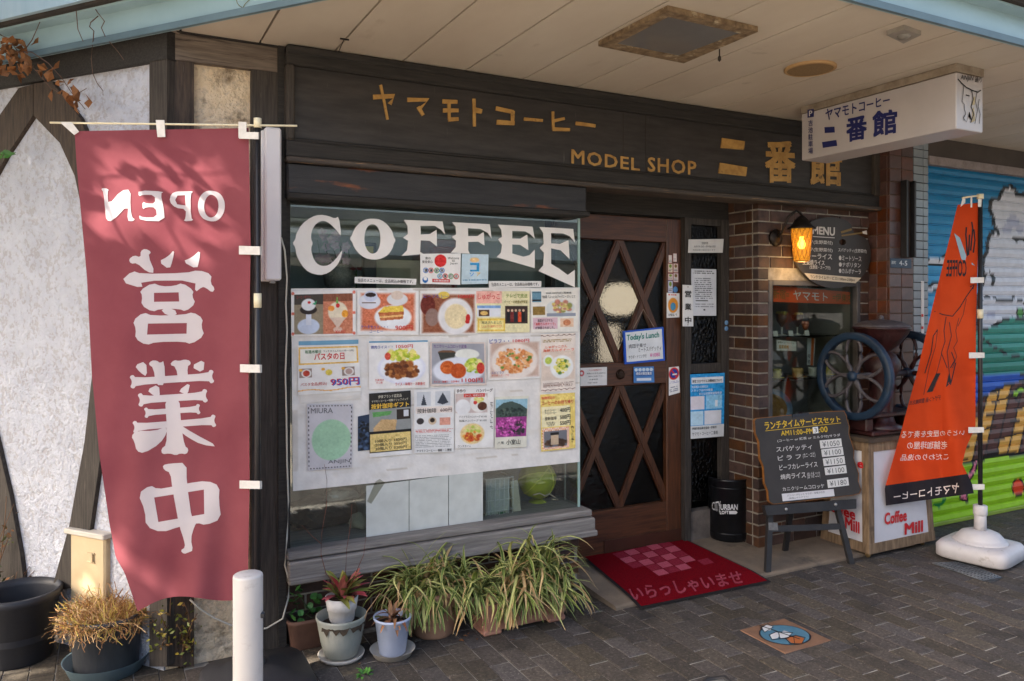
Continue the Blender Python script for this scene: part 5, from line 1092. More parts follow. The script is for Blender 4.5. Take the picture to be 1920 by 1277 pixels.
def sundae(u, z, y, h, lab, cols):
    p = PY(y)(u, 600); c = Vector((p.x, y, z)); t = thing('glass_sundae', lab, 'food sample', c, 'food samples in the display window')
    k = h / .2
    MB().lathe(c, [(.035 * k, 0), (.035 * k, .006), (.006, .012), (.006, .06 * k)], 18).build('stem', M('glass_foot', (190, 190, 186), None, rough=.1, spec=.8), t)
    MB().lathe(c + Vector((0, 0, .06 * k)), [(.008, 0), (.036 * k, .04 * k), (.046 * k, .09 * k)], 20).build('filling', M('brown_jelly' + str(cols[0]), cols[0], cols[1], 40, .3), t)
    o = MB()
    for i in range(9): a = rng.uniform(0, 6); rr = rng.uniform(0, .03) * k; o.lathe(c + Vector((rr * math.cos(a), rr * math.sin(a), .145 * k)), [(.001, -.018), (.02 * k, 0), (.014 * k, .016), (.001, .022 * k)], 10)
    o.build('topping', M('topping' + str(cols[2]), cols[2], cols[3], 50, .5), t)
sundae(1466, shelf_z[0], YF + .17, .2, 'left tall sundae sample on the top shelf of the display window', [(70, 40, 26), (110, 70, 44), (176, 150, 60), (150, 120, 50)])
sundae(1495, shelf_z[0], YF + .19, .19, 'right tall sundae sample on the top shelf of the display window', [(96, 56, 30), (60, 34, 24), (190, 160, 80), (170, 130, 70)])
sundae(1510, shelf_z[0], YF + .13, .11, 'short red parfait sample on the top shelf of the display window', [(120, 60, 40), (160, 90, 60), (170, 60, 46), (214, 180, 160)])
for u, lab in ((1455, 'leftmost small white price card on the top display shelf'), (1484, 'middle small white price card on the top display shelf'), (1514, 'rightmost small white price card on the top display shelf')):
    p = PY(YF + .09)(u, 600); R = Matrix.Rotation(math.radians(-12), 3, 'X')
    o = MB(); o.box((-.02, 0, 0), (.02, .002, .036), R, (p.x, YF + .09, shelf_z[0] + .001)); tag(o.build('price_card', flat((206, 202, 190))), lab, 'price card', 'price cards in the display window')
q = [(1456, 637), (1493, 641), (1493, 658), (1456, 657)]; poster('price_sign', 'white card with orange print hanging under the top display shelf', 'sign', q, PY(YF + .08), Cv(20, 12, (226, 220, 206)), [('自慢のコーヒーです', .08, .12, .9, .3, BLK), ('自家焙煎', .14, .45, .62, .8, (216, 150, 40), .02)])
def cup(u, z, y, r, lab, col, sc=True):
    p = PY(y)(u, 700); c = Vector((p.x, y, z)); t = thing('coffee_cup', lab, 'cup', c, 'coffee cups in the display window')
    m = M('cup_%d_%d_%d' % col, col, tuple(min(255, x + 26) for x in col), 30, .25, spec=.6)
    MB().lathe(c, [(r * 1.7, .008), (r * 1.65, .012), (r * .8, .004), (r * .7, 0)], 24).build('saucer', m, t)
    MB().lathe(c + Vector((0, 0, .006)), [(r * .6, 0), (r * .85, .008), (r, .055), (r * 1.02, .06), (r * .94, .058), (r * .8, .02), (.001, .018)], 24, cap=False).build('bowl', m, t)
    MB().tube([c + Vector((r * .9, 0, .05)), c + Vector((r * 1.5, 0, .05)), c + Vector((r * 1.5, 0, .025)), c + Vector((r * .85, 0, .018))], .004).build('handle', m, t)
cup(1457, shelf_z[1], YF + .14, .028, 'leftmost yellow cup on the middle display shelf', (186, 170, 90)); cup(1495, shelf_z[1], YF + .14, .038, 'gold coffee cup on the middle display shelf', (176, 140, 80)); cup(1524, shelf_z[1], YF + .14, .03, 'white floral cup on the middle display shelf', (176, 176, 168)); cup(1552, shelf_z[1], YF + .16, .03, 'yellow cup half hidden behind the mill wheel', (186, 170, 70))
p = PY(YF + .12)(1462, 765); c = Vector((p.x, YF + .16, PY(YF + .12)(1462, 780).z)); t = thing('curry_plate', 'tilted plate of curry sample at the bottom left of the display window', 'food sample', c)
ax = Vector((-.2, -.85, .45)); MB().lathe(c + Vector((0, 0, .06)), [(.001, -.012), (.07, -.01), (.12, .01), (.122, .014), (.07, -.003), (.001, -.004)], 28, ax, cap=False).build('plate', M('blue_plate', (110, 130, 150), (150, 160, 170), 20, .3), t)
MB().lathe(c + Vector((0, 0, .06)), [(.088, .003), (.08, .012), (.04, .018), (.001, .02)], 24, ax, cap=False).build('curry', M('curry', (150, 96, 30), (180, 124, 50), 40, .4), t)
MB().box((c.x - .03, c.y + .01, WZ0 + .01), (c.x + .03, c.y + .03, c.z + .04)).build('stand', black_p, t)
p = PY(YF + .1)(1530, 780); t = thing('white_bowl', 'white bowl with red pattern low in the display window', 'bowl', (p.x, YF + .18, PY(YF + .12)(1530, 790).z)); c = t.location
MB().lathe(c, [(.03, 0), (.07, .03), (.075, .05), (.07, .05), (.03, .01)], 24).build('bowl', M('red_white_bowl', (206, 200, 196), (150, 50, 44), 22, .3), t)
MB().box((c.x - .05, c.y - .05, WZ0 + .01), (c.x + .05, c.y + .05, c.z)).build('stand', black_p, t)
pz_ = PY(YF + .2)(1530, 670)
q = [(1514, 634), (1529, 634), (1526, 686), (1513, 684)]; poster('paper_fan', 'orange and white hanging strip inside the display window', 'banner', q, PY(YF + .2), Cv(12, 30, (206, 206, 200)).rect(.5, 0, .8, 1, (226, 110, 40)), [('喫', .1, .6, .45, .75, BLK), ('茶', .1, .8, .45, .95, BLK)])

# ================================================================== WALL LANTERN
lp = PY(YF - .13)(1503, 450); zt, zb_ = PY(YF - .13)(1503, 428).z, PY(YF - .13)(1503, 489).z
ln = thing('wall_lantern', 'lit black wall lantern with amber crosshatched glass on the brick pier', 'lantern', (lp.x, YF, lp.z))
def M_amber():
    m = M('amber_glass', (206, 156, 60), (160, 112, 36), 60, .25, emit=(255, 180, 60), estr=.12); t = m.node_tree; N = t.nodes; L = t.links
    tr = N.new('ShaderNodeBsdfTransparent'); tr.inputs[0].default_value = lin((252, 212, 110)); mx = N.new('ShaderNodeMixShader'); mx.inputs[0].default_value = .5
    L.new(tr.outputs[0], mx.inputs[1]); L.new(N['Principled BSDF'].outputs[0], mx.inputs[2]); L.new(mx.outputs[0], N['Material Output'].inputs[0]); return m
blk_m = M('lantern_iron', (44, 36, 32), (30, 25, 23), 30, .45, .2, 80, metal=.5)
c = Vector((lp.x, lp.y, 0))
MB().lathe(c + Vector((0, 0, zb_)), [(.044, 0), (.05, .004), (.066, zt - zb_)], 12).build('glass_shade', M_amber(), ln)
mb = MB()
for k in range(12):
    for sg in (1, -1):
        P = []
        for j in range(7):
            t_ = j / 6; a = 2 * math.pi * k / 12 + sg * t_ * 1.05; r = (.05 + .016 * t_) * 1.01; P.append(c + Vector((r * math.cos(a), r * math.sin(a), zb_ + .004 + (zt - zb_ - .004) * t_)))
        mb.tube(P, .0014, 4)
mb.build('lattice', M('amber_lead', (150, 96, 30), None, rough=.4), ln)
MB().lathe(c + Vector((0, 0, zt)), [(.07, 0), (.088, -.006), (.09, .0), (.06, .022), (.045, .05), (.02, .075), (.008, .08), (.006, .095), (.001, .1)], 24).build('cap', blk_m, ln)
MB().lathe(c + Vector((0, 0, zb_ - .008)), [(.02, 0), (.046, .002), (.046, .008)], 20).build('bottom_ring', M('amber_ring', (150, 110, 50), None, rough=.4), ln)
MB().lathe((lp.x - .10, YF - .003, lp.z + .02), [(.055, 0), (.055, .012), (.03, .024), (.001, .028)], 24, (0, -1, 0)).build('wall_plate', blk_m, ln)
MB().tube([(lp.x - .10, YF - .02, lp.z + .02), (lp.x - .10, YF - .06, lp.z + .05), (lp.x - .085, YF - .1, zt + .07), (lp.x - .05, YF - .13, zt + .11), (lp.x - .015, YF - .13, zt + .1), (lp.x, YF - .13, zt + .085)], .009, 8).build('arm', blk_m, ln)
pl = bpy.data.lights.new('lantern_bulb', 'POINT'); pl.energy = .45; pl.color = (1, .62, .25); pl.shadow_soft_size = .05
plo = bpy.data.objects.new('lantern_bulb', pl); COL.objects.link(plo); plo.location = (lp.x, lp.y, zb_ - .05); par(plo, ln)
bz = (zb_ + zt) / 2 + .005; MB().lathe((lp.x, lp.y, bz), [(.001, -.034), (.016, -.028), (.024, -.01), (.022, .008), (.012, .028), (.011, .045)], 18).build('bulb', M('bulb_glow', (255, 230, 180), None, rough=.4, emit=(255, 214, 140), estr=3.0), ln)

# ================================================================== PALETTE MENU
PM = PY(YF - .035); t = thing('palette_menu', 'dark palette shaped menu board hung on the brick pier', 'menu board', PM(1560, 470))
P = []
for k in range(48):
    a = 2 * math.pi * k / 48; u = 1561 + 72 * math.cos(a); v = 472 + 68 * math.sin(a) * (1 if math.sin(a) > 0 else .95)
    if 5.1 < a < 5.9: f = 1 - .2 * math.exp(-((a - 5.5) / .22) ** 2); u = 1561 + 72 * math.cos(a) * f; v = 472 + 65 * math.sin(a) * f
    P.append((u, v + (u - 1561) * .06))
hole = [(1580 + 6.5 * math.cos(a), 454 + 6 * math.sin(a)) for a in np.linspace(0, 2 * math.pi, 13)[:-1]]
mb = MB(); loops = [[Vector((x, y, 0)) for x, y in L] for L in (P, hole)]; tri = tessellate_polygon(loops); fp = P + hole
n = len(fp); Fv = [PM(u, v) for u, v in fp]; Bv = [p + Vector((0, .018, 0)) for p in Fv]
fs = [tuple(x) for x in tri] + [tuple(n + i for i in reversed(x)) for x in tri]; k0 = len(P)
fs += [(i, (i + 1) % k0, n + (i + 1) % k0, n + i) for i in range(k0)] + [(k0 + i, k0 + (i + 1) % 12, n + k0 + (i + 1) % 12, n + k0 + i) for i in range(12)]
mb.add(Fv + Bv, fs); mb.build('board', M('palette_board', (58, 52, 47), (50, 45, 41), 6, .5), t)
write(t, 'lettering', flat((196, 190, 182)), PM, .002, [('MENU', [(1524, 425), (1565, 427), (1565, 442), (1524, 438)], .05)])
for tx, q in (('ピラフ(生野菜付)', (1503, 449, 1561, 457)), ('ピラフ(生野菜付)', (1503, 463, 1561, 471)), ('カレーライス', (1503, 474, 1560, 484)), ('生姜焼ライス', (1505, 486, 1546, 496)), ('(生野菜・スープ付)', (1518, 497, 1557, 505)), ('スパゲッティ(生野菜付)', (1572, 465, 1625, 473)), ('●ミートソース', (1573, 479, 1615, 488)), ('●ナポリタン', (1573, 491, 1614, 500)), ('●カルボナーラ', (1573, 503, 1614, 512))):
    write(t, 'lettering', flat((196, 190, 182)), PM, .002, [(tx, box4(*q, .05), .02)])
mb = MB(); put_poly(mb, [(1508, 512), (1615, 521), (1604, 531), (1518, 524)], PM, .002); mb.build('cream_strip', flat((206, 188, 160)), t)
mb = MB(); put_text(mb, 'ランチタイムサービス11:00am-2:00pm', [(1519, 515), (1604, 522), (1602, 529), (1521, 523)], PM, .0035, .012); mb.build('strip_lettering', flat((60, 48, 36)), t)
mb = MB(); put_poly(mb, stroke_px([(1524, 443.5), (1565, 446)], 1.4), PM, .002)
mb.build('underline', flat((196, 190, 182)), t)
mb = MB(); put_poly(mb, stroke_px([(1577, 436), (1597, 430)], 4), PM, .002); put_poly(mb, stroke_px([(1578, 442), (1620, 436)], 3), PM, .002); mb.build('brush_handles', flat((120, 96, 50)), t)
mb = MB(); put_poly(mb, [(1617, 434), (1625, 432), (1626, 440), (1618, 438)], PM, .0025); mb.build('brush_tip', flat((206, 200, 190)), t)

# ================================================================== DOOR MAT, BIN, EASEL
mat_q = [(1087, 1050), (1280, 1014), (1447, 1092), (1200, 1144)]
G = [PZ(.04)(*mat_q[0]), PZ(.05)(*mat_q[1]), PZ(.004)(*mat_q[2]), PZ(.004)(*mat_q[3])]
def mat_z(y): return 0.0 if y < 3.28 else (.0233 * (y - 3.28) / .14 if y < 3.42 else apron_z(3, y))
def mat_pt(s, t, e=0):
    p = (G[0] * (1 - s) + G[1] * s) * (1 - t) + (G[3] * (1 - s) + G[2] * s) * t; return Vector((p.x, p.y, mat_z(p.y) + .011 + e))
mt = thing('door_mat', 'red welcome mat with pink checks and Japanese greeting before the door', 'mat', mat_pt(.5, .5))
def mat_sheet(name, s0, s1, e, mat):
    mb = MB(); N_ = 48
    mb.add([mat_pt(s0 + (s1 - s0) * i / N_, s0 + (s1 - s0) * j / N_, e) for j in range(N_ + 1) for i in range(N_ + 1)], [(j * (N_ + 1) + i, (j + 1) * (N_ + 1) + i, (j + 1) * (N_ + 1) + i + 1, j * (N_ + 1) + i + 1) for j in range(N_) for i in range(N_)]); return mb.build(name, mat, mt)
mat_sheet('rubber_edge', 0, 1, -.004, M('mat_rubber', (28, 24, 26), None, rough=.8))
mat_sheet('pile', .02, .98, .0, M('mat_pile', (126, 14, 26), (100, 9, 20), 120, 1.0, .8, 400, spec=.05, bdist=.006))
pink = M('mat_pink', (196, 96, 112), (176, 76, 94), 120, 1.0, .6, 400, spec=.05); pink2 = M('mat_pink_dim', (156, 52, 70), (132, 32, 48), 90, 1.0, .6, 400, spec=.05)
def mat_px(u, v, e):  # pixel on the mat
    p = PZ(.02)(u, v); return Vector((p.x, p.y, mat_z(p.y) + .0135))
def mcell(i, j):
    e1 = Vector((21.0, -5.0)); e2 = Vector((13.5, 8.0)); o = Vector((1148, 1054)); p = o + e1 * i + e2 * j; return [tuple(p), tuple(p + e1 * .93), tuple(p + e1 * .93 + e2 * .93), tuple(p + e2 * .93)]
A_ = [(1, 0), (1, 2), (3, 2), (0, 1), (2, 1), (2, 3), (3, 4), (4, 1), (1, 4), (4, 3), (3, 0)]; B_ = [(0, 0), (2, 0), (1, 1), (0, 2), (2, 2), (1, 3), (3, 3), (4, 2), (2, 4), (5, 4), (4, 0), (3, 1)]
m1 = MB(); m2 = MB()
for cset, mm in ((A_, m1), (B_, m2)):
    for i, j in cset: mm = MB(); put_poly(mm, mcell(i - 0, j), mat_px, 0, cuts=9); mm.build('check', pink if cset is A_ else pink2, mt)
mb = MB(); put_text(mb, 'いらっしゃいませ', [(1178, 1110), (1386, 1076), (1396, 1093), (1188, 1130)], mat_px, 0, .03, cuts=8); mb.build('greeting', pink, mt)
# bin
bc = PZ(.05)(1366, 1008); bc = Vector((bc.x, bc.y - .0, .055)); br = .131; bh = PY(bc.y)(1366, 892).z - .055
bn = thing('waste_bin', 'black metal waste bin with white print standing by the brick pier', 'bin', bc)
bin_m = M('bin_black', (20, 21, 25), (28, 29, 33), 8, .32, .05, 30, metal=.35, spec=.5)
MB().lathe(bc, [(br * .93, 0), (br * .95, .01), (br, .02), (br, bh - .02), (br * 1.03, bh - .015), (br * 1.03, bh), (br * .97, bh), (br * .95, bh - .04), (br * .9, .02), (.001, .015)], 48, cap=False).build('body', bin_m, bn)
for z in (.05, bh * .5, bh - .06): MB().lathe(bc + Vector((0, 0, z)), [(br, -.004), (br * 1.012, 0), (br, .004)], 48, cap=False).build('rib', bin_m, bn)
def on_bin(u, v, e):
    r = ray(u, v); o = CAM - bc; a = r.x ** 2 + r.y ** 2; b = o.x * r.x + o.y * r.y; c_ = o.x ** 2 + o.y ** 2 - (br * 1.006 + e) ** 2; k = (-b - math.sqrt(max(0, b * b - a * c_))) / a; return CAM + r * k
write(bn, 'lettering', flat((206, 206, 208)), on_bin, .001, [('CITY', [(1335, 942), (1351, 939), (1351, 962), (1335, 955)]), ('URBAN', [(1351, 946), (1383, 946), (1383, 956), (1351, 956)], .04), ('LOFT', [(1350, 958), (1366, 958), (1366, 964), (1350, 964)], .04)], cuts=4)
mb = MB(); put_poly(mb, [(1367, 958), (1380, 958), (1383, 961), (1380, 964), (1367, 964)], on_bin, .001, cuts=4)
mb.build('lettering', flat((206, 206, 208)), bn)
# easel with blackboard
hB = Vector((.992, -.127, 0)).normalized(); lean = math.radians(12); nH = Vector((-hB.y, hB.x, 0)) * 1.0
if nH.y < 0: nH = -nH
wB_ = (nH * math.sin(lean) + UPV * math.cos(lean)).normalized(); nB = hB.cross(wB_); nB = nB if nB.y < 0 else -nB
fL = PZ(.015)(1441, 1073); EP = Pl(fL + nB * .015, nB)
es = thing('chalkboard_easel', 'dark menu easel with yellow and white chalk lettering beside the door', 'easel', fL)
ez = M('easel_black', (38, 36, 36), (48, 46, 46), 8, .55, .2, 40)
def leg(a, b, wd_, dp=.022, name='leg'):
    a = Vector(a); b = Vector(b); t_ = (b - a).normalized(); s_ = t_.cross(nB).normalized() * (wd_ / 2); return MB().prism([a + s_, b + s_, b - s_, a - s_], nB, dp).build(name, ez, es)
leg(EP(1441, 1074), EP(1446, 950), .036); leg(EP(1602, 1072), EP(1570, 945), .036)
bl = PZ(.03)(1474, 1034); leg(bl, EP(1497, 940) - nB * .05, .036); leg(PZ(.03)(1545, 1030), EP(1520, 940) - nB * .05, .036) if False else None
leg(EP(1447, 992, -.003), EP(1580, 987, -.003), .036, .018, 'crossbar')
MB().prism([EP(u, v, .028) for u, v in ((1433, 948), (1606, 936), (1606, 954), (1438, 967))], nB, .03).build('ledge', ez, es)
for u, v in ((1474, 955), (1567, 946)): MB().lathe(EP(u, v, .028), [(.011, 0), (.009, .004), (.001, .005)], 14, nB).build('screw', M('steel', (176, 172, 166), None, rough=.3, metal=.7), es)
wav = lambda a, b, n_, am: [(a[0] + (b[0] - a[0]) * i / n_ + (am * math.sin(i * 2.1) if 0 < i < n_ else 0), a[1] + (b[1] - a[1]) * i / n_) for i in range(n_ + 1)]
BQ = [(1416, 785), (1583, 768), (1616, 923), (1444, 946)]
outl = wav((1418, 784), (1578, 768), 6, .3)[:-1] + [(1583, 770), (1588, 780)] + wav((1588, 784), (1615, 918), 9, 2.2) + [(1612, 926), (1604, 928)] + wav((1600, 929), (1450, 946), 5, .3) + [(1443, 942)] + wav((1441, 938), (1415, 796), 9, 2.2) + [(1414, 788)]
wood_edge = M('board_edge', (150, 96, 40), (104, 66, 32), 20, .6)
bd = MB().prism([EP(u, v, .018) for u, v in outl], nB, .016).build('board', wood_edge, es)
cx = sum(u for u, v in outl) / len(outl); cy = sum(v for u, v in outl) / len(outl)
MB().prism([EP(cx + (u - cx) * .985, cy + (v - cy) * .985, .0205) for u, v in outl], nB, .004).build('chalk_surface', M('chalk_surface', (58, 53, 50), (48, 44, 42), 5, .6), bd)
yel = flat((214, 176, 46)); mb = MB()
write(bd, 'yellow_lettering', yel, EP, .023, [('ランチタイムサービスセット', [(1433, 791), (1574, 780), (1576, 791), (1435, 806)], .03), ('AM11:00~PM', [(1464, 808), (1524, 803), (1525, 813), (1465, 817)], .02), (':00', [(1535, 801), (1551, 799), (1552, 810), (1536, 811)], .02)]); put_poly(mb, stroke_px([(1435, 808), (1577, 793)], .9), EP, .023); mb.build('yellow_lettering', yel, bd)
for tx, q in (('(コーヒー or 紅茶 or ミルク付)サラダ', [(1457, 824), (1575, 813), (1576, 819), (1458, 830)]), ('スパゲッティ', [(1455, 838), (1522, 832), (1523, 842), (1456, 848)]), ('ピ ラ フ', [(1458, 855), (1501, 851), (1502, 860), (1459, 864)]), ('(カニ・エビ)', [(1505, 850), (1528, 847), (1529, 858), (1506, 860)]), ('ビーフカレーライス', [(1461, 872), (1532, 865), (1533, 875), (1462, 882)]), ('焼肉ライス', [(1463, 890), (1510, 884), (1511, 896), (1464, 899)]), ('(生姜・ポン酢・ニンニク)', [(1513, 886), (1537, 883), (1538, 897), (1514, 899)]), ('カニクリームコロッケ', [(1467, 914), (1545, 907), (1546, 915), (1468, 921)])):
    write(bd, 'white_lettering', flat((206, 200, 194)), EP, .023, [(tx, q, .012)])
for tx, q in (('¥1050', [(1537, 826), (1577, 822), (1579, 837), (1539, 841)]), ('¥1100', [(1540, 843), (1580, 838), (1582, 853), (1542, 857)]), ('¥1150', [(1543, 860), (1583, 855), (1585, 870), (1545, 874)]), ('¥1100', [(1546, 877), (1586, 872), (1588, 887), (1548, 891)]), ('¥1180', [(1551, 900), (1590, 895), (1592, 910), (1553, 915)])):
    MB().prism([EP(u, v, .024) for u, v in q], nB, .002).build('price_slip', flat((214, 210, 204)), bd); mb = MB(); put_text(mb, tx, sub(q, .1, .18, .9, .85), EP, .0252); mb.build('price', flat((70, 70, 68)), bd)
q = [(1466, 926), (1563, 917), (1565, 930), (1468, 940)]; MB().prism([EP(u, v, .0245) for u, v in q], nB, .002).build('paper_slip', flat((210, 206, 206)), bd)
write(bd, 'slip_lettering', flat((60, 58, 60)), EP, .0258, [('ハンバーグセット サラダ・味噌汁付き', sub(q, .1, .15, .82, .45)), ('(和風orデミグラス)', sub(q, .12, .58, .5, .85))])
q = [(1524, 801), (1533.5, 800), (1535, 812), (1525, 813)]; MB().prism([EP(u, v, .0245) for u, v in q], nB, .002).build('digit_slip', flat((226, 224, 220)), bd); mb = MB(); put_text(mb, '3', sub(q, .25, .15, .75, .85), EP, .0258); mb.build('digit', flat((50, 50, 48)), bd)
MB().prism([EP(u, v, .024) for u, v in ((1486, 777), (1517, 774), (1517, 780), (1486, 783))], nB, .016).build('clip', black_p, es)
MB().prism([EP(u, v, .002) for u, v in ((1441, 980), (1458, 980), (1459, 995), (1442, 994))], nB, .004).build('tape', M('dull_tape', (120, 118, 116), (90, 88, 88), 40, .3), es)

# ================================================================== COFFEE MILL AND CABINET
kc = PZ(.0)(1630, 1050); CX0, CY0 = kc.x, kc.y; CX1 = PY(CY0)(1753, 1025).x; CY1 = YF - .03; ctz = PY(CY0 + .03)(1650, 828).z; cbz = .035; TI = .035
cab = thing('mill_cabinet', 'tapered wooden cabinet on castors with white Coffee Mill panels', 'cabinet', (CX0, CY0, 0))
def corner(x0, z): k = (z - cbz) / (ctz - cbz) * TI; return (CX0 + k, CY0 + k, CX1 - k, CY1 - k)
def cabring(z0, z1, e, name, mat):
    a = corner(0, z0); b = corner(0, z1); V = []
    for (q_, z) in ((a, z0), (b, z1)): V += [(q_[0] - e, q_[1] - e, z), (q_[2] + e, q_[1] - e, z), (q_[2] + e, q_[3] + e, z), (q_[0] - e, q_[3] + e, z)]
    return MB().add(V, [(3, 2, 1, 0), (4, 5, 6, 7), (0, 1, 5, 4), (1, 2, 6, 5), (2, 3, 7, 6), (3, 0, 4, 7)]).build(name, mat, cab)
cabring(cbz, ctz, -.012, 'case', wood_cab); cabring(cbz, cbz + .06, .002, 'bottom_rail', wood_cab); cabring(ctz - .06, ctz, .002, 'top_rail', wood_cab); cabring(ctz, ctz + .025, .02, 'top_board', M('cabinet_top', (84, 70, 56), (64, 54, 44), 6, .6, .2, 30))
def post(ix, iy):
    P = []
    for z in (cbz + .06, ctz - .06):
        q_ = corner(0, z); x = q_[0] if ix == 0 else q_[2]; y = q_[1] if iy == 0 else q_[3]; sx = 1 if ix == 0 else -1; sy = 1 if iy == 0 else -1
        P += [(x, y, z), (x + .05 * sx, y, z), (x + .05 * sx, y + .05 * sy, z), (x, y + .05 * sy, z)]
    MB().add(P, [(3, 2, 1, 0), (4, 5, 6, 7), (0, 1, 5, 4), (1, 2, 6, 5), (2, 3, 7, 6), (3, 0, 4, 7)]).build('corner_post', wood_cab, cab)
for ix in (0, 1): post(ix, 0)
post(0, 1)
cf = Pl((CX0, CY0, cbz), (0, -1, TI / (ctz - cbz))); cl = Pl((CX0, CY0, cbz), (-1, 0, TI / (ctz - cbz)))
pan = M('white_panel', (206, 204, 208), (194, 192, 196), 4, .3)
def onface(pl_, s, t, e): # s along face 0..1, t height
    z = cbz + t * (ctz - cbz); q_ = corner(0, z)
    return Vector((q_[0] + s * (q_[2] - q_[0]), q_[1] - e, z)) if pl_ is cf else Vector((q_[0] - e, q_[3] + s * (q_[1] - q_[3]), z))
for f_ in (cf, cl):
    MB().prism([onface(f_, s, t, -.006) for s, t in ((.08, .92), (.92, .92), (.92, .08), (.08, .08))], f_.n, .004).build('panel', pan, cab)
red_l = M('red_plastic_letter', (190, 34, 40), None, rough=.3); 
for f_, L in ((cf, (('Coffee', [(1659, 963), (1700, 955), (1700, 976), (1659, 984)]), ('Mill', [(1697, 982), (1730, 976), (1730, 996), (1697, 1002)]))), (cl, (('Coffee', [(1541, 938), (1603, 955), (1603, 975), (1541, 952)]), ('Mill', [(1585, 970), (1611, 980), (1611, 1000), (1585, 990)]), ('e', [(1608, 866), (1618, 867), (1618, 878), (1608, 876)])))):
    write(cab, 'lettering', red_l, f_, .001, [(tx, q, .05) for tx, q in L])
for x, y in ((CX0 + .04, CY0 + .04), (CX1 - .06, CY0 + .05), (CX0 + .05, CY1 - .05)):
    mb = MB(); mb.lathe((x - .008, y, .017 + apron_z(x, y)), [(.016, 0), (.018, .004), (.018, .012), (.016, .016)], 16, (1, 0, 0)); mb.cyl((x, y, .02), (x, y, .05), .006); mb.build('castor', M('brass_castor', (150, 126, 90), (120, 100, 70), 20, .35, metal=.6), cab)
# the mill
mxc = (CX0 + CX1) / 2; wy = CY0 + .16; wz = PX(4.30)(1602, 705).z
ml = thing('coffee_mill', 'antique red cast iron coffee mill with two blue rimmed flower spoke wheels', 'coffee mill', (mxc, wy, ctz + .025))
red_i = M('red_iron', (54, 20, 20), (38, 16, 16), 14, .4, .3, 60, c3=(34, 24, 24), thr=.58, s3=9, spec=.5); blue_i = M('blue_iron', (30, 52, 74), (22, 38, 56), 10, .45, .25, 60, c3=(22, 26, 34), thr=.6, s3=8); grey_i = M('grey_iron', (82, 78, 82), (62, 58, 62), 20, .5, .3, 60, c3=(60, 50, 54), thr=.6, s3=12)
Rw = .285
def wheel(x, col_in):
    c = Vector((x, wy, wz)); ax = Vector((1, 0, 0))
    MB().lathe(c - ax * .02, [(Rw * .83, .004), (Rw * .85, 0), (Rw * .98, 0), (Rw, .006), (Rw, .038), (Rw * .98, .044), (Rw * .85, .044), (Rw * .83, .04), (Rw * .83, .004)], 64, ax, cap=False).build('wheel_rim', blue_i, ml)
    for k in range(6):
        a = k * math.pi / 3 + math.pi / 2; P = []
        for j in range(24):
            t_ = 2 * math.pi * j / 24; rr = Rw * .47 + Rw * .41 * math.cos(t_); sd = Rw * .2 * math.sin(t_) * (1 + .15 * math.cos(t_)); e = Vector((0, math.cos(a), math.sin(a))); f = Vector((0, -math.sin(a), math.cos(a))); P.append(c + e * rr + f * sd)
        MB().tube(P, .0115, 8, closed=True).build('petal_spoke', col_in, ml)
    MB().lathe(c - ax * .035, [(.001, -.004), (.022, 0), (.034, .01), (.034, .06), (.022, .07)], 20, ax).build('hub', blue_i, ml)
for an in range(8): pass
wheel(CX0 + .055, grey_i); wheel(CX1 - .045, red_i)
MB().cyl((CX0 + .05, wy, wz), (CX1 - .05, wy, wz), .018).build('axle', grey_i, ml)
MB().lathe((mxc, wy, ctz + .05), [(.13, 0), (.14, .02), (.09, .04), (.07, .1), (.075, wz - ctz - .1), (.11, wz - ctz - .03), (.12, wz - ctz + .02), (.09, wz - ctz + .08), (.05, wz - ctz + .11)], 28).build('body', red_i, ml)
hz0 = PY(wy)(1652, 650).z; hz1 = PY(wy)(1652, 613).z
MB().lathe((mxc, wy, hz0 - .06), [(.045, 0), (.055, .03), (.11, .075), (.165, .15), (.172, .175), (.18, .18), (.18, .19), (.165, .192)], 32).build('hopper', red_i, ml)
MB().lathe((mxc, wy, hz0 - .06 + .192), [(.178, 0), (.17, .012), (.13, .03), (.12, .034), (.06, .045), (.02, .048), (.014, .06), (.018, .07), (.001, .078)], 32).build('hopper_lid', grey_i, ml)
MB().bev((CX0 + .10, CY0 + .05, ctz + .0255), (CX1 - .10, CY1 - .04, ctz + .06), .01).build('base', red_i, ml)
for s_ in (-1, 1): MB().bev((mxc + s_ * .2 - .035, wy - .07, ctz + .055), (mxc + s_ * .2 + .035, wy + .07, ctz + .14), .008).build('foot', red_i, ml)
MB().bev((mxc - .25, wy - .09, ctz + .14), (mxc + .25, wy + .09, ctz + .17), .008).build('bed', red_i, ml)

# ================================================================== SHIP TILE, DRAIN MAT, UTILITY LID
st = thing('ship_tile', 'square terracotta tile with a sailing ship on blue set in the paving', 'paving tile', (2.9, 2.73, 0))
TP = PZ(.0022); x0, y0, x1, y1 = ship
MB().bev((x0, y0, -.02), (x1, y1, .001), .002).build('tile', M('terracotta_tile', (132, 98, 76), (116, 86, 66), 14, .8, .3, 80), st)
el = lambda cx_, cy_, rx, ry, n=36: [(cx_ + rx * math.cos(a), cy_ + ry * math.sin(a)) for a in np.linspace(0, 2 * math.pi, n + 1)[:-1]]
wp = lambda x, y, e: Vector((x, y, .0016 + e)); X_, Y_ = 2.91, 2.735
for nm, L, e, colr in (('outline', el(X_, Y_, .128, .112), .0004, (28, 32, 40)), ('sea_disc', el(X_, Y_, .121, .105), .0010, (84, 128, 150))):
    mb = MB(); put_poly(mb, L, wp, e); mb.build(nm, M('glaze_%d' % colr[0], colr, tuple(max(0, k_ - 14) for k_ in colr), 20, .5), st)
TPX = lambda u, v, e: (lambda p: Vector((p.x, p.y, .0032 + e)))(PZ(0)(u, v))
mb = MB()
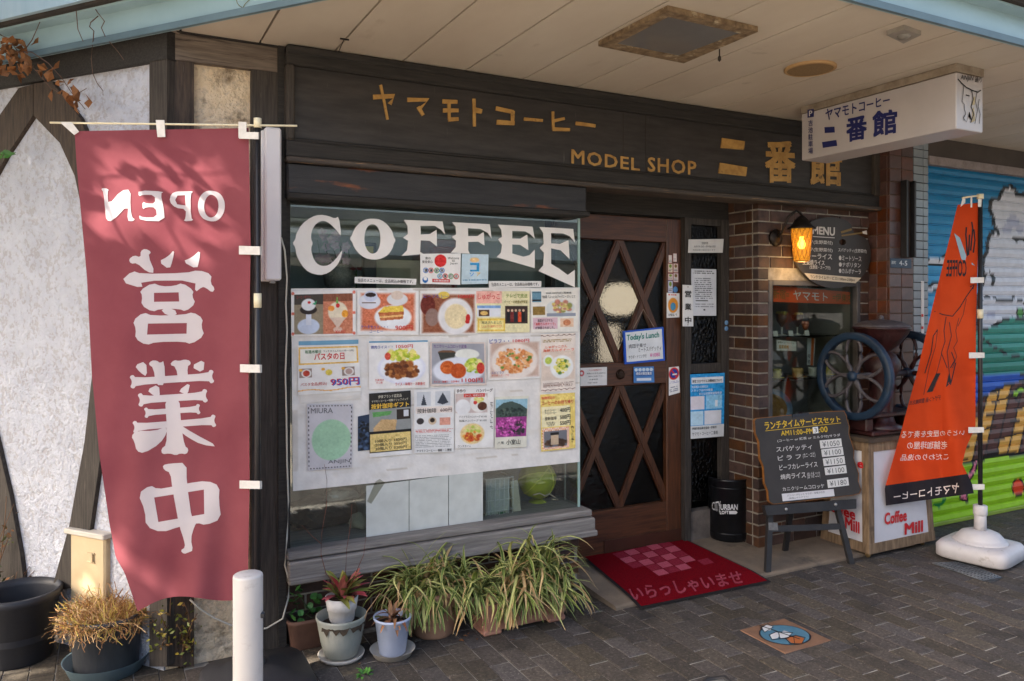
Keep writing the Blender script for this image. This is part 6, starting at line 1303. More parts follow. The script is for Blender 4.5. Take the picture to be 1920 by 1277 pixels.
for P in ([(1429, 1178), (1437, 1173), (1448, 1176), (1445, 1183), (1434, 1186)], [(1444, 1192), (1455, 1187), (1463, 1190), (1458, 1198), (1448, 1200)], [(1458, 1190), (1470, 1184), (1484, 1188), (1478, 1196), (1464, 1198)]): put_poly(mb, P, TPX, .0006)
mb.build('sails', flat((206, 206, 206)), st)
mb = MB(); put_poly(mb, [(1474, 1198), (1492, 1194), (1508, 1198), (1503, 1208), (1484, 1207)], TPX, .0006); mb.build('hull', flat((170, 96, 50)), st)
mb = MB()
for s in ([(1426, 1179), (1440, 1171), (1450, 1177), (1434, 1187), (1426, 1179)], [(1442, 1192), (1456, 1186), (1487, 1188), (1478, 1198), (1447, 1201), (1442, 1192)], [(1472, 1198), (1492, 1193), (1510, 1197), (1503, 1209), (1482, 1208), (1472, 1198)], [(1424, 1174), (1500, 1200)], [(1460, 1187), (1462, 1199)], [(1488, 1195), (1490, 1208)]):
    put_poly(mb, stroke_px(s, 1.5), TPX, .0010)
mb.build('drawing_lines', flat((26, 28, 34)), st)
dm = thing('drain_grate', 'grey metal grating set in the paving under the white flag base', 'grating', PZ(0)(1815, 1070))
q = [PZ(.004)(u, v) for u, v in ((1746, 1056), (1806, 1052), (1880, 1082), (1862, 1090), (1843, 1089))]
MB().prism(q, (0, 0, 1), .012).build('pad', M('grate_pad', (70, 72, 74), (56, 58, 60), 30, .6), dm)
mb = MB(); a, b, c_, d_ = [PZ(.006)(u, v) for u, v in ((1748, 1056), (1806, 1053), (1876, 1082), (1842, 1088))]
for k in range(15): t_ = k / 14; mb.tube([a * (1 - t_) + d_ * t_, b * (1 - t_) + c_ * t_], .003, 4)
for k in range(7): t_ = k / 6; mb.tube([a * (1 - t_) + b * t_, d_ * (1 - t_) + c_ * t_], .003, 4)
mb.build('bars', M('grate_bar', (120, 124, 128), (96, 100, 104), 30, .4, metal=.4), dm)
q = [PZ(.003)(u, v) for u, v in ((1296, 1296), (1322, 1268), (1362, 1264), (1400, 1290), (1400, 1330), (1310, 1330))]
ul = thing('manhole_cover', 'dark iron utility cover rim at the bottom edge of the paving', 'manhole', q[1]); MB().tube([PZ(.002)(u, v) for u, v in ((1300, 1300), (1325, 1275), (1358, 1271), (1392, 1298))], .012, 6).build('rim', M('iron_rim', (50, 48, 48), (40, 38, 38), 20, .6), ul)
MB().prism([PZ(.0015)(u, v) for u, v in ((1302, 1300), (1326, 1277), (1357, 1273), (1390, 1300))], (0, 0, 1), .02).build('lid', M('iron_lid', (120, 116, 112), (100, 96, 92), 20, .8), ul)
# ================================================================== PINK OPEN FLAG
fd = 3.175; FLP = Pl(FWD * fd + CAM, -FWD)
LE_ = [(232, 139), (300, 143), (380, 150), (520, 163), (700, 172), (850, 186), (980, 205), (1045, 217), (1075, 234), (1110, 246), (1146, 258)]
RE_ = [(238, 466), (460, 470), (700, 466), (900, 468), (1080, 465), (1122, 467)]
def itp(L, v):
    for (a, x), (b, y) in zip(L[:-1], L[1:]):
        if v <= b: return x + (y - x) * (v - a) / (b - a)
    return L[-1][1]
def fold(u, v):
    s = (u - 140) / 330; k = max(0, (v - 240) / 900)
    return .012 * math.sin(s * 5.2 + k * 2.2) * (.3 + k) + .010 * math.sin(s * 11 - k * 5) * k * k + .004 * math.sin(v * .031 + s * 4) + .03 * k * k * math.sin(s * 3.2 + 1) + .014 * k ** 4 * math.sin(s * 17 + 2) + .004 * math.sin((s * 2 + k) * 14) * k
def flagP(u, v, e=0): return FLP(u, v, fold(u, v) + e)
oflag = thing('open_flag', 'tall dusty pink banner reading OPEN in reverse with three large white characters', 'flag', Vector((.545, 3.3, 0)))
def flag_pt(s, t):
    vl = 246 + t * (1146 - 246); vr = 240 + t * (1122 - 240); ul = itp(LE_, vl); ur = itp(RE_, vr)
    u = ul + (ur - ul) * s; v = vl + (vr - vl) * s + t ** 10 * (-14 * math.sin(s * math.pi) - 8 * math.sin(s * 6.28)); return u, v
NX, NY = 46, 120; V = [flagP(*flag_pt(i / NX, j / NY)) for j in range(NY + 1) for i in range(NX + 1)]
pinkc = M_cloth('pink_cloth', (152, 82, 89), (138, 70, 79), .3)
MB().add(V, [(j * (NX + 1) + i, (j + 1) * (NX + 1) + i, (j + 1) * (NX + 1) + i + 1, j * (NX + 1) + i + 1) for j in range(NY) for i in range(NX)], True).build('cloth', pinkc, oflag)
A5 = lambda L: [(x / 2.902, 400 + y / 2.902) for x, y in L]; A7 = lambda L: [(x / 3.217, 880 + y / 3.217) for x, y in L]
whitec = M_cloth('white_cloth_print', (222, 214, 216), (212, 203, 206), .3)
def flagprint(polys):
    mb = MB()
    for p in polys:
        P, Hs = (p, []) if isinstance(p[0][0], (int, float)) else (p[0], p[1])
        if len(P) < 40: P = chaikin(P, 1)
        put_poly(mb, P, flagP, .0015, Hs, 12)
    mb.sm = [True] * len(mb.f); return mb.build('white_character', whitec, oflag)
flagprint([A5([(790,192),(825,210),(805,230),(845,325),(800,320),(745,270),(712,275),(700,250),(730,228),(765,240),(765,205)]), A5([(950,195),(940,255),(922,307),(862,262),(915,235)]), A5([(1090,198),(1085,255),(1072,305),(992,262),(1045,240)]),
  A5([(655,372),(720,312),(770,330),(1010,325),(1080,308),(1152,332),(1145,380),(1170,410),(1155,432),(1120,405),(1100,400),(1060,432),(1065,365),(765,367),(778,410)]),
  [A5([(830,378),(880,398),(950,395),(992,378),(1055,420),(1045,450),(1065,490),(1010,535),(975,520),(870,520),(830,537),(768,500),(775,450),(760,420)]), [A5([(838,433),(972,430),(975,480),(838,482)])]], A5([(872,519),(950,519),(965,556),(905,556)]),
  [A5([(780,538),(830,558),(1000,552),(1050,537),(1105,572),(1095,615),(1113,665),(1040,713),(1000,698),(850,700),(795,718),(735,682),(740,630),(722,585)]), [A5([(805,600),(1017,597),(1015,655),(800,660)])]]])
def bone(a, b, th):
    """bar with flared club ends, as on the flag"""
    a = Vector(a); b = Vector(b); t = (b - a).normalized(); n = Vector((-t.y, t.x)); L = (b - a).length; h = th / 2
    pr = [(0, h * .5), (-.3 * th, h * 1.5), (.25 * th, h * 2.1), (.6 * th, h * 1.05), (L / 2, h), (L - .6 * th, h * 1.05), (L - .25 * th, h * 2.1), (L + .3 * th, h * 1.5), (L, h * .5)]
    return [tuple(a + t * x + n * y) for x, y in pr] + [tuple(a + t * x - n * y) for x, y in reversed(pr)]
flagprint([[(252, 685), (274, 677), (276, 707), (262, 698)], [(384, 673), (381, 700), (357, 687)], [(278, 683), (284, 676), (294, 676), (300, 681), (308, 676), (310, 722), (292, 722), (288, 690)], [(318, 684), (326, 675), (336, 677), (346, 674), (356, 676), (358, 683), (351, 687), (353, 716), (335, 717), (330, 688)],
  bone((247, 716), (398, 706), 13), [(275, 731), (298, 720), (300, 746), (288, 742)], [(334, 733), (357, 716), (352, 740), (344, 738)], bone((262, 750), (386, 742), 13), bone((273, 774), (373, 767), 10), bone((252, 801), (402, 789), 12),
  [(309, 744), (336, 742), (340, 800), (346, 836), (354, 842), (350, 852), (338, 850), (330, 854), (318, 850), (304, 852), (302, 842), (312, 834), (313, 800)], [(312, 800), (290, 808), (255, 808), (246, 818), (252, 828), (256, 846), (270, 850), (300, 832), (313, 812)], [(337, 796), (362, 812), (411, 838), (378, 834), (352, 820), (339, 810)]])
flagprint([A7([(980,-25),(1025,-35),(1125,-40),(1126,80),(1160,320),(1188,318),(1172,345),(1150,420),(1165,490),(1140,500),(1110,512),(1088,490),(1118,470),(1108,420),(1082,345),(1040,120),(1028,20),(990,5)]),
  [A7([(832,148),(905,95),(950,120),(1040,105),(1125,85),(1250,68),(1325,100),(1320,190),(1335,300),(1240,338),(1190,322),(1085,345),(975,382),(880,345),(875,250)]), [A7([(930,170),(1230,122),(1232,270),(955,318)])]]])
# OPEN, seen from behind
A1 = lambda L: [(x / 3.04, y / 3.04) for x, y in L]
flagprint([A1([(575,1075),(600,1072),(622,1082),(612,1092),(618,1170),(690,1085),(745,1080),(742,1175),(752,1240),(770,1250),(755,1262),(725,1258),(732,1165),(640,1262),(606,1256),(600,1200),(590,1095)])])
flagprint([A1([(790,1085),(935,1092),(915,1105),(932,1180),(940,1262),(800,1258),(790,1225),(815,1240),(895,1238),(888,1182),(835,1180),(812,1195),(812,1148),(835,1160),(885,1160),(882,1112),(815,1110),(790,1120)])])
flagprint([[A1([(1105,1090),(1085,1105),(1088,1240),(1105,1258),(1045,1262),(1058,1245),(1060,1192),(1000,1185),(965,1150),(975,1105),(1010,1090),(1050,1092)]), [A1([(1055,1112),(1012,1115),(998,1140),(1010,1165),(1058,1172)])]]])
flagprint([[chaikin(A1([(1205,1085),(1255,1100),(1283,1150),(1280,1210),(1245,1258),(1200,1264),(1150,1245),(1125,1190),(1135,1125),(1165,1092)])), [chaikin(A1([(1205,1105),(1175,1125),(1160,1175),(1172,1225),(1202,1245),(1235,1225),(1248,1180),(1240,1130)]))]]])
cream = M('cream_rod', (222, 210, 178), None, rough=.4); webbing = M('white_webbing', (222, 216, 208), (206, 200, 192), 40, .8)
MB().cyl(FLP(94, 230, .006), FLP(557, 236, .006), .0042, seg=8).build('crossbar', cream, oflag)
pole = Vector((FLP(483, 400).x, FLP(483, 400).y, 0)) + FWD * .0
MB().cyl(pole + UPV * .1, pole + UPV * FLP(483, 232).z, .0125).build('pole', M('pole_black', (36, 34, 36), None, rough=.35), oflag)
for v0, v1 in ((222, 240), (550, 577)): MB().cyl(pole + UPV * FLP(483, v1).z, pole + UPV * FLP(483, v0).z, .0155).build('pole_joint', cream, oflag)
for (a, b) in (((448, 461), (491, 477)), ((450, 683), (491, 698)), ((449, 901), (491, 916)), ((448, 247), (488, 260))):
    P = [FLP(u, v, e) for u, v, e in ((a[0], a[1], .012), (b[0] - 4, a[1] + 1, .017), (b[0], a[1] + 1, .0), (b[0], b[1] + 1, .0), (b[0] - 4, b[1] + 1, .017), (a[0], b[1], .012))]
    MB().add(P + [p + FWD * .0015 for p in P], [(0, 1, 4, 5), (1, 2, 3, 4), (6, 11, 10, 7), (7, 10, 9, 8), (0, 5, 11, 6)]).build('loop', webbing, oflag)
for q in ([(112, 229), (134, 229), (148, 247), (139, 253)], [(292, 225), (308, 225), (310, 257), (295, 257)], [(447, 228), (462, 229), (462, 259), (447, 258)]):
    MB().prism([FLP(u, v, .013) for u, v in q], -FWD, .002).build('loop', webbing, oflag)
# black weighted base
bm_ = M('base_black', (34, 33, 36), (42, 41, 44), 8, .5, .1, 30); pb = Vector((pole.x, pole.y, 0))
MB().lathe(pb, [(.20, 0), (.215, .012), (.215, .075), (.2, .1), (.13, .112), (.12, .125), (.06, .135), (.05, .14)], 48, sq=5).build('base', bm_, oflag)
MB().lathe(pb + UPV * .13, [(.034, 0), (.032, .02), (.022, .03), (.02, .14), (.024, .145), (.024, .17), (.014, .172)], 20).build('socket', bm_, oflag)
MB().cyl(pb + Vector((-.02, -.02, .235)), pb + Vector((-.07, -.035, .235)), .012).build('clamp_knob', bm_, oflag)

# ================================================================== ORANGE COFFEE FLAG
og = PZ(0)(1838, 1048); og = Vector((og.x, og.y, 0)); OD = (og - CAM).dot(FWD); dirF = Vector((-.42, .9, 0)).normalized()
# the cloth is blown back: its left edge lies deeper than the pole
OL = [(372, 1799), (398, 1792), (420, 1787), (560, 1752), (700, 1719), (800, 1692), (915, 1659), (948, 1661)]; OR_ = [(372, 1834), (390, 1836), (600, 1830), (800, 1829), (838, 1812), (870, 1804), (905, 1822), (925, 1826)]
def OFP(u, v, e=0):
    k = min(1.2, max(0, (1836 - u) / 170)); kk = max(0, (v - 380) / 560); dep = OD + .10 * k + .03 * math.sin(k * 7 + kk * 4) * (.3 + kk) + .02 * math.sin(k * 15 + kk * 9) * (.15 + kk) + .008 * math.sin(kk * 22 + k * 3) + sum(.007 * math.exp(-((kk - q_) / .014) ** 2) for q_ in (.16, .37, .58, .79)) + .008 * math.exp(-((k - .42) / .03) ** 2) - e
    return CAM + ray(u, v) * dep
fl2 = thing('coffee_banner', 'narrow orange coffee banner with black footer on a pole before the shutter', 'flag', og)
def o_pt(s, t):
    v = 384 + t * (948 - 384); vr = 380 + t * (925 - 380); a = itp(OL, v); b = itp(OR_, vr); return a + (b - a) * s, v + (vr - v) * s - 22 * s * (t ** 6) * 0
NX, NY = 30, 90; orange = M_cloth('orange_cloth', (226, 82, 38), (212, 70, 30), .35); footc = M_cloth('black_cloth', (44, 40, 46), (36, 33, 38), .1)
V = [OFP(*o_pt(i / NX, j / NY)) for j in range(NY + 1) for i in range(NX + 1)]; cut = 84
F_ = [(j * (NX + 1) + i, (j + 1) * (NX + 1) + i, (j + 1) * (NX + 1) + i + 1, j * (NX + 1) + i + 1) for j in range(NY) for i in range(NX)]
MB().add(V, F_[:cut * NX], True).build('cloth', orange, fl2); MB().add(V, F_[cut * NX:], True).build('cloth_footer', footc, fl2)
def ofl(name, mat, polys=(), texts=()):
    mb = MB()
    for p in polys: put_poly(mb, p, OFP, .002, (), 12)
    write(fl2, name, mat, OFP, .002, texts, True, 5)
    if polys: mb.build(name, mat, fl2)
ink2 = M('flag_ink', (34, 30, 36), None, rough=.8)
ofl('ship_mark', M('flag_blue_grey', (140, 164, 176), None, rough=.8), [[(1789, 437), (1800, 446), (1812, 480), (1810, 488), (1803, 487)], [(1822, 492), (1828, 498), (1822, 496)]])
ofl('katakana_mark', ink2, [stroke_px(s, 2.8) for s in ([(1822, 416), (1824, 428), (1820, 470)], [(1812, 426), (1811, 440), (1814, 480)], [(1818, 440), (1816, 478)], [(1826, 430), (1828, 450), (1825, 474)])], [('COFFEE', [(1776, 488), (1812, 488), (1812, 518), (1774, 518)], .03)])
ofl('profile_drawing', ink2, [stroke_px(s, w__ * .62) for s, w__ in (([(1752, 584), (1768, 590), (1786, 593), (1800, 576), (1812, 556), (1826, 536)], 3.0), ([(1819, 538), (1826, 534), (1824, 542)], 4), ([(1774, 594), (1770, 620), (1772, 640), (1765, 662), (1776, 690)], 2.4), ([(1798, 596), (1792, 620), (1795, 640), (1788, 652), (1794, 668), (1786, 690)], 1.6), ([(1758, 618), (1750, 630), (1746, 660), (1734, 700)], 3), ([(1758, 618), (1754, 650), (1742, 690), (1732, 740)], 1.6), ([(1780, 604), (1784, 630), (1776, 660), (1780, 700), (1774, 726), (1784, 716)], 2.2), ([(1792, 680), (1786, 706), (1782, 722)], 3), ([(1766, 662), (1756, 700), (1738, 736), (1748, 734), (1764, 700)], 1.8), ([(1812, 560), (1806, 590), (1796, 612)], 1.6), ([(1784, 660), (1790, 676), (1782, 690)], 3.0))])
ofl('credit_lettering', ink2, (), [('デザイン画 重岡龍志氏', [(1706, 752), (1764, 740), (1764, 750), (1704, 760)], .01)])
ofl('white_lettering', M('flag_white', (222, 206, 200), None, rough=.8), (), [('いとうの歴史を奏でる', [(1692, 808), (1808, 806), (1808, 816), (1690, 822)]), ('老舗珈琲屋の', [(1702, 828), (1776, 827), (1776, 842), (1700, 842)]), ('こだわりの逸品', [(1690, 852), (1778, 850), (1778, 862), (1688, 864)])])
ofl('footer_lettering', M('flag_white', None), (), [('ヤマモトコーヒー', [(1676, 926), (1798, 905), (1798, 924), (1676, 938)], .02)])
def at_pole(v): return CAM + ray(1838, v) * OD
pt, pm = at_pole(372), at_pole(905)
MB().cyl((og.x, og.y, .22), (og.x, og.y, pt.z), .0135).build('pole', M('pole_black', None), fl2)
MB().cyl(CAM + ray(1804, 371) * OD, CAM + ray(1842, 366) * OD, .006, seg=8).build('crossbar', cream, fl2)
for v0, v1, r in ((364, 373, .02), (580, 597, .018)): MB().cyl((og.x, og.y, at_pole(v1).z), (og.x, og.y, at_pole(v0).z), r).build('pole_joint', cream, fl2)
for (u0, u1, v) in ((1820, 1845, 520), (1817, 1846, 661), (1816, 1845, 801), (1818, 1846, 908)):
    MB().prism([CAM + ray(u, vv) * (OD - .02) for u, vv in ((u0, v), (u1, v), (u1, v + 10), (u0, v + 11))], -FWD, .003).build('loop', webbing, fl2)
for q in ([(1805, 372), (1810, 372), (1810, 380), (1801, 388)], [(1820, 368), (1823, 368), (1823, 389), (1820, 389)], [(1834, 373), (1841, 373), (1840, 388), (1834, 388)]): MB().prism([CAM + ray(u, v) * (OD - .016) for u, v in q], -FWD, .002).build('loop', webbing, fl2)
base_m = M('white_base', (206, 202, 202), (192, 187, 187), 4, .5, .08, 40, c3=(150, 140, 132), thr=.6, s3=9, ws=((130, 122, 114), .58, 9.0))
ra = math.radians(12); ca, sa = math.cos(ra), math.sin(ra); bo = og + UPV * .012
mb = MB(); prof = [(.19, .0), (.208, .012), (.208, .075), (.192, .095), (.155, .103)]; mb.lathe(bo, prof, 56, sq=6); rot = Matrix.Rotation(ra, 3, 'Z'); mb.v = [tuple(rot @ (Vector(p) - bo) + bo) for p in mb.v]; mb.build('base_tank', base_m, fl2)
MB().lathe(bo + UPV * .1, [(.155, 0), (.15, .012), (.136, .016), (.13, .03), (.108, .055), (.07, .07), (.035, .074)], 40).build('base_dome', base_m, fl2)
for k in range(5): an = k * 1.25 + 3.4; MB().lathe(bo + Vector((.116 * math.cos(an), .116 * math.sin(an), .14)), [(.02, -.01), (.018, .002), (.012, -.002), (.001, -.003)], 14, (math.cos(an) * .5, math.sin(an) * .5, .8), cap=False).build('dimple', base_m, fl2)
MB().lathe(bo + UPV * .175, [(.036, 0), (.034, .09), (.03, .1)], 24).build('socket', base_m, fl2); MB().lathe(bo + UPV * .265, [(.036, 0), (.04, .005), (.04, .06), (.03, .064)], 24).build('collar', base_m, fl2)
for k in range(4): an = k * math.pi / 2 + ra + .78; MB().bev((bo.x + .13 * math.cos(an) - .045, bo.y + .13 * math.sin(an) - .045, 0), (bo.x + .13 * math.cos(an) + .045, bo.y + .13 * math.sin(an) + .045, .02), .006).build('foot', base_m, fl2)

# ================================================================== LEFT CORNER: CASING, CABLE, BOX, BOLLARD
WCP = PY(YF - .10); x0, x1 = WCP(497, 400).x, WCP(528, 400).x; z0, z1 = WCP(510, 526).z, WCP(510, 238).z
wc = thing('white_lamp_casing', 'white upright plastic casing fixed on the timber post behind the pink flag pole', 'casing', (x0, YF - .1, z0))
MB().bev((x0, YF - .10, z0), (x1, YF - .035, z1), .008).build('cover', M('casing_white', (226, 222, 224), (216, 212, 214), 3, .4), wc); MB().bev((x0 - .012, YF - .07, z0 - .004), (x1 - .02, YF - .02, z1 - .012), .004).build('back_tray', white_p, wc)
MB().bev(((x0 + x1) / 2 - .012, YF - .085, z0 - .012), ((x0 + x1) / 2 + .012, YF - .055, z0), .002).build('end_clip', flat((150, 146, 140)), wc)
cb = PY(YF - .055); tag(MB().tube([cb(u, v) for u, v in ((527, 445), (534, 470), (538, 520), (536, 570), (538, 620), (535, 700), (537, 780), (538, 860), (541, 940), (538, 1010), (534, 1060), (542, 1090), (541, 1120), (530, 1160), (500, 1178), (470, 1182))], .004, 6).build('white_cable', M('cable_white', (190, 184, 172), None, rough=.6)), 'thin white cable hanging down the left edge of the window', 'cable')
kb = PY(3.5); tag(MB().tube([PZ(0)(360, 1270) * 0 + PY(3.68)(u, v) for u, v in ((356, 1124), (375, 1142), (400, 1158), (432, 1172), (460, 1180))], .0045, 6).build('white_cable', MATS['cable_white']), 'pale cable sagging low behind the white bollard', 'cable')
# meter box by the slanting wall
gb = WALL(183, 1100); bw = .19; e1 = -dW; e2 = -nW
o_ = Vector((WALL(120, 1000).x, WALL(120, 1000).y, 0)) + nW * .3
bxc = PZ(0)(190, 1212); bxc = Vector((bxc.x, bxc.y, 0)); rotb = Matrix.Rotation(math.atan2(e1.y, e1.x), 3, 'Z'); d_b = (bxc - CAM).dot(FWD); hb = H - (990 - HOR) / F_PX * d_b
mb_t = thing('meter_box', 'beige plastic meter box with overhanging lid beside the slanting wall', 'box', bxc)
beige = M('beige_plastic', (206, 186, 150), (194, 172, 136), 5, .55, .05, 40, c3=(150, 130, 104), thr=.7, s3=7)
def rb(name, a, b, mat, r=.008): 
    m_ = MB().bev(a, b, r); m_.v = [tuple(rotb @ Vector(p) + bxc) for p in m_.v]; return m_.build(name, mat, mb_t)
rb('body', (-.10, -.085, 0), (.13, .11, hb - .012), beige); rb('lid', (-.118, -.105, hb - .012), (.148, .125, hb + .012), M('lid_grey', (206, 198, 186), (194, 186, 174), 5, .5), .004)
for z in (hb - .13, hb - .09): rb('latch_rail', (.02, -.093, z), (.07, -.0855, z + .006), beige, .002)
rb('latch', (.055, -.096, hb - .13), (.063, -.0855, hb - .084), beige, .002)
# bollard
bd_ = 2.02; bp = CAM + ray(465, 900) * bd_; bp = Vector((bp.x, bp.y, 0)); bh_ = H - (1076 - HOR) / F_PX * bd_; rr = 27 / F_PX * bd_
bo_ = thing('white_bollard', 'round white bollard in front of the pink flag', 'bollard', bp)
bwm = M('bollard_paint', (178, 175, 174), (168, 164, 163), 3, .4, .04, 30, c3=(150, 120, 100), thr=.68, s3=18, ws=((120, 112, 104), .6, 14.0))
MB().lathe(bp, [(rr, 0), (rr, bh_ - .006), (rr * .97, bh_ - .002), (rr * .9, bh_), (.001, bh_)], 40, cap=False).build('post', bwm, bo_)
MB().lathe(bp, [(rr * 1.5, 0), (rr * 1.5, .006), (rr * 1.02, .01)], 40, cap=False).build('foot_ring', bwm, bo_)
c = CAM + ray(487, 1152) * bd_; MB().bev((c.x - .016, c.y - .012, c.z - .008), (c.x + .012, c.y + .008, c.z + .008), .004).build('strap_slot', black_p, bo_)

# ================================================================== POTS AND PLANTS
def pot(name, lab, c, prof, mat, cat='pot', seg=36, soil=None, sq=None, group=None):
    t = thing(name, lab, cat, c, group); MB().lathe(c, prof, seg, cap=False, sq=sq).build('pot', mat, t)
    if soil: MB().lathe(Vector(c) + UPV * soil[1], [(soil[0], 0), (soil[0] * .5, .008), (.001, .01)], seg, cap=False, sq=sq).build('soil', M('soil', (62, 48, 36), (42, 32, 26), 40, .95, .6, 90), t)
    return t
def colour_mesh(name, V, F, Cc, mat, parent):
    me = bpy.data.meshes.new(name); me.from_pydata(V, [], F); me.update(); ca_ = me.color_attributes.new('Col', 'FLOAT_COLOR', 'POINT')
    c = np.array(Cc, float) / 255; c = np.where(c <= .04045, c / 12.92, ((c + .055) / 1.055) ** 2.4); ca_.data.foreach_set('color', np.concatenate([c, np.ones((len(c), 1))], 1).ravel().astype(np.float32)); me.polygons.foreach_set('use_smooth', [True] * len(F))
    return obj(name, me, mat, parent)
leafm = M_print(.5, 'leaf_colour')
def spider(parent, c, rx, ry, n, L0, L1, up=1.0, seed=1, front=0.0, zmin=0.05):
    """arching striped leaves from a tuft"""
    r = random.Random(seed); V = []; F = []; Cc = []
    for i in range(n):
        a = r.uniform(0, 6.283); k = math.sqrt(r.random()); b = Vector(c) + Vector((rx * k * math.cos(a), ry * k * math.sin(a), 0))
        an = a + r.uniform(-.9, .9) if k > .3 else r.uniform(0, 6.283); L = r.uniform(L0, L1); el_ = min(1.5, r.uniform(.25, 1.45) * up); dirv = Vector((math.cos(an) * math.cos(el_), math.sin(an) * math.cos(el_) , math.sin(el_)))
        if r.random() < front: dirv.y = -abs(dirv.y)
        w0 = r.uniform(.006, .0115); p = b.copy(); seg = 8; dry = r.random() < .17; pale = r.uniform(.0, 1.0); droop = r.uniform(.10, .42); tw = r.uniform(-.6, .6); kink = r.randrange(3, 7) if r.random() < .22 else -1; cv1, cv2 = r.uniform(-.2, .2), r.uniform(-.2, .2)
        base_i = len(V)
        for j in range(seg + 1):
            t_ = j / seg; side = dirv.cross(UPV); side = side.normalized() if side.length > .02 else Vector((1, 0, 0)); side = (side + UPV * tw * t_ * .5).normalized(); wv = w0 * (1 - t_ ** 2.2) * (.7 + .3 * min(1, t_ * 4)) + .0006
            nrm = side.cross(dirv).normalized()
            for x_ in (-1, -.45, .45, 1): V.append(tuple(p + side * wv * x_ + nrm * (-.25 * wv * (abs(x_) > .9) * -1)))
            g = (62, 86, 34); g2 = (108, 126, 52); cr = (186, 184, 116); gm = tuple(x1_ + (x2_ - x1_) * pale for x1_, x2_ in zip(g, g2))
            if dry or (t_ > .86 and i % 3 == 0): gm = (160, 128, 84); cr = (196, 168, 122)
            Cc += [gm, cr, cr, gm] if i % 3 == 0 else [cr, gm, gm, cr]
            if j == kink: dirv = (dirv + Vector((r.uniform(-.7, .7), r.uniform(-.7, .7), -.9))).normalized()
            dirv = (dirv + Vector((cv1, cv2, -droop * (1.0 + .5 * t_)))).normalized(); p = p + dirv * (L / seg) * (1 if p.z > zmin else .22)
        for j in range(seg):
            for x_ in range(3): q_ = base_i + j * 4 + x_; F.append((q_, q_ + 1, q_ + 5, q_ + 4))
    o = colour_mesh('leaves', V, F, Cc, leafm, parent); o['kind'] = 'stuff'; return o
tc_m = M('terracotta_plastic', (172, 134, 108), (156, 118, 94), 5, .6, .1, 30, c3=(130, 104, 86), thr=.64, s3=6)
c = PZ(0)(812, 1185); c = Vector((c.x, c.y, 0)); R1 = .115
t = pot('spider_plant_pot', 'large round terracotta pot of striped spider plant under the window', c, [(R1 * .8, 0), (R1 * .86, .006), (R1 * .88, .016), (R1 * 1.16, .19), (R1 * 1.22, .2), (R1 * 1.22, .225), (R1 * 1.12, .225), (R1 * 1.0, .18)], tc_m, 'plant', soil=(R1 * 1.08, .19), group='spider plants under the window')
def tufts(parent, c, rx, ry, k, seed, **kw):
    """several crowns of leaves crowded in one pot"""
    r_ = random.Random(seed)
    for i in range(k):
        a = 2 * math.pi * (i + r_.random() * .6) / k; q = r_.uniform(.25, 1.0)
        spider(parent, Vector(c) + Vector((rx * q * math.cos(a), ry * q * math.sin(a), r_.uniform(-.01, .05))), .02, .02, kw.get('n', 30), kw.get('L0', .12), kw.get('L1', .27) * r_.uniform(.85, 1.15), kw.get('up', 1.0), seed * 100 + i, kw.get('front', .15), kw.get('zmin', .1))
tufts(t, c + Vector((0, 0, .20)), .14, .1, 14, 3, n=40, L0=.12, L1=.33, zmin=.13)
# long trough
a, b = PZ(0)(905, 1192), PZ(0)(1062, 1165); cc_ = Vector(((a.x + b.x) / 2, (a.y + b.y) / 2 + .06, 0)); hx, hy = .25, .085; hz_ = .16; trm = M('pink_trough', (176, 128, 108), (160, 114, 96), 5, .6, .1, 30, c3=(140, 104, 88), thr=.66, s3=6)
t = thing('spider_plant_trough', 'long terracotta trough of striped spider plant nearest the door mat', 'plant', cc_, 'spider plants under the window')
mb = MB(); rings = [(hx * .9, hy * .8, .025), (hx * .93, hy * .85, .05), (hx * .98, hy * .95, hz_ - .035), (hx * 1.02, hy * 1.05, hz_ - .03), (hx * 1.03, hy * 1.07, hz_), (hx * .95, hy * .9, hz_), (hx * .92, hy * .85, hz_ - .03)]
rv = []
for (x_, y_, z_) in rings:
    for sx, sy in ((-1, -1), (1, -1), (1, 1), (-1, 1)):
        for k1, k2 in ((1, .75), (.92, 1)) if sx * sy > 0 else ((.92, 1), (1, .75)): rv.append(cc_ + Vector((sx * x_ * k1, sy * y_ * k2, z_)))
mb.add(rv, [(j * 8 + i, j * 8 + (i + 1) % 8, (j + 1) * 8 + (i + 1) % 8, (j + 1) * 8 + i) for j in range(len(rings) - 1) for i in range(8)] + [tuple(range(7, -1, -1)), tuple((len(rings) - 1) * 8 + i for i in range(8))]); mb.build('trough', trm, t)
for sx in (-1, 1): MB().bev((cc_.x + sx * hx * .72 - .05, cc_.y - hy * .78, 0), (cc_.x + sx * hx * .72 + .05, cc_.y + hy * .78, .03), .008).build('foot', trm, t)
tufts(t, cc_ + Vector((0, 0, hz_)), .25, .07, 17, 5, n=40, L0=.12, L1=.32, zmin=.09); tufts(t, cc_ + Vector((.08, .02, hz_ + .08)), .12, .04, 4, 6, n=16, L0=.2, L1=.4, up=1.25)
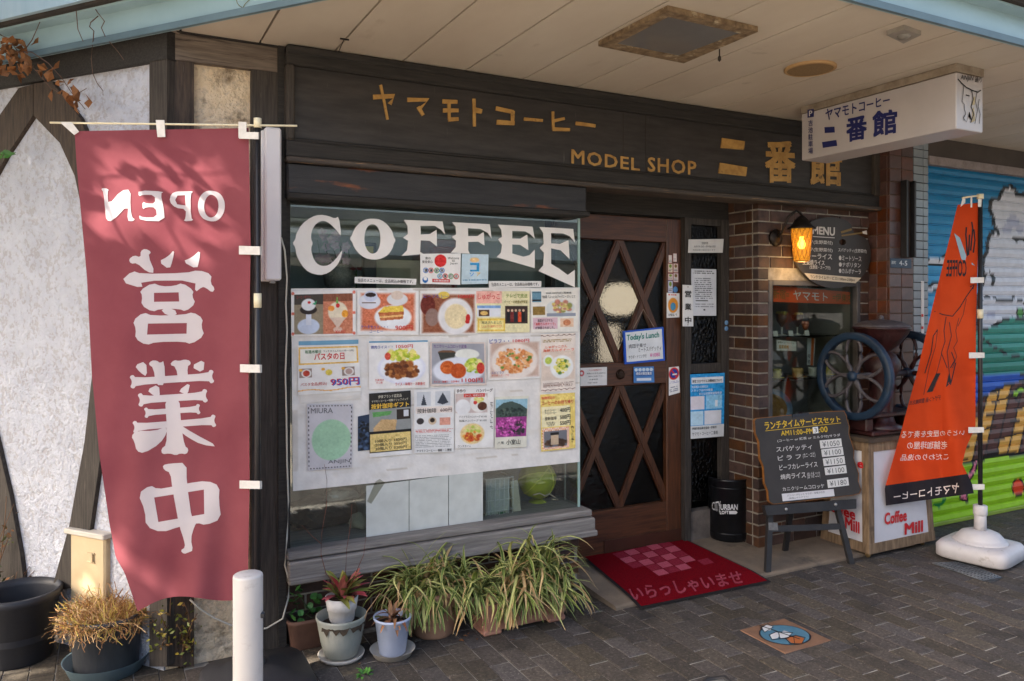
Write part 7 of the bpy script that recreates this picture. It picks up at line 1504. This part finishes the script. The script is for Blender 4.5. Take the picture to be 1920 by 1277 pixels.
# cracked grey pot holding a white pot
c = PZ(0)(640, 1232); c = Vector((c.x, c.y, 0)); R2 = .107
greyp = M('grey_green_pot', (132, 136, 128), (160, 160, 152), 7, .75, .3, 40, st=(1, 1, .4), c3=(100, 106, 98), thr=.6, s3=9)
t = pot('cracked_pot', 'cracked grey pot with chipped rim on a white saucer', c, [(R2 * .62, .012), (R2 * .7, .02), (R2 * .86, .08), (R2 * 1.0, .165), (R2 * 1.06, .185), (R2 * 1.06, .195), (R2 * 1.0, .195), (R2 * .9, .15)], greyp, soil=(R2 * .95, .15))
MB().lathe(c, [(R2 * .7, .0), (R2 * .9, .004), (R2 * .98, .022), (R2 * .94, .022), (R2 * .8, .01), (.001, .01)], 36, cap=False).build('saucer', M('saucer_white', (196, 190, 180), (180, 172, 162), 8, .6), t)
mb = MB(); pr = []
for k in range(21):
    an = -2.75 + k * .14; pr.append((an, .150 + .014 * math.sin(k * 2.3) + .008 * math.sin(k * 5.1)))
mb.add([c + Vector((R2 * (1.018 if j else .99) * math.cos(a_), R2 * (1.018 if j else .99) * math.sin(a_), z_ if j else .188)) for j in (0, 1) for a_, z_ in pr], [(i, i + 1, 21 + i + 1, 21 + i) for i in range(20)]); mb.build('crack', M('crack_dark', (70, 58, 46), (44, 38, 32), 30, .9), t)
wpm = M('white_pot', (206, 204, 204), (190, 188, 188), 30, .6, .1, 60); c2 = c + Vector((.005, .01, .16))
t = pot('red_leaf_pot', 'white flower pot of reddish rosette leaves set inside the cracked grey pot', c2, [(.05, 0), (.056, .01), (.062, .055), (.066, .056), (.074, .115), (.07, .115), (.062, .09)], wpm, 'plant', soil=(.066, .1))
def rosette(parent, c, n, L, cols, seed, wd_=.016, el_lo=.3, el_hi=1.3, droop=.12):
    r = random.Random(seed); V = []; F = []; Cc = []
    for i in range(n):
        an = r.uniform(0, 6.283); e_ = r.uniform(el_lo, el_hi); dv_ = Vector((math.cos(an) * math.cos(e_), math.sin(an) * math.cos(e_), math.sin(e_))); p = Vector(c) + Vector((r.uniform(-.02, .02), r.uniform(-.02, .02), 0)); l = L * r.uniform(.6, 1.1); b0 = len(V); col = cols[r.randrange(len(cols))]; seg = 6
        for j in range(seg + 1):
            t_ = j / seg; sd = dv_.cross(UPV).normalized() if abs(dv_.z) < .99 else Vector((1, 0, 0)); wv = wd_ * r.uniform(.8, 1.1) * math.sin(math.pi * (.12 + .84 * t_)) ; nn = sd.cross(dv_)
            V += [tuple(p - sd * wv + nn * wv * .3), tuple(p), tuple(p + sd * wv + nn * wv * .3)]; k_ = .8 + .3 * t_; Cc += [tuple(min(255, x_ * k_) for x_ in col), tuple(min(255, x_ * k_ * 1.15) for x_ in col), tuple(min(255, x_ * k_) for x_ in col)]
            p = p + dv_ * (l / seg); dv_ = (dv_ + Vector((0, 0, -droop))).normalized()
        for j in range(seg):
            for x_ in (0, 1): q_ = b0 + j * 3 + x_; F.append((q_, q_ + 1, q_ + 4, q_ + 3))
    o = colour_mesh('foliage', V, F, Cc, leafm, parent); o['kind'] = 'stuff'; return o
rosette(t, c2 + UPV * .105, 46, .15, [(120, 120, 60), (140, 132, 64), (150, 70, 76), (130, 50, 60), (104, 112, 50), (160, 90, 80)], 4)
mb = MB()
for (u0, v0, path) in ((0, 0, [(612, 1078), (602, 1040), (603, 1000), (612, 950), (613, 900), (608, 870)]), (0, 0, [(648, 1075), (650, 1030), (658, 980), (660, 945)]), (0, 0, [(603, 1020), (585, 1005), (566, 985)]), (0, 0, [(668, 1072), (682, 1040), (686, 1005)])):
    mb.tube([PY(c2.y)(u, v) for u, v in path], .0018, 5, .0008)
mb.build('twigs', M('red_twig', (110, 64, 50), None, rough=.8), t)
# pale blue pot with saucer
c = PZ(0)(736, 1228); c = Vector((c.x, c.y, 0)); t = pot('pale_blue_pot', 'pale blue pot with withered brown plant on a white saucer', c, [(.055, .012), (.06, .016), (.08, .165), (.087, .17), (.088, .18), (.08, .18), (.07, .14)], M('pale_blue_pot', (178, 188, 212), (166, 176, 200), 6, .5, .05, 30), 'plant', soil=(.075, .15))
MB().lathe(c, [(.07, 0), (.085, .004), (.1, .032), (.104, .034), (.098, .03), (.08, .01), (.001, .01)], 36, cap=False).build('saucer', MATS['saucer_white'], t)
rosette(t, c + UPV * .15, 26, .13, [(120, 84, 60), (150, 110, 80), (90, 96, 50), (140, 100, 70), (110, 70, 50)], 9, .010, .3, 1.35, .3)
mb = MB(); p0 = c + UPV * .16; mb.tube([p0, p0 + Vector((-.02, 0, .1)), p0 + Vector((-.06, 0, .13)), p0 + Vector((-.12, 0, .06)), p0 + Vector((-.13, 0, .03))], .002); mb.tube([p0 + Vector((.04, 0, 0)), p0 + Vector((.06, -.02, .05)), p0 + Vector((.085, -.02, .02)), p0 + Vector((.08, -.03, -.08))], .003); mb.build('dry_stems', M('dry_stem', (160, 130, 96), None, rough=.8), t)
# nasturtium trough in the shadow
c = PZ(0)(575, 1208); c = Vector((c.x, c.y + .02, 0)); t = pot('nasturtium_planter', 'dull square planter of round green leaves beside the timber post', c, [(.075, 0), (.08, .01), (.095, .12), (.1, .125), (.1, .14), (.09, .14)], M('dull_planter', (110, 80, 66), (92, 66, 56), 8, .7), 'plant', soil=(.09, .12), sq=6)
lm_ = bpy.data.meshes.new('round_leaf'); ang = np.linspace(0, 2 * math.pi, 17)[:-1]
lm_.from_pydata([(0, 0, -.15)] + [(math.cos(a), math.sin(a), .06 * math.sin(a * 5)) for a in ang], [], [(0, i + 1, (i + 1) % 16 + 1) for i in range(16)]); lm_.update(); lm_.materials.append(M('nasturtium_leaf', (50, 96, 44), (66, 116, 54), 30, .5, rnd=.25))
for i in range(26):
    u, v = random.uniform(545, 604), random.uniform(1100, 1168); p = PY(c.y - .06 + random.uniform(-.03, .08))(u, v); o = obj('leaf', lm_, None); par(o, t); o.location = p; o.rotation_euler = (random.uniform(.4, 1.3), random.uniform(-.5, .5), random.uniform(0, 6)); o.scale = (random.uniform(.012, .022),) * 3
mb = MB()
for i in range(10): mb.tube([c + Vector((random.uniform(-.05, .05), random.uniform(-.05, .05), .11)), PY(c.y - .03)(random.uniform(550, 600), random.uniform(1110, 1160))], .0015, 4)
mb.build('stems', MATS['stem_green'], t)
# big black pot at the left edge
c = PZ(0)(46, 1228); c = Vector((c.x, c.y, 0)) + nW * .03; R3 = .168; blackp = M('black_pot', (38, 39, 44), (46, 47, 52), 5, .5, .1, 40)
t = pot('big_black_pot', 'big black plastic pot at the left edge by the slanting wall', c, [(R3 * .78, 0), (R3 * .82, .01), (R3 * .97, .265), (R3 * 1.05, .275), (R3 * 1.06, .305), (R3 * .99, .31), (R3 * .94, .275), (R3 * .88, .1)], blackp, soil=(R3 * .9, .2))
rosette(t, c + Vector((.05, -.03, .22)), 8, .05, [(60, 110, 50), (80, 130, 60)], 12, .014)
# dry grass pot with blue saucer
c = PZ(0)(200, 1256); c = Vector((c.x, c.y, 0)); t = pot('dry_grass_pot', 'black pot of dry straw coloured grass standing in a blue-grey saucer', c, [(.125, .014), (.128, .02), (.142, .23), (.155, .235), (.157, .255), (.148, .258), (.138, .23)], M('worn_black_pot', (70, 71, 74), (54, 55, 58), 8, .42, .25, 30, st=(1, 1, .3), c3=(104, 104, 106), thr=.64, s3=9), 'plant', soil=(.14, .22))
MB().lathe(c, [(.13, 0), (.145, .004), (.168, .06), (.174, .064), (.166, .06), (.145, .014), (.001, .012)], 40, cap=False).build('saucer', M('blue_saucer', (110, 132, 142), (96, 118, 128), 6, .5, .05, 30), t)
V = []; F = []; Cc = []; r = random.Random(5)
for i in range(2400):
    a = r.uniform(0, 6.283); k = math.sqrt(r.random()) * .15; p = c + Vector((k * math.cos(a), k * math.sin(a), .22 + r.uniform(0, .02))); an = a + r.uniform(-1.2, 1.2); e_ = r.uniform(.35, 1.5); d_ = Vector((math.cos(an) * math.cos(e_), math.sin(an) * math.cos(e_), math.sin(e_))); l = r.uniform(.05, .15) * (1.15 - k * 1.5); col = [(206, 160, 104), (176, 126, 76), (222, 184, 132), (150, 104, 62), (196, 170, 80)][r.randrange(5)]; b0 = len(V); sd = d_.cross(Vector((0, 1, .1))).normalized() * r.uniform(.0008, .0018)
    for j in range(6):
        V += [tuple(p - sd), tuple(p + sd)]; Cc += [col, col]; d_ = (d_ + Vector((r.uniform(-.9, .9), r.uniform(-.9, .9), r.uniform(-.75, .4)))).normalized(); p = p + d_ * (l / 5)
    for j in range(5): F.append((b0 + j * 2, b0 + j * 2 + 1, b0 + j * 2 + 3, b0 + j * 2 + 2))
o = colour_mesh('dry_grass', V, F, Cc, leafm, t); o['kind'] = 'stuff'
# loose shrub with small yellow leaves behind the pots
def shrub(name, lab, base, tips, n, cols, seed, lw=.011, cat='plant'):
    t = thing(name, lab, cat, base); mb = MB(); V = []; F = []; Cc = []; r = random.Random(seed)
    for tip in tips:
        b = Vector(base) + Vector((r.uniform(-.05, .05), r.uniform(-.05, .05), 0)); m_ = (b + tip) / 2 + Vector((r.uniform(-.05, .05), r.uniform(-.05, .05), r.uniform(-.02, .06))); P = [b * (1 - k) ** 2 + m_ * 2 * k * (1 - k) + tip * k * k for k in np.linspace(0, 1, 9)]; mb.tube(P, .0042, 5, .0014)
        for i in range(n):
            k = r.uniform(.2, 1); p = b * (1 - k) ** 2 + m_ * 2 * k * (1 - k) + tip * k * k + Vector((r.gauss(0, .02), r.gauss(0, .02), r.gauss(0, .02))); d1 = Vector((r.uniform(-1, 1), r.uniform(-1, 1), r.uniform(-1, 1))).normalized(); d2 = d1.orthogonal().normalized(); w1 = lw * r.uniform(.6, 1.3); b0 = len(V); V += [tuple(p), tuple(p + d1 * w1 + d2 * w1 * .5), tuple(p + d1 * w1 * 2), tuple(p + d1 * w1 - d2 * w1 * .5)]; F.append((b0, b0 + 1, b0 + 2, b0 + 3)); col = cols[r.randrange(len(cols))]; Cc += [col] * 4
    mb.build('stems', M('shrub_stem', (110, 80, 56), None, rough=.8), t)
    if F: o = colour_mesh('leaves', V, F, Cc, leafm, t); o['kind'] = 'stuff'
    return t
SHP = PY(3.62); b0 = PZ(0)(335, 1245)
shrub('yellow_leaf_shrub', 'thin shrub with small yellow green leaves below the pink flag', Vector((b0.x, b0.y, 0)), [SHP(u, v) for u, v in ((300, 1150), (320, 1120), (345, 1130), (370, 1150), (330, 1170), (290, 1180), (360, 1180), (345, 1200), (310, 1200))], 26, [(130, 126, 40), (96, 104, 40), (150, 130, 50), (110, 80, 40)], 2)
b0 = PZ(0)(125, 1195); sp_ = lambda u, v: PZ(0)(u, v); BK = Pl(Vector((b0.x, b0.y, 0)), (-.4, -.9, 0))
shrub('yellow_sprig', 'small sprig with yellow leaves rising beside the meter box', Vector((b0.x, b0.y, 0)), [BK(u, v) for u, v in ((122, 1040), (130, 1060), (118, 1080), (140, 1055), (126, 1100))], 12, [(176, 150, 40), (150, 136, 44), (110, 120, 46)], 6)
b0 = PZ(0)(10, 1180); BK = Pl(Vector((b0.x, b0.y, 0)), (-.4, -.9, 0))
shrub('dry_rose_bush', 'bare thorny stems with a few dry leaves in front of the slanting wall', Vector((b0.x - .03, b0.y, 0)) + nW * .1, [BK(u, v) + nW * .1 for u, v in ((64, 936), (50, 922), (30, 985), (10, 960), (58, 985), (24, 1015), (70, 1060), (92, 1050), (102, 1058), (40, 1040), (8, 1000))], 11, [(110, 84, 50), (90, 90, 50), (150, 100, 60), (70, 76, 44)], 8, .014)
tw = PZ(0)(684, 1264); t = thing('pavement_weed', 'tiny green weed growing from the paving in front of the pale blue pot', 'weed', tw); rosette(t, tw, 16, .035, [(70, 120, 50), (90, 140, 60)], 15, .007, .1, 1.0)

fm = bpy.data.meshes.new('fallen_leaf'); fm.from_pydata([(0, 0, .001), (.5, .3, .25), (1.2, 0, .05), (.5, -.3, .1)], [], [(0, 1, 2), (0, 2, 3)]); fm.update(); fm.materials.append(M('fallen_leaf', (140, 92, 54), (100, 66, 42), 30, .8, rnd=.3))
r = random.Random(17)
for (u, v) in ((868, 1192), (880, 1186), (893, 1197), (860, 1200), (700, 1232), (676, 1243), (966, 1200), (890, 1178)):
    o = obj('fallen_leaf', fm, None); o.location = PZ(.002)(u, v); o.rotation_euler = (r.uniform(-.2, .2), r.uniform(-.2, .2), r.uniform(0, 6)); o.scale = (r.uniform(.018, .032),) * 3; tag(o, 'small dry brown leaf lying on the paving between the plant pots', 'leaf', 'dry leaves fallen between the pots')
# ================================================================== DRY VINE AT THE TOP LEFT
VP = Pl(WALL.p + nW * .12, nW); dl = bpy.data.meshes.new('dry_leaf')
dl.from_pydata([(0, 0, 0), (.5, .35, .25), (.9, .2, -.1), (1.35, 0, .3), (.9, -.3, .1), (.5, -.4, -.2), (.7, 0, -.15)], [], [(0, 1, 6), (1, 2, 6), (2, 3, 6), (3, 4, 6), (4, 5, 6), (5, 0, 6)]); dl.update(); dl.materials.append(M('dry_leaf', (150, 98, 54), (104, 66, 38), 30, .8, rnd=.35))
vn = thing('dry_vine', 'dry vine with curled brown leaves hanging under the canopy at top left', 'vine', VP(40, 120))
stems = [[(-10, 60), (15, 72), (40, 105), (70, 135), (95, 165), (125, 182), (150, 210)], [(30, 95), (60, 98), (90, 118), (115, 145), (135, 175), (160, 205)], [(12, 0), (8, 25), (0, 50)], [(45, 95), (60, 75), (72, 48), (85, 18)], [(137, -5), (143, 20), (146, 55), (156, 78)], [(165, -5), (182, 22), (196, 40), (190, 52), (198, 70), (222, 98), (232, 112)], [(184, 30), (170, 42), (168, 50), (176, 58), (174, 80), (171, 110), (174, 138), (182, 156), (193, 170), (193, 178)], [(130, 182), (148, 174), (162, 166)]]
for L in stems: MB().tube([VP(u, v, .03 * math.sin(i)) for i, (u, v) in enumerate(L)], .0026, 5, .0014).build('stem', M('vine_stem', (104, 80, 66), (84, 62, 52), 20, .8), vn)
r = random.Random(3)
for i in range(64):
    if i < 44: u, v = r.uniform(-8, 62), r.uniform(75, 145)
    else: k = r.random(); u, v = 55 + 105 * k + r.gauss(0, 8), 112 + 85 * k + r.gauss(0, 10)
    if i in (5, 6): u, v = (70, 4) if i == 5 else (83, 0)
    o = obj('leaf', dl, None); par(o, vn); o.location = VP(u, v, r.uniform(0, .06)); o.rotation_euler = (r.uniform(0, 6.3), r.uniform(0, 6.3), r.uniform(0, 6.3)); o.scale = (r.uniform(.03, .055),) * 3
gv = thing('green_sprig', 'glossy green leaves poking in at the left edge, with unseen leaves added to dapple the flag', 'leaves', VP(0, 300)); gl = bpy.data.meshes.new('green_leaf'); gl.from_pydata([(0, 0, 0), (.5, .3, .06), (1.4, 0, 0), (.5, -.3, .06)], [], [(0, 1, 2), (0, 2, 3)]); gl.update(); gl.materials.append(M('green_leaf', (54, 96, 40), (74, 122, 50), 20, .35, rnd=.2))
V = []; F = []; r = random.Random(21); c0 = FLP(300, 355) + TO_SUN * 1.45; eu = TO_SUN.cross(UPV).normalized(); ev = eu.cross(TO_SUN).normalized()  # unseen leaves added sunward of the flag to cast dappled shade on it
lf = [(0, 0), (.25, .30), (.6, .36), (1.0, .2), (1.3, 0), (1.0, -.2), (.6, -.36), (.25, -.30)]
for i in range(210):
    p = c0 + eu * r.uniform(-.55, .55) + ev * r.uniform(-.42, .42) + TO_SUN * r.uniform(-.12, .12); a = r.uniform(0, 6.283); d1 = eu * math.cos(a) + ev * math.sin(a) + TO_SUN * r.uniform(-.5, .5); d2 = (ev * math.cos(a) - eu * math.sin(a)) + TO_SUN * r.uniform(-.3, .3); s_ = r.uniform(.035, .07); b0 = len(V)
    V += [tuple(p + d1 * (x * s_) + d2 * (y * s_)) for x, y in lf]; F.append(tuple(range(b0, b0 + 8)))
o = MB().add(V, F).build('leaves', MATS['green_leaf'], gv); o['kind'] = 'stuff'
mb = MB()
for i in range(9): p = c0 + eu * r.uniform(-.6, .6) - ev * .5; mb.tube([p, p + ev * .4 + eu * r.uniform(-.2, .2), p + ev * .9 + eu * r.uniform(-.35, .35)], .006, 5, .002)
mb.build('branches', M('vine_stem', None), gv)
for i, (u, v, rz) in enumerate(((2, 285, .2), (4, 296, -.5), (-6, 302, -1.2))):
    o = obj('leaf', gl, None); par(o, gv); o.location = VP(u, v, .02); o.rotation_euler = (1.3, rz * .8, -.4); o.scale = (.05,) * 3
MB().tube([VP(-30, 270, .03), VP(-4, 290, .02), VP(2, 290, .02)], .002, 5).build('stem', MATS['vine_stem'], gv)
wv_ = MB(); ew = e0 - dv * .22
for k in range(4): wv_.tube([(ew.x + .05 * math.cos(a) * (1 - .15 * k) + .02 * k + .03, ew.y - .045 + .015 * math.sin(a * 2 + k), ZC + .02 + .03 * math.sin(a + k) ) for a in np.linspace(0, 5.6, 20)], .0016, 4)
tag(wv_.build('wire_tangle', M('wire_green', (110, 104, 50), None, rough=.6)), 'small tangle of thin wire hanging on the canopy edge', 'wire')

# ================================================================== OUT OF FRAME: STREET TREE AND HOUSES OPPOSITE
tr = thing('street_tree', 'unseen leafy street tree left of the shop front, crown shaped to shade it', 'tree', (-3.6, 6.1, 0))  # out of view; crown sized and trimmed to block sun from the front
bark = M('bark', (92, 78, 64), (66, 56, 46), 12, .9, .6, 40)
MB().tube([(-3.6, 6.1, 0), (-3.6, 6.12, 1.2), (-3.55, 6.15, 2.4), (-3.5, 6.2, 3.6), (-3.5, 6.1, 5.4)], .14, 10, .05).build('trunk', bark, tr)
mb = MB(); r = random.Random(11)
for i in range(14): a = r.uniform(0, 6.28); z0 = r.uniform(2.4, 4.2); mb.tube([(-3.55, 6.15, z0), (-3.5 + .5 * math.cos(a), 6.0 + .5 * math.sin(a), z0 + .7), (-3.5 + .8 * math.cos(a), 5.9 + .8 * math.sin(a), z0 + 1.3)], .035, 6, .01)
mb.build('limbs', bark, tr)
# gaps in the crown let sun spots through to these points
spots = [(FLP(u, v), rr_) for u, v, rr_ in ((258, 1105, .06), (165, 275, .05), (185, 325, .05), (160, 262, .035), (245, 262, .05), (290, 285, .06), (325, 300, .05), (220, 345, .045), (262, 330, .05), (300, 345, .05), (380, 262, .03), (395, 300, .05), (345, 340, .035), (210, 420, .05), (255, 425, .04), (360, 455, .045), (385, 440, .035), (200, 300, .03), (345, 520, .025), (310, 520, .025), (190, 535, .02), (258, 1110, .07), (205, 290, .025), (230, 385, .04), (410, 380, .03))]
V = []; F = []; rr2 = np.random.default_rng(4); NL = 64000
P = rr2.uniform(-1, 1, (NL * 2, 3)); P = P[(np.abs(P) ** 3.2).sum(1) < 1][:NL]; sc_ = np.array((1.35, 2.75, 2.6)); cen = np.array((-3.5, 4.3, 5.3)); P = P * sc_ + cen
low = np.where(P[:, 1] > 4.6, 2.55, 3.02) + .07 * np.sin(P[:, 1] * 3.1) + .06 * np.sin(P[:, 1] * 7.3 + P[:, 0] * 5)  # underside trimmed so sun reaches the low pots but not the wall
P = P[P[:, 2] > low]
ts = np.array(TO_SUN)
keep = np.ones(len(P), bool)
fn_ = np.array(-FWD); p0_ = np.array(FLP.p); kk_ = ((p0_ - P) @ fn_) / (ts @ fn_); QF = P + kk_[:, None] * ts; dq = QF - np.array(CAM); dd = dq @ np.array(FWD); uu = 960 + F_PX * (dq @ np.array(RGT)) / dd; vv = HOR - F_PX * dq[:, 2] / dd
on_flag = (uu > 168) & (uu < 436) & (vv > 276) & (vv < 1112)
keep &= ~((uu > 146) & (uu < 452) & (vv > 260) & (vv < 486))  # leaf-free window cut so sun reaches the upper flag
for sp0, rad in spots[:1]:
    d_ = P - np.array(sp0); al = d_ @ ts; per = np.linalg.norm(d_ - al[:, None] * ts, axis=1); keep &= (per > rad * 1.15 + .07) | (~on_flag & (rad > .001))
P = P[keep]; D1 = rr2.normal(0, 1, P.shape); D1 /= np.linalg.norm(D1, axis=1)[:, None]; D2 = np.cross(D1, rr2.normal(0, 1, P.shape)); D2 /= np.linalg.norm(D2, axis=1)[:, None]; sz = rr2.uniform(.05, .085, (len(P), 1))
Q = np.stack([P - D1 * sz, P + D2 * sz * .55, P + D1 * sz, P - D2 * sz * .55], 1).reshape(-1, 3)
me = bpy.data.meshes.new('crown'); me.from_pydata(Q.tolist(), [], [(i * 4, i * 4 + 1, i * 4 + 2, i * 4 + 3) for i in range(len(P))]); me.update(); obj('crown', me, M('tree_leaf', (70, 96, 44), (96, 118, 56), 2, .6), tr)
oh = thing('opposite_house', 'pale single storey shop house across the street', 'building', (2, -9, 0)); 
pale = M('opposite_wall', (226, 222, 214), (214, 210, 202), 2, .8); 
MB().box((-14, -13, 0), (18, -9, 3.4)).build('wall', pale, oh); MB().box((-14.2, -9.0, 2.6), (18.2, -7.7, 2.95)).build('awning', M('opposite_awning', (150, 166, 176), None, rough=.5), oh)
MB().box((-14, -8.98, 2.42), (18, -8.9, 2.58)).build('sign_band', M('opposite_band', (232, 230, 224), None, rough=.6), oh); MB().box((-14, -8.98, 3.08), (18, -8.85, 3.18)).build('gutter', MATS['opposite_band'], oh); MB().box((-14, -8.98, 3.24), (18, -8.96, 3.3)).build('shadow_gap', MATS['dark_gap'], oh); MB().box((-14.3, -13.2, 3.4), (18.3, -8.7, 3.6)).build('roof_edge', M('opposite_roof', (96, 98, 104), None, rough=.7), oh)
for k in range(8):
    x = -13 + k * 4; MB().box((x, -9.03, .3), (x + 3, -8.99, 2.4)).build('shop_window', M('opposite_glass', (40, 46, 52), None, rough=.1), oh)
for p_ in (-2.6, 5.8): tag(MB().cyl((p_, -.1 - .6, 0), (p_, -.7, 6.5), .09, .07).build('utility_pole', M('pole_concrete', (150, 148, 144), None, rough=.9)), 'grey concrete utility pole at the kerb ' + ('left' if p_ < 0 else 'right') + ' of the camera', 'pole')
bpy.data.objects.remove(_to)
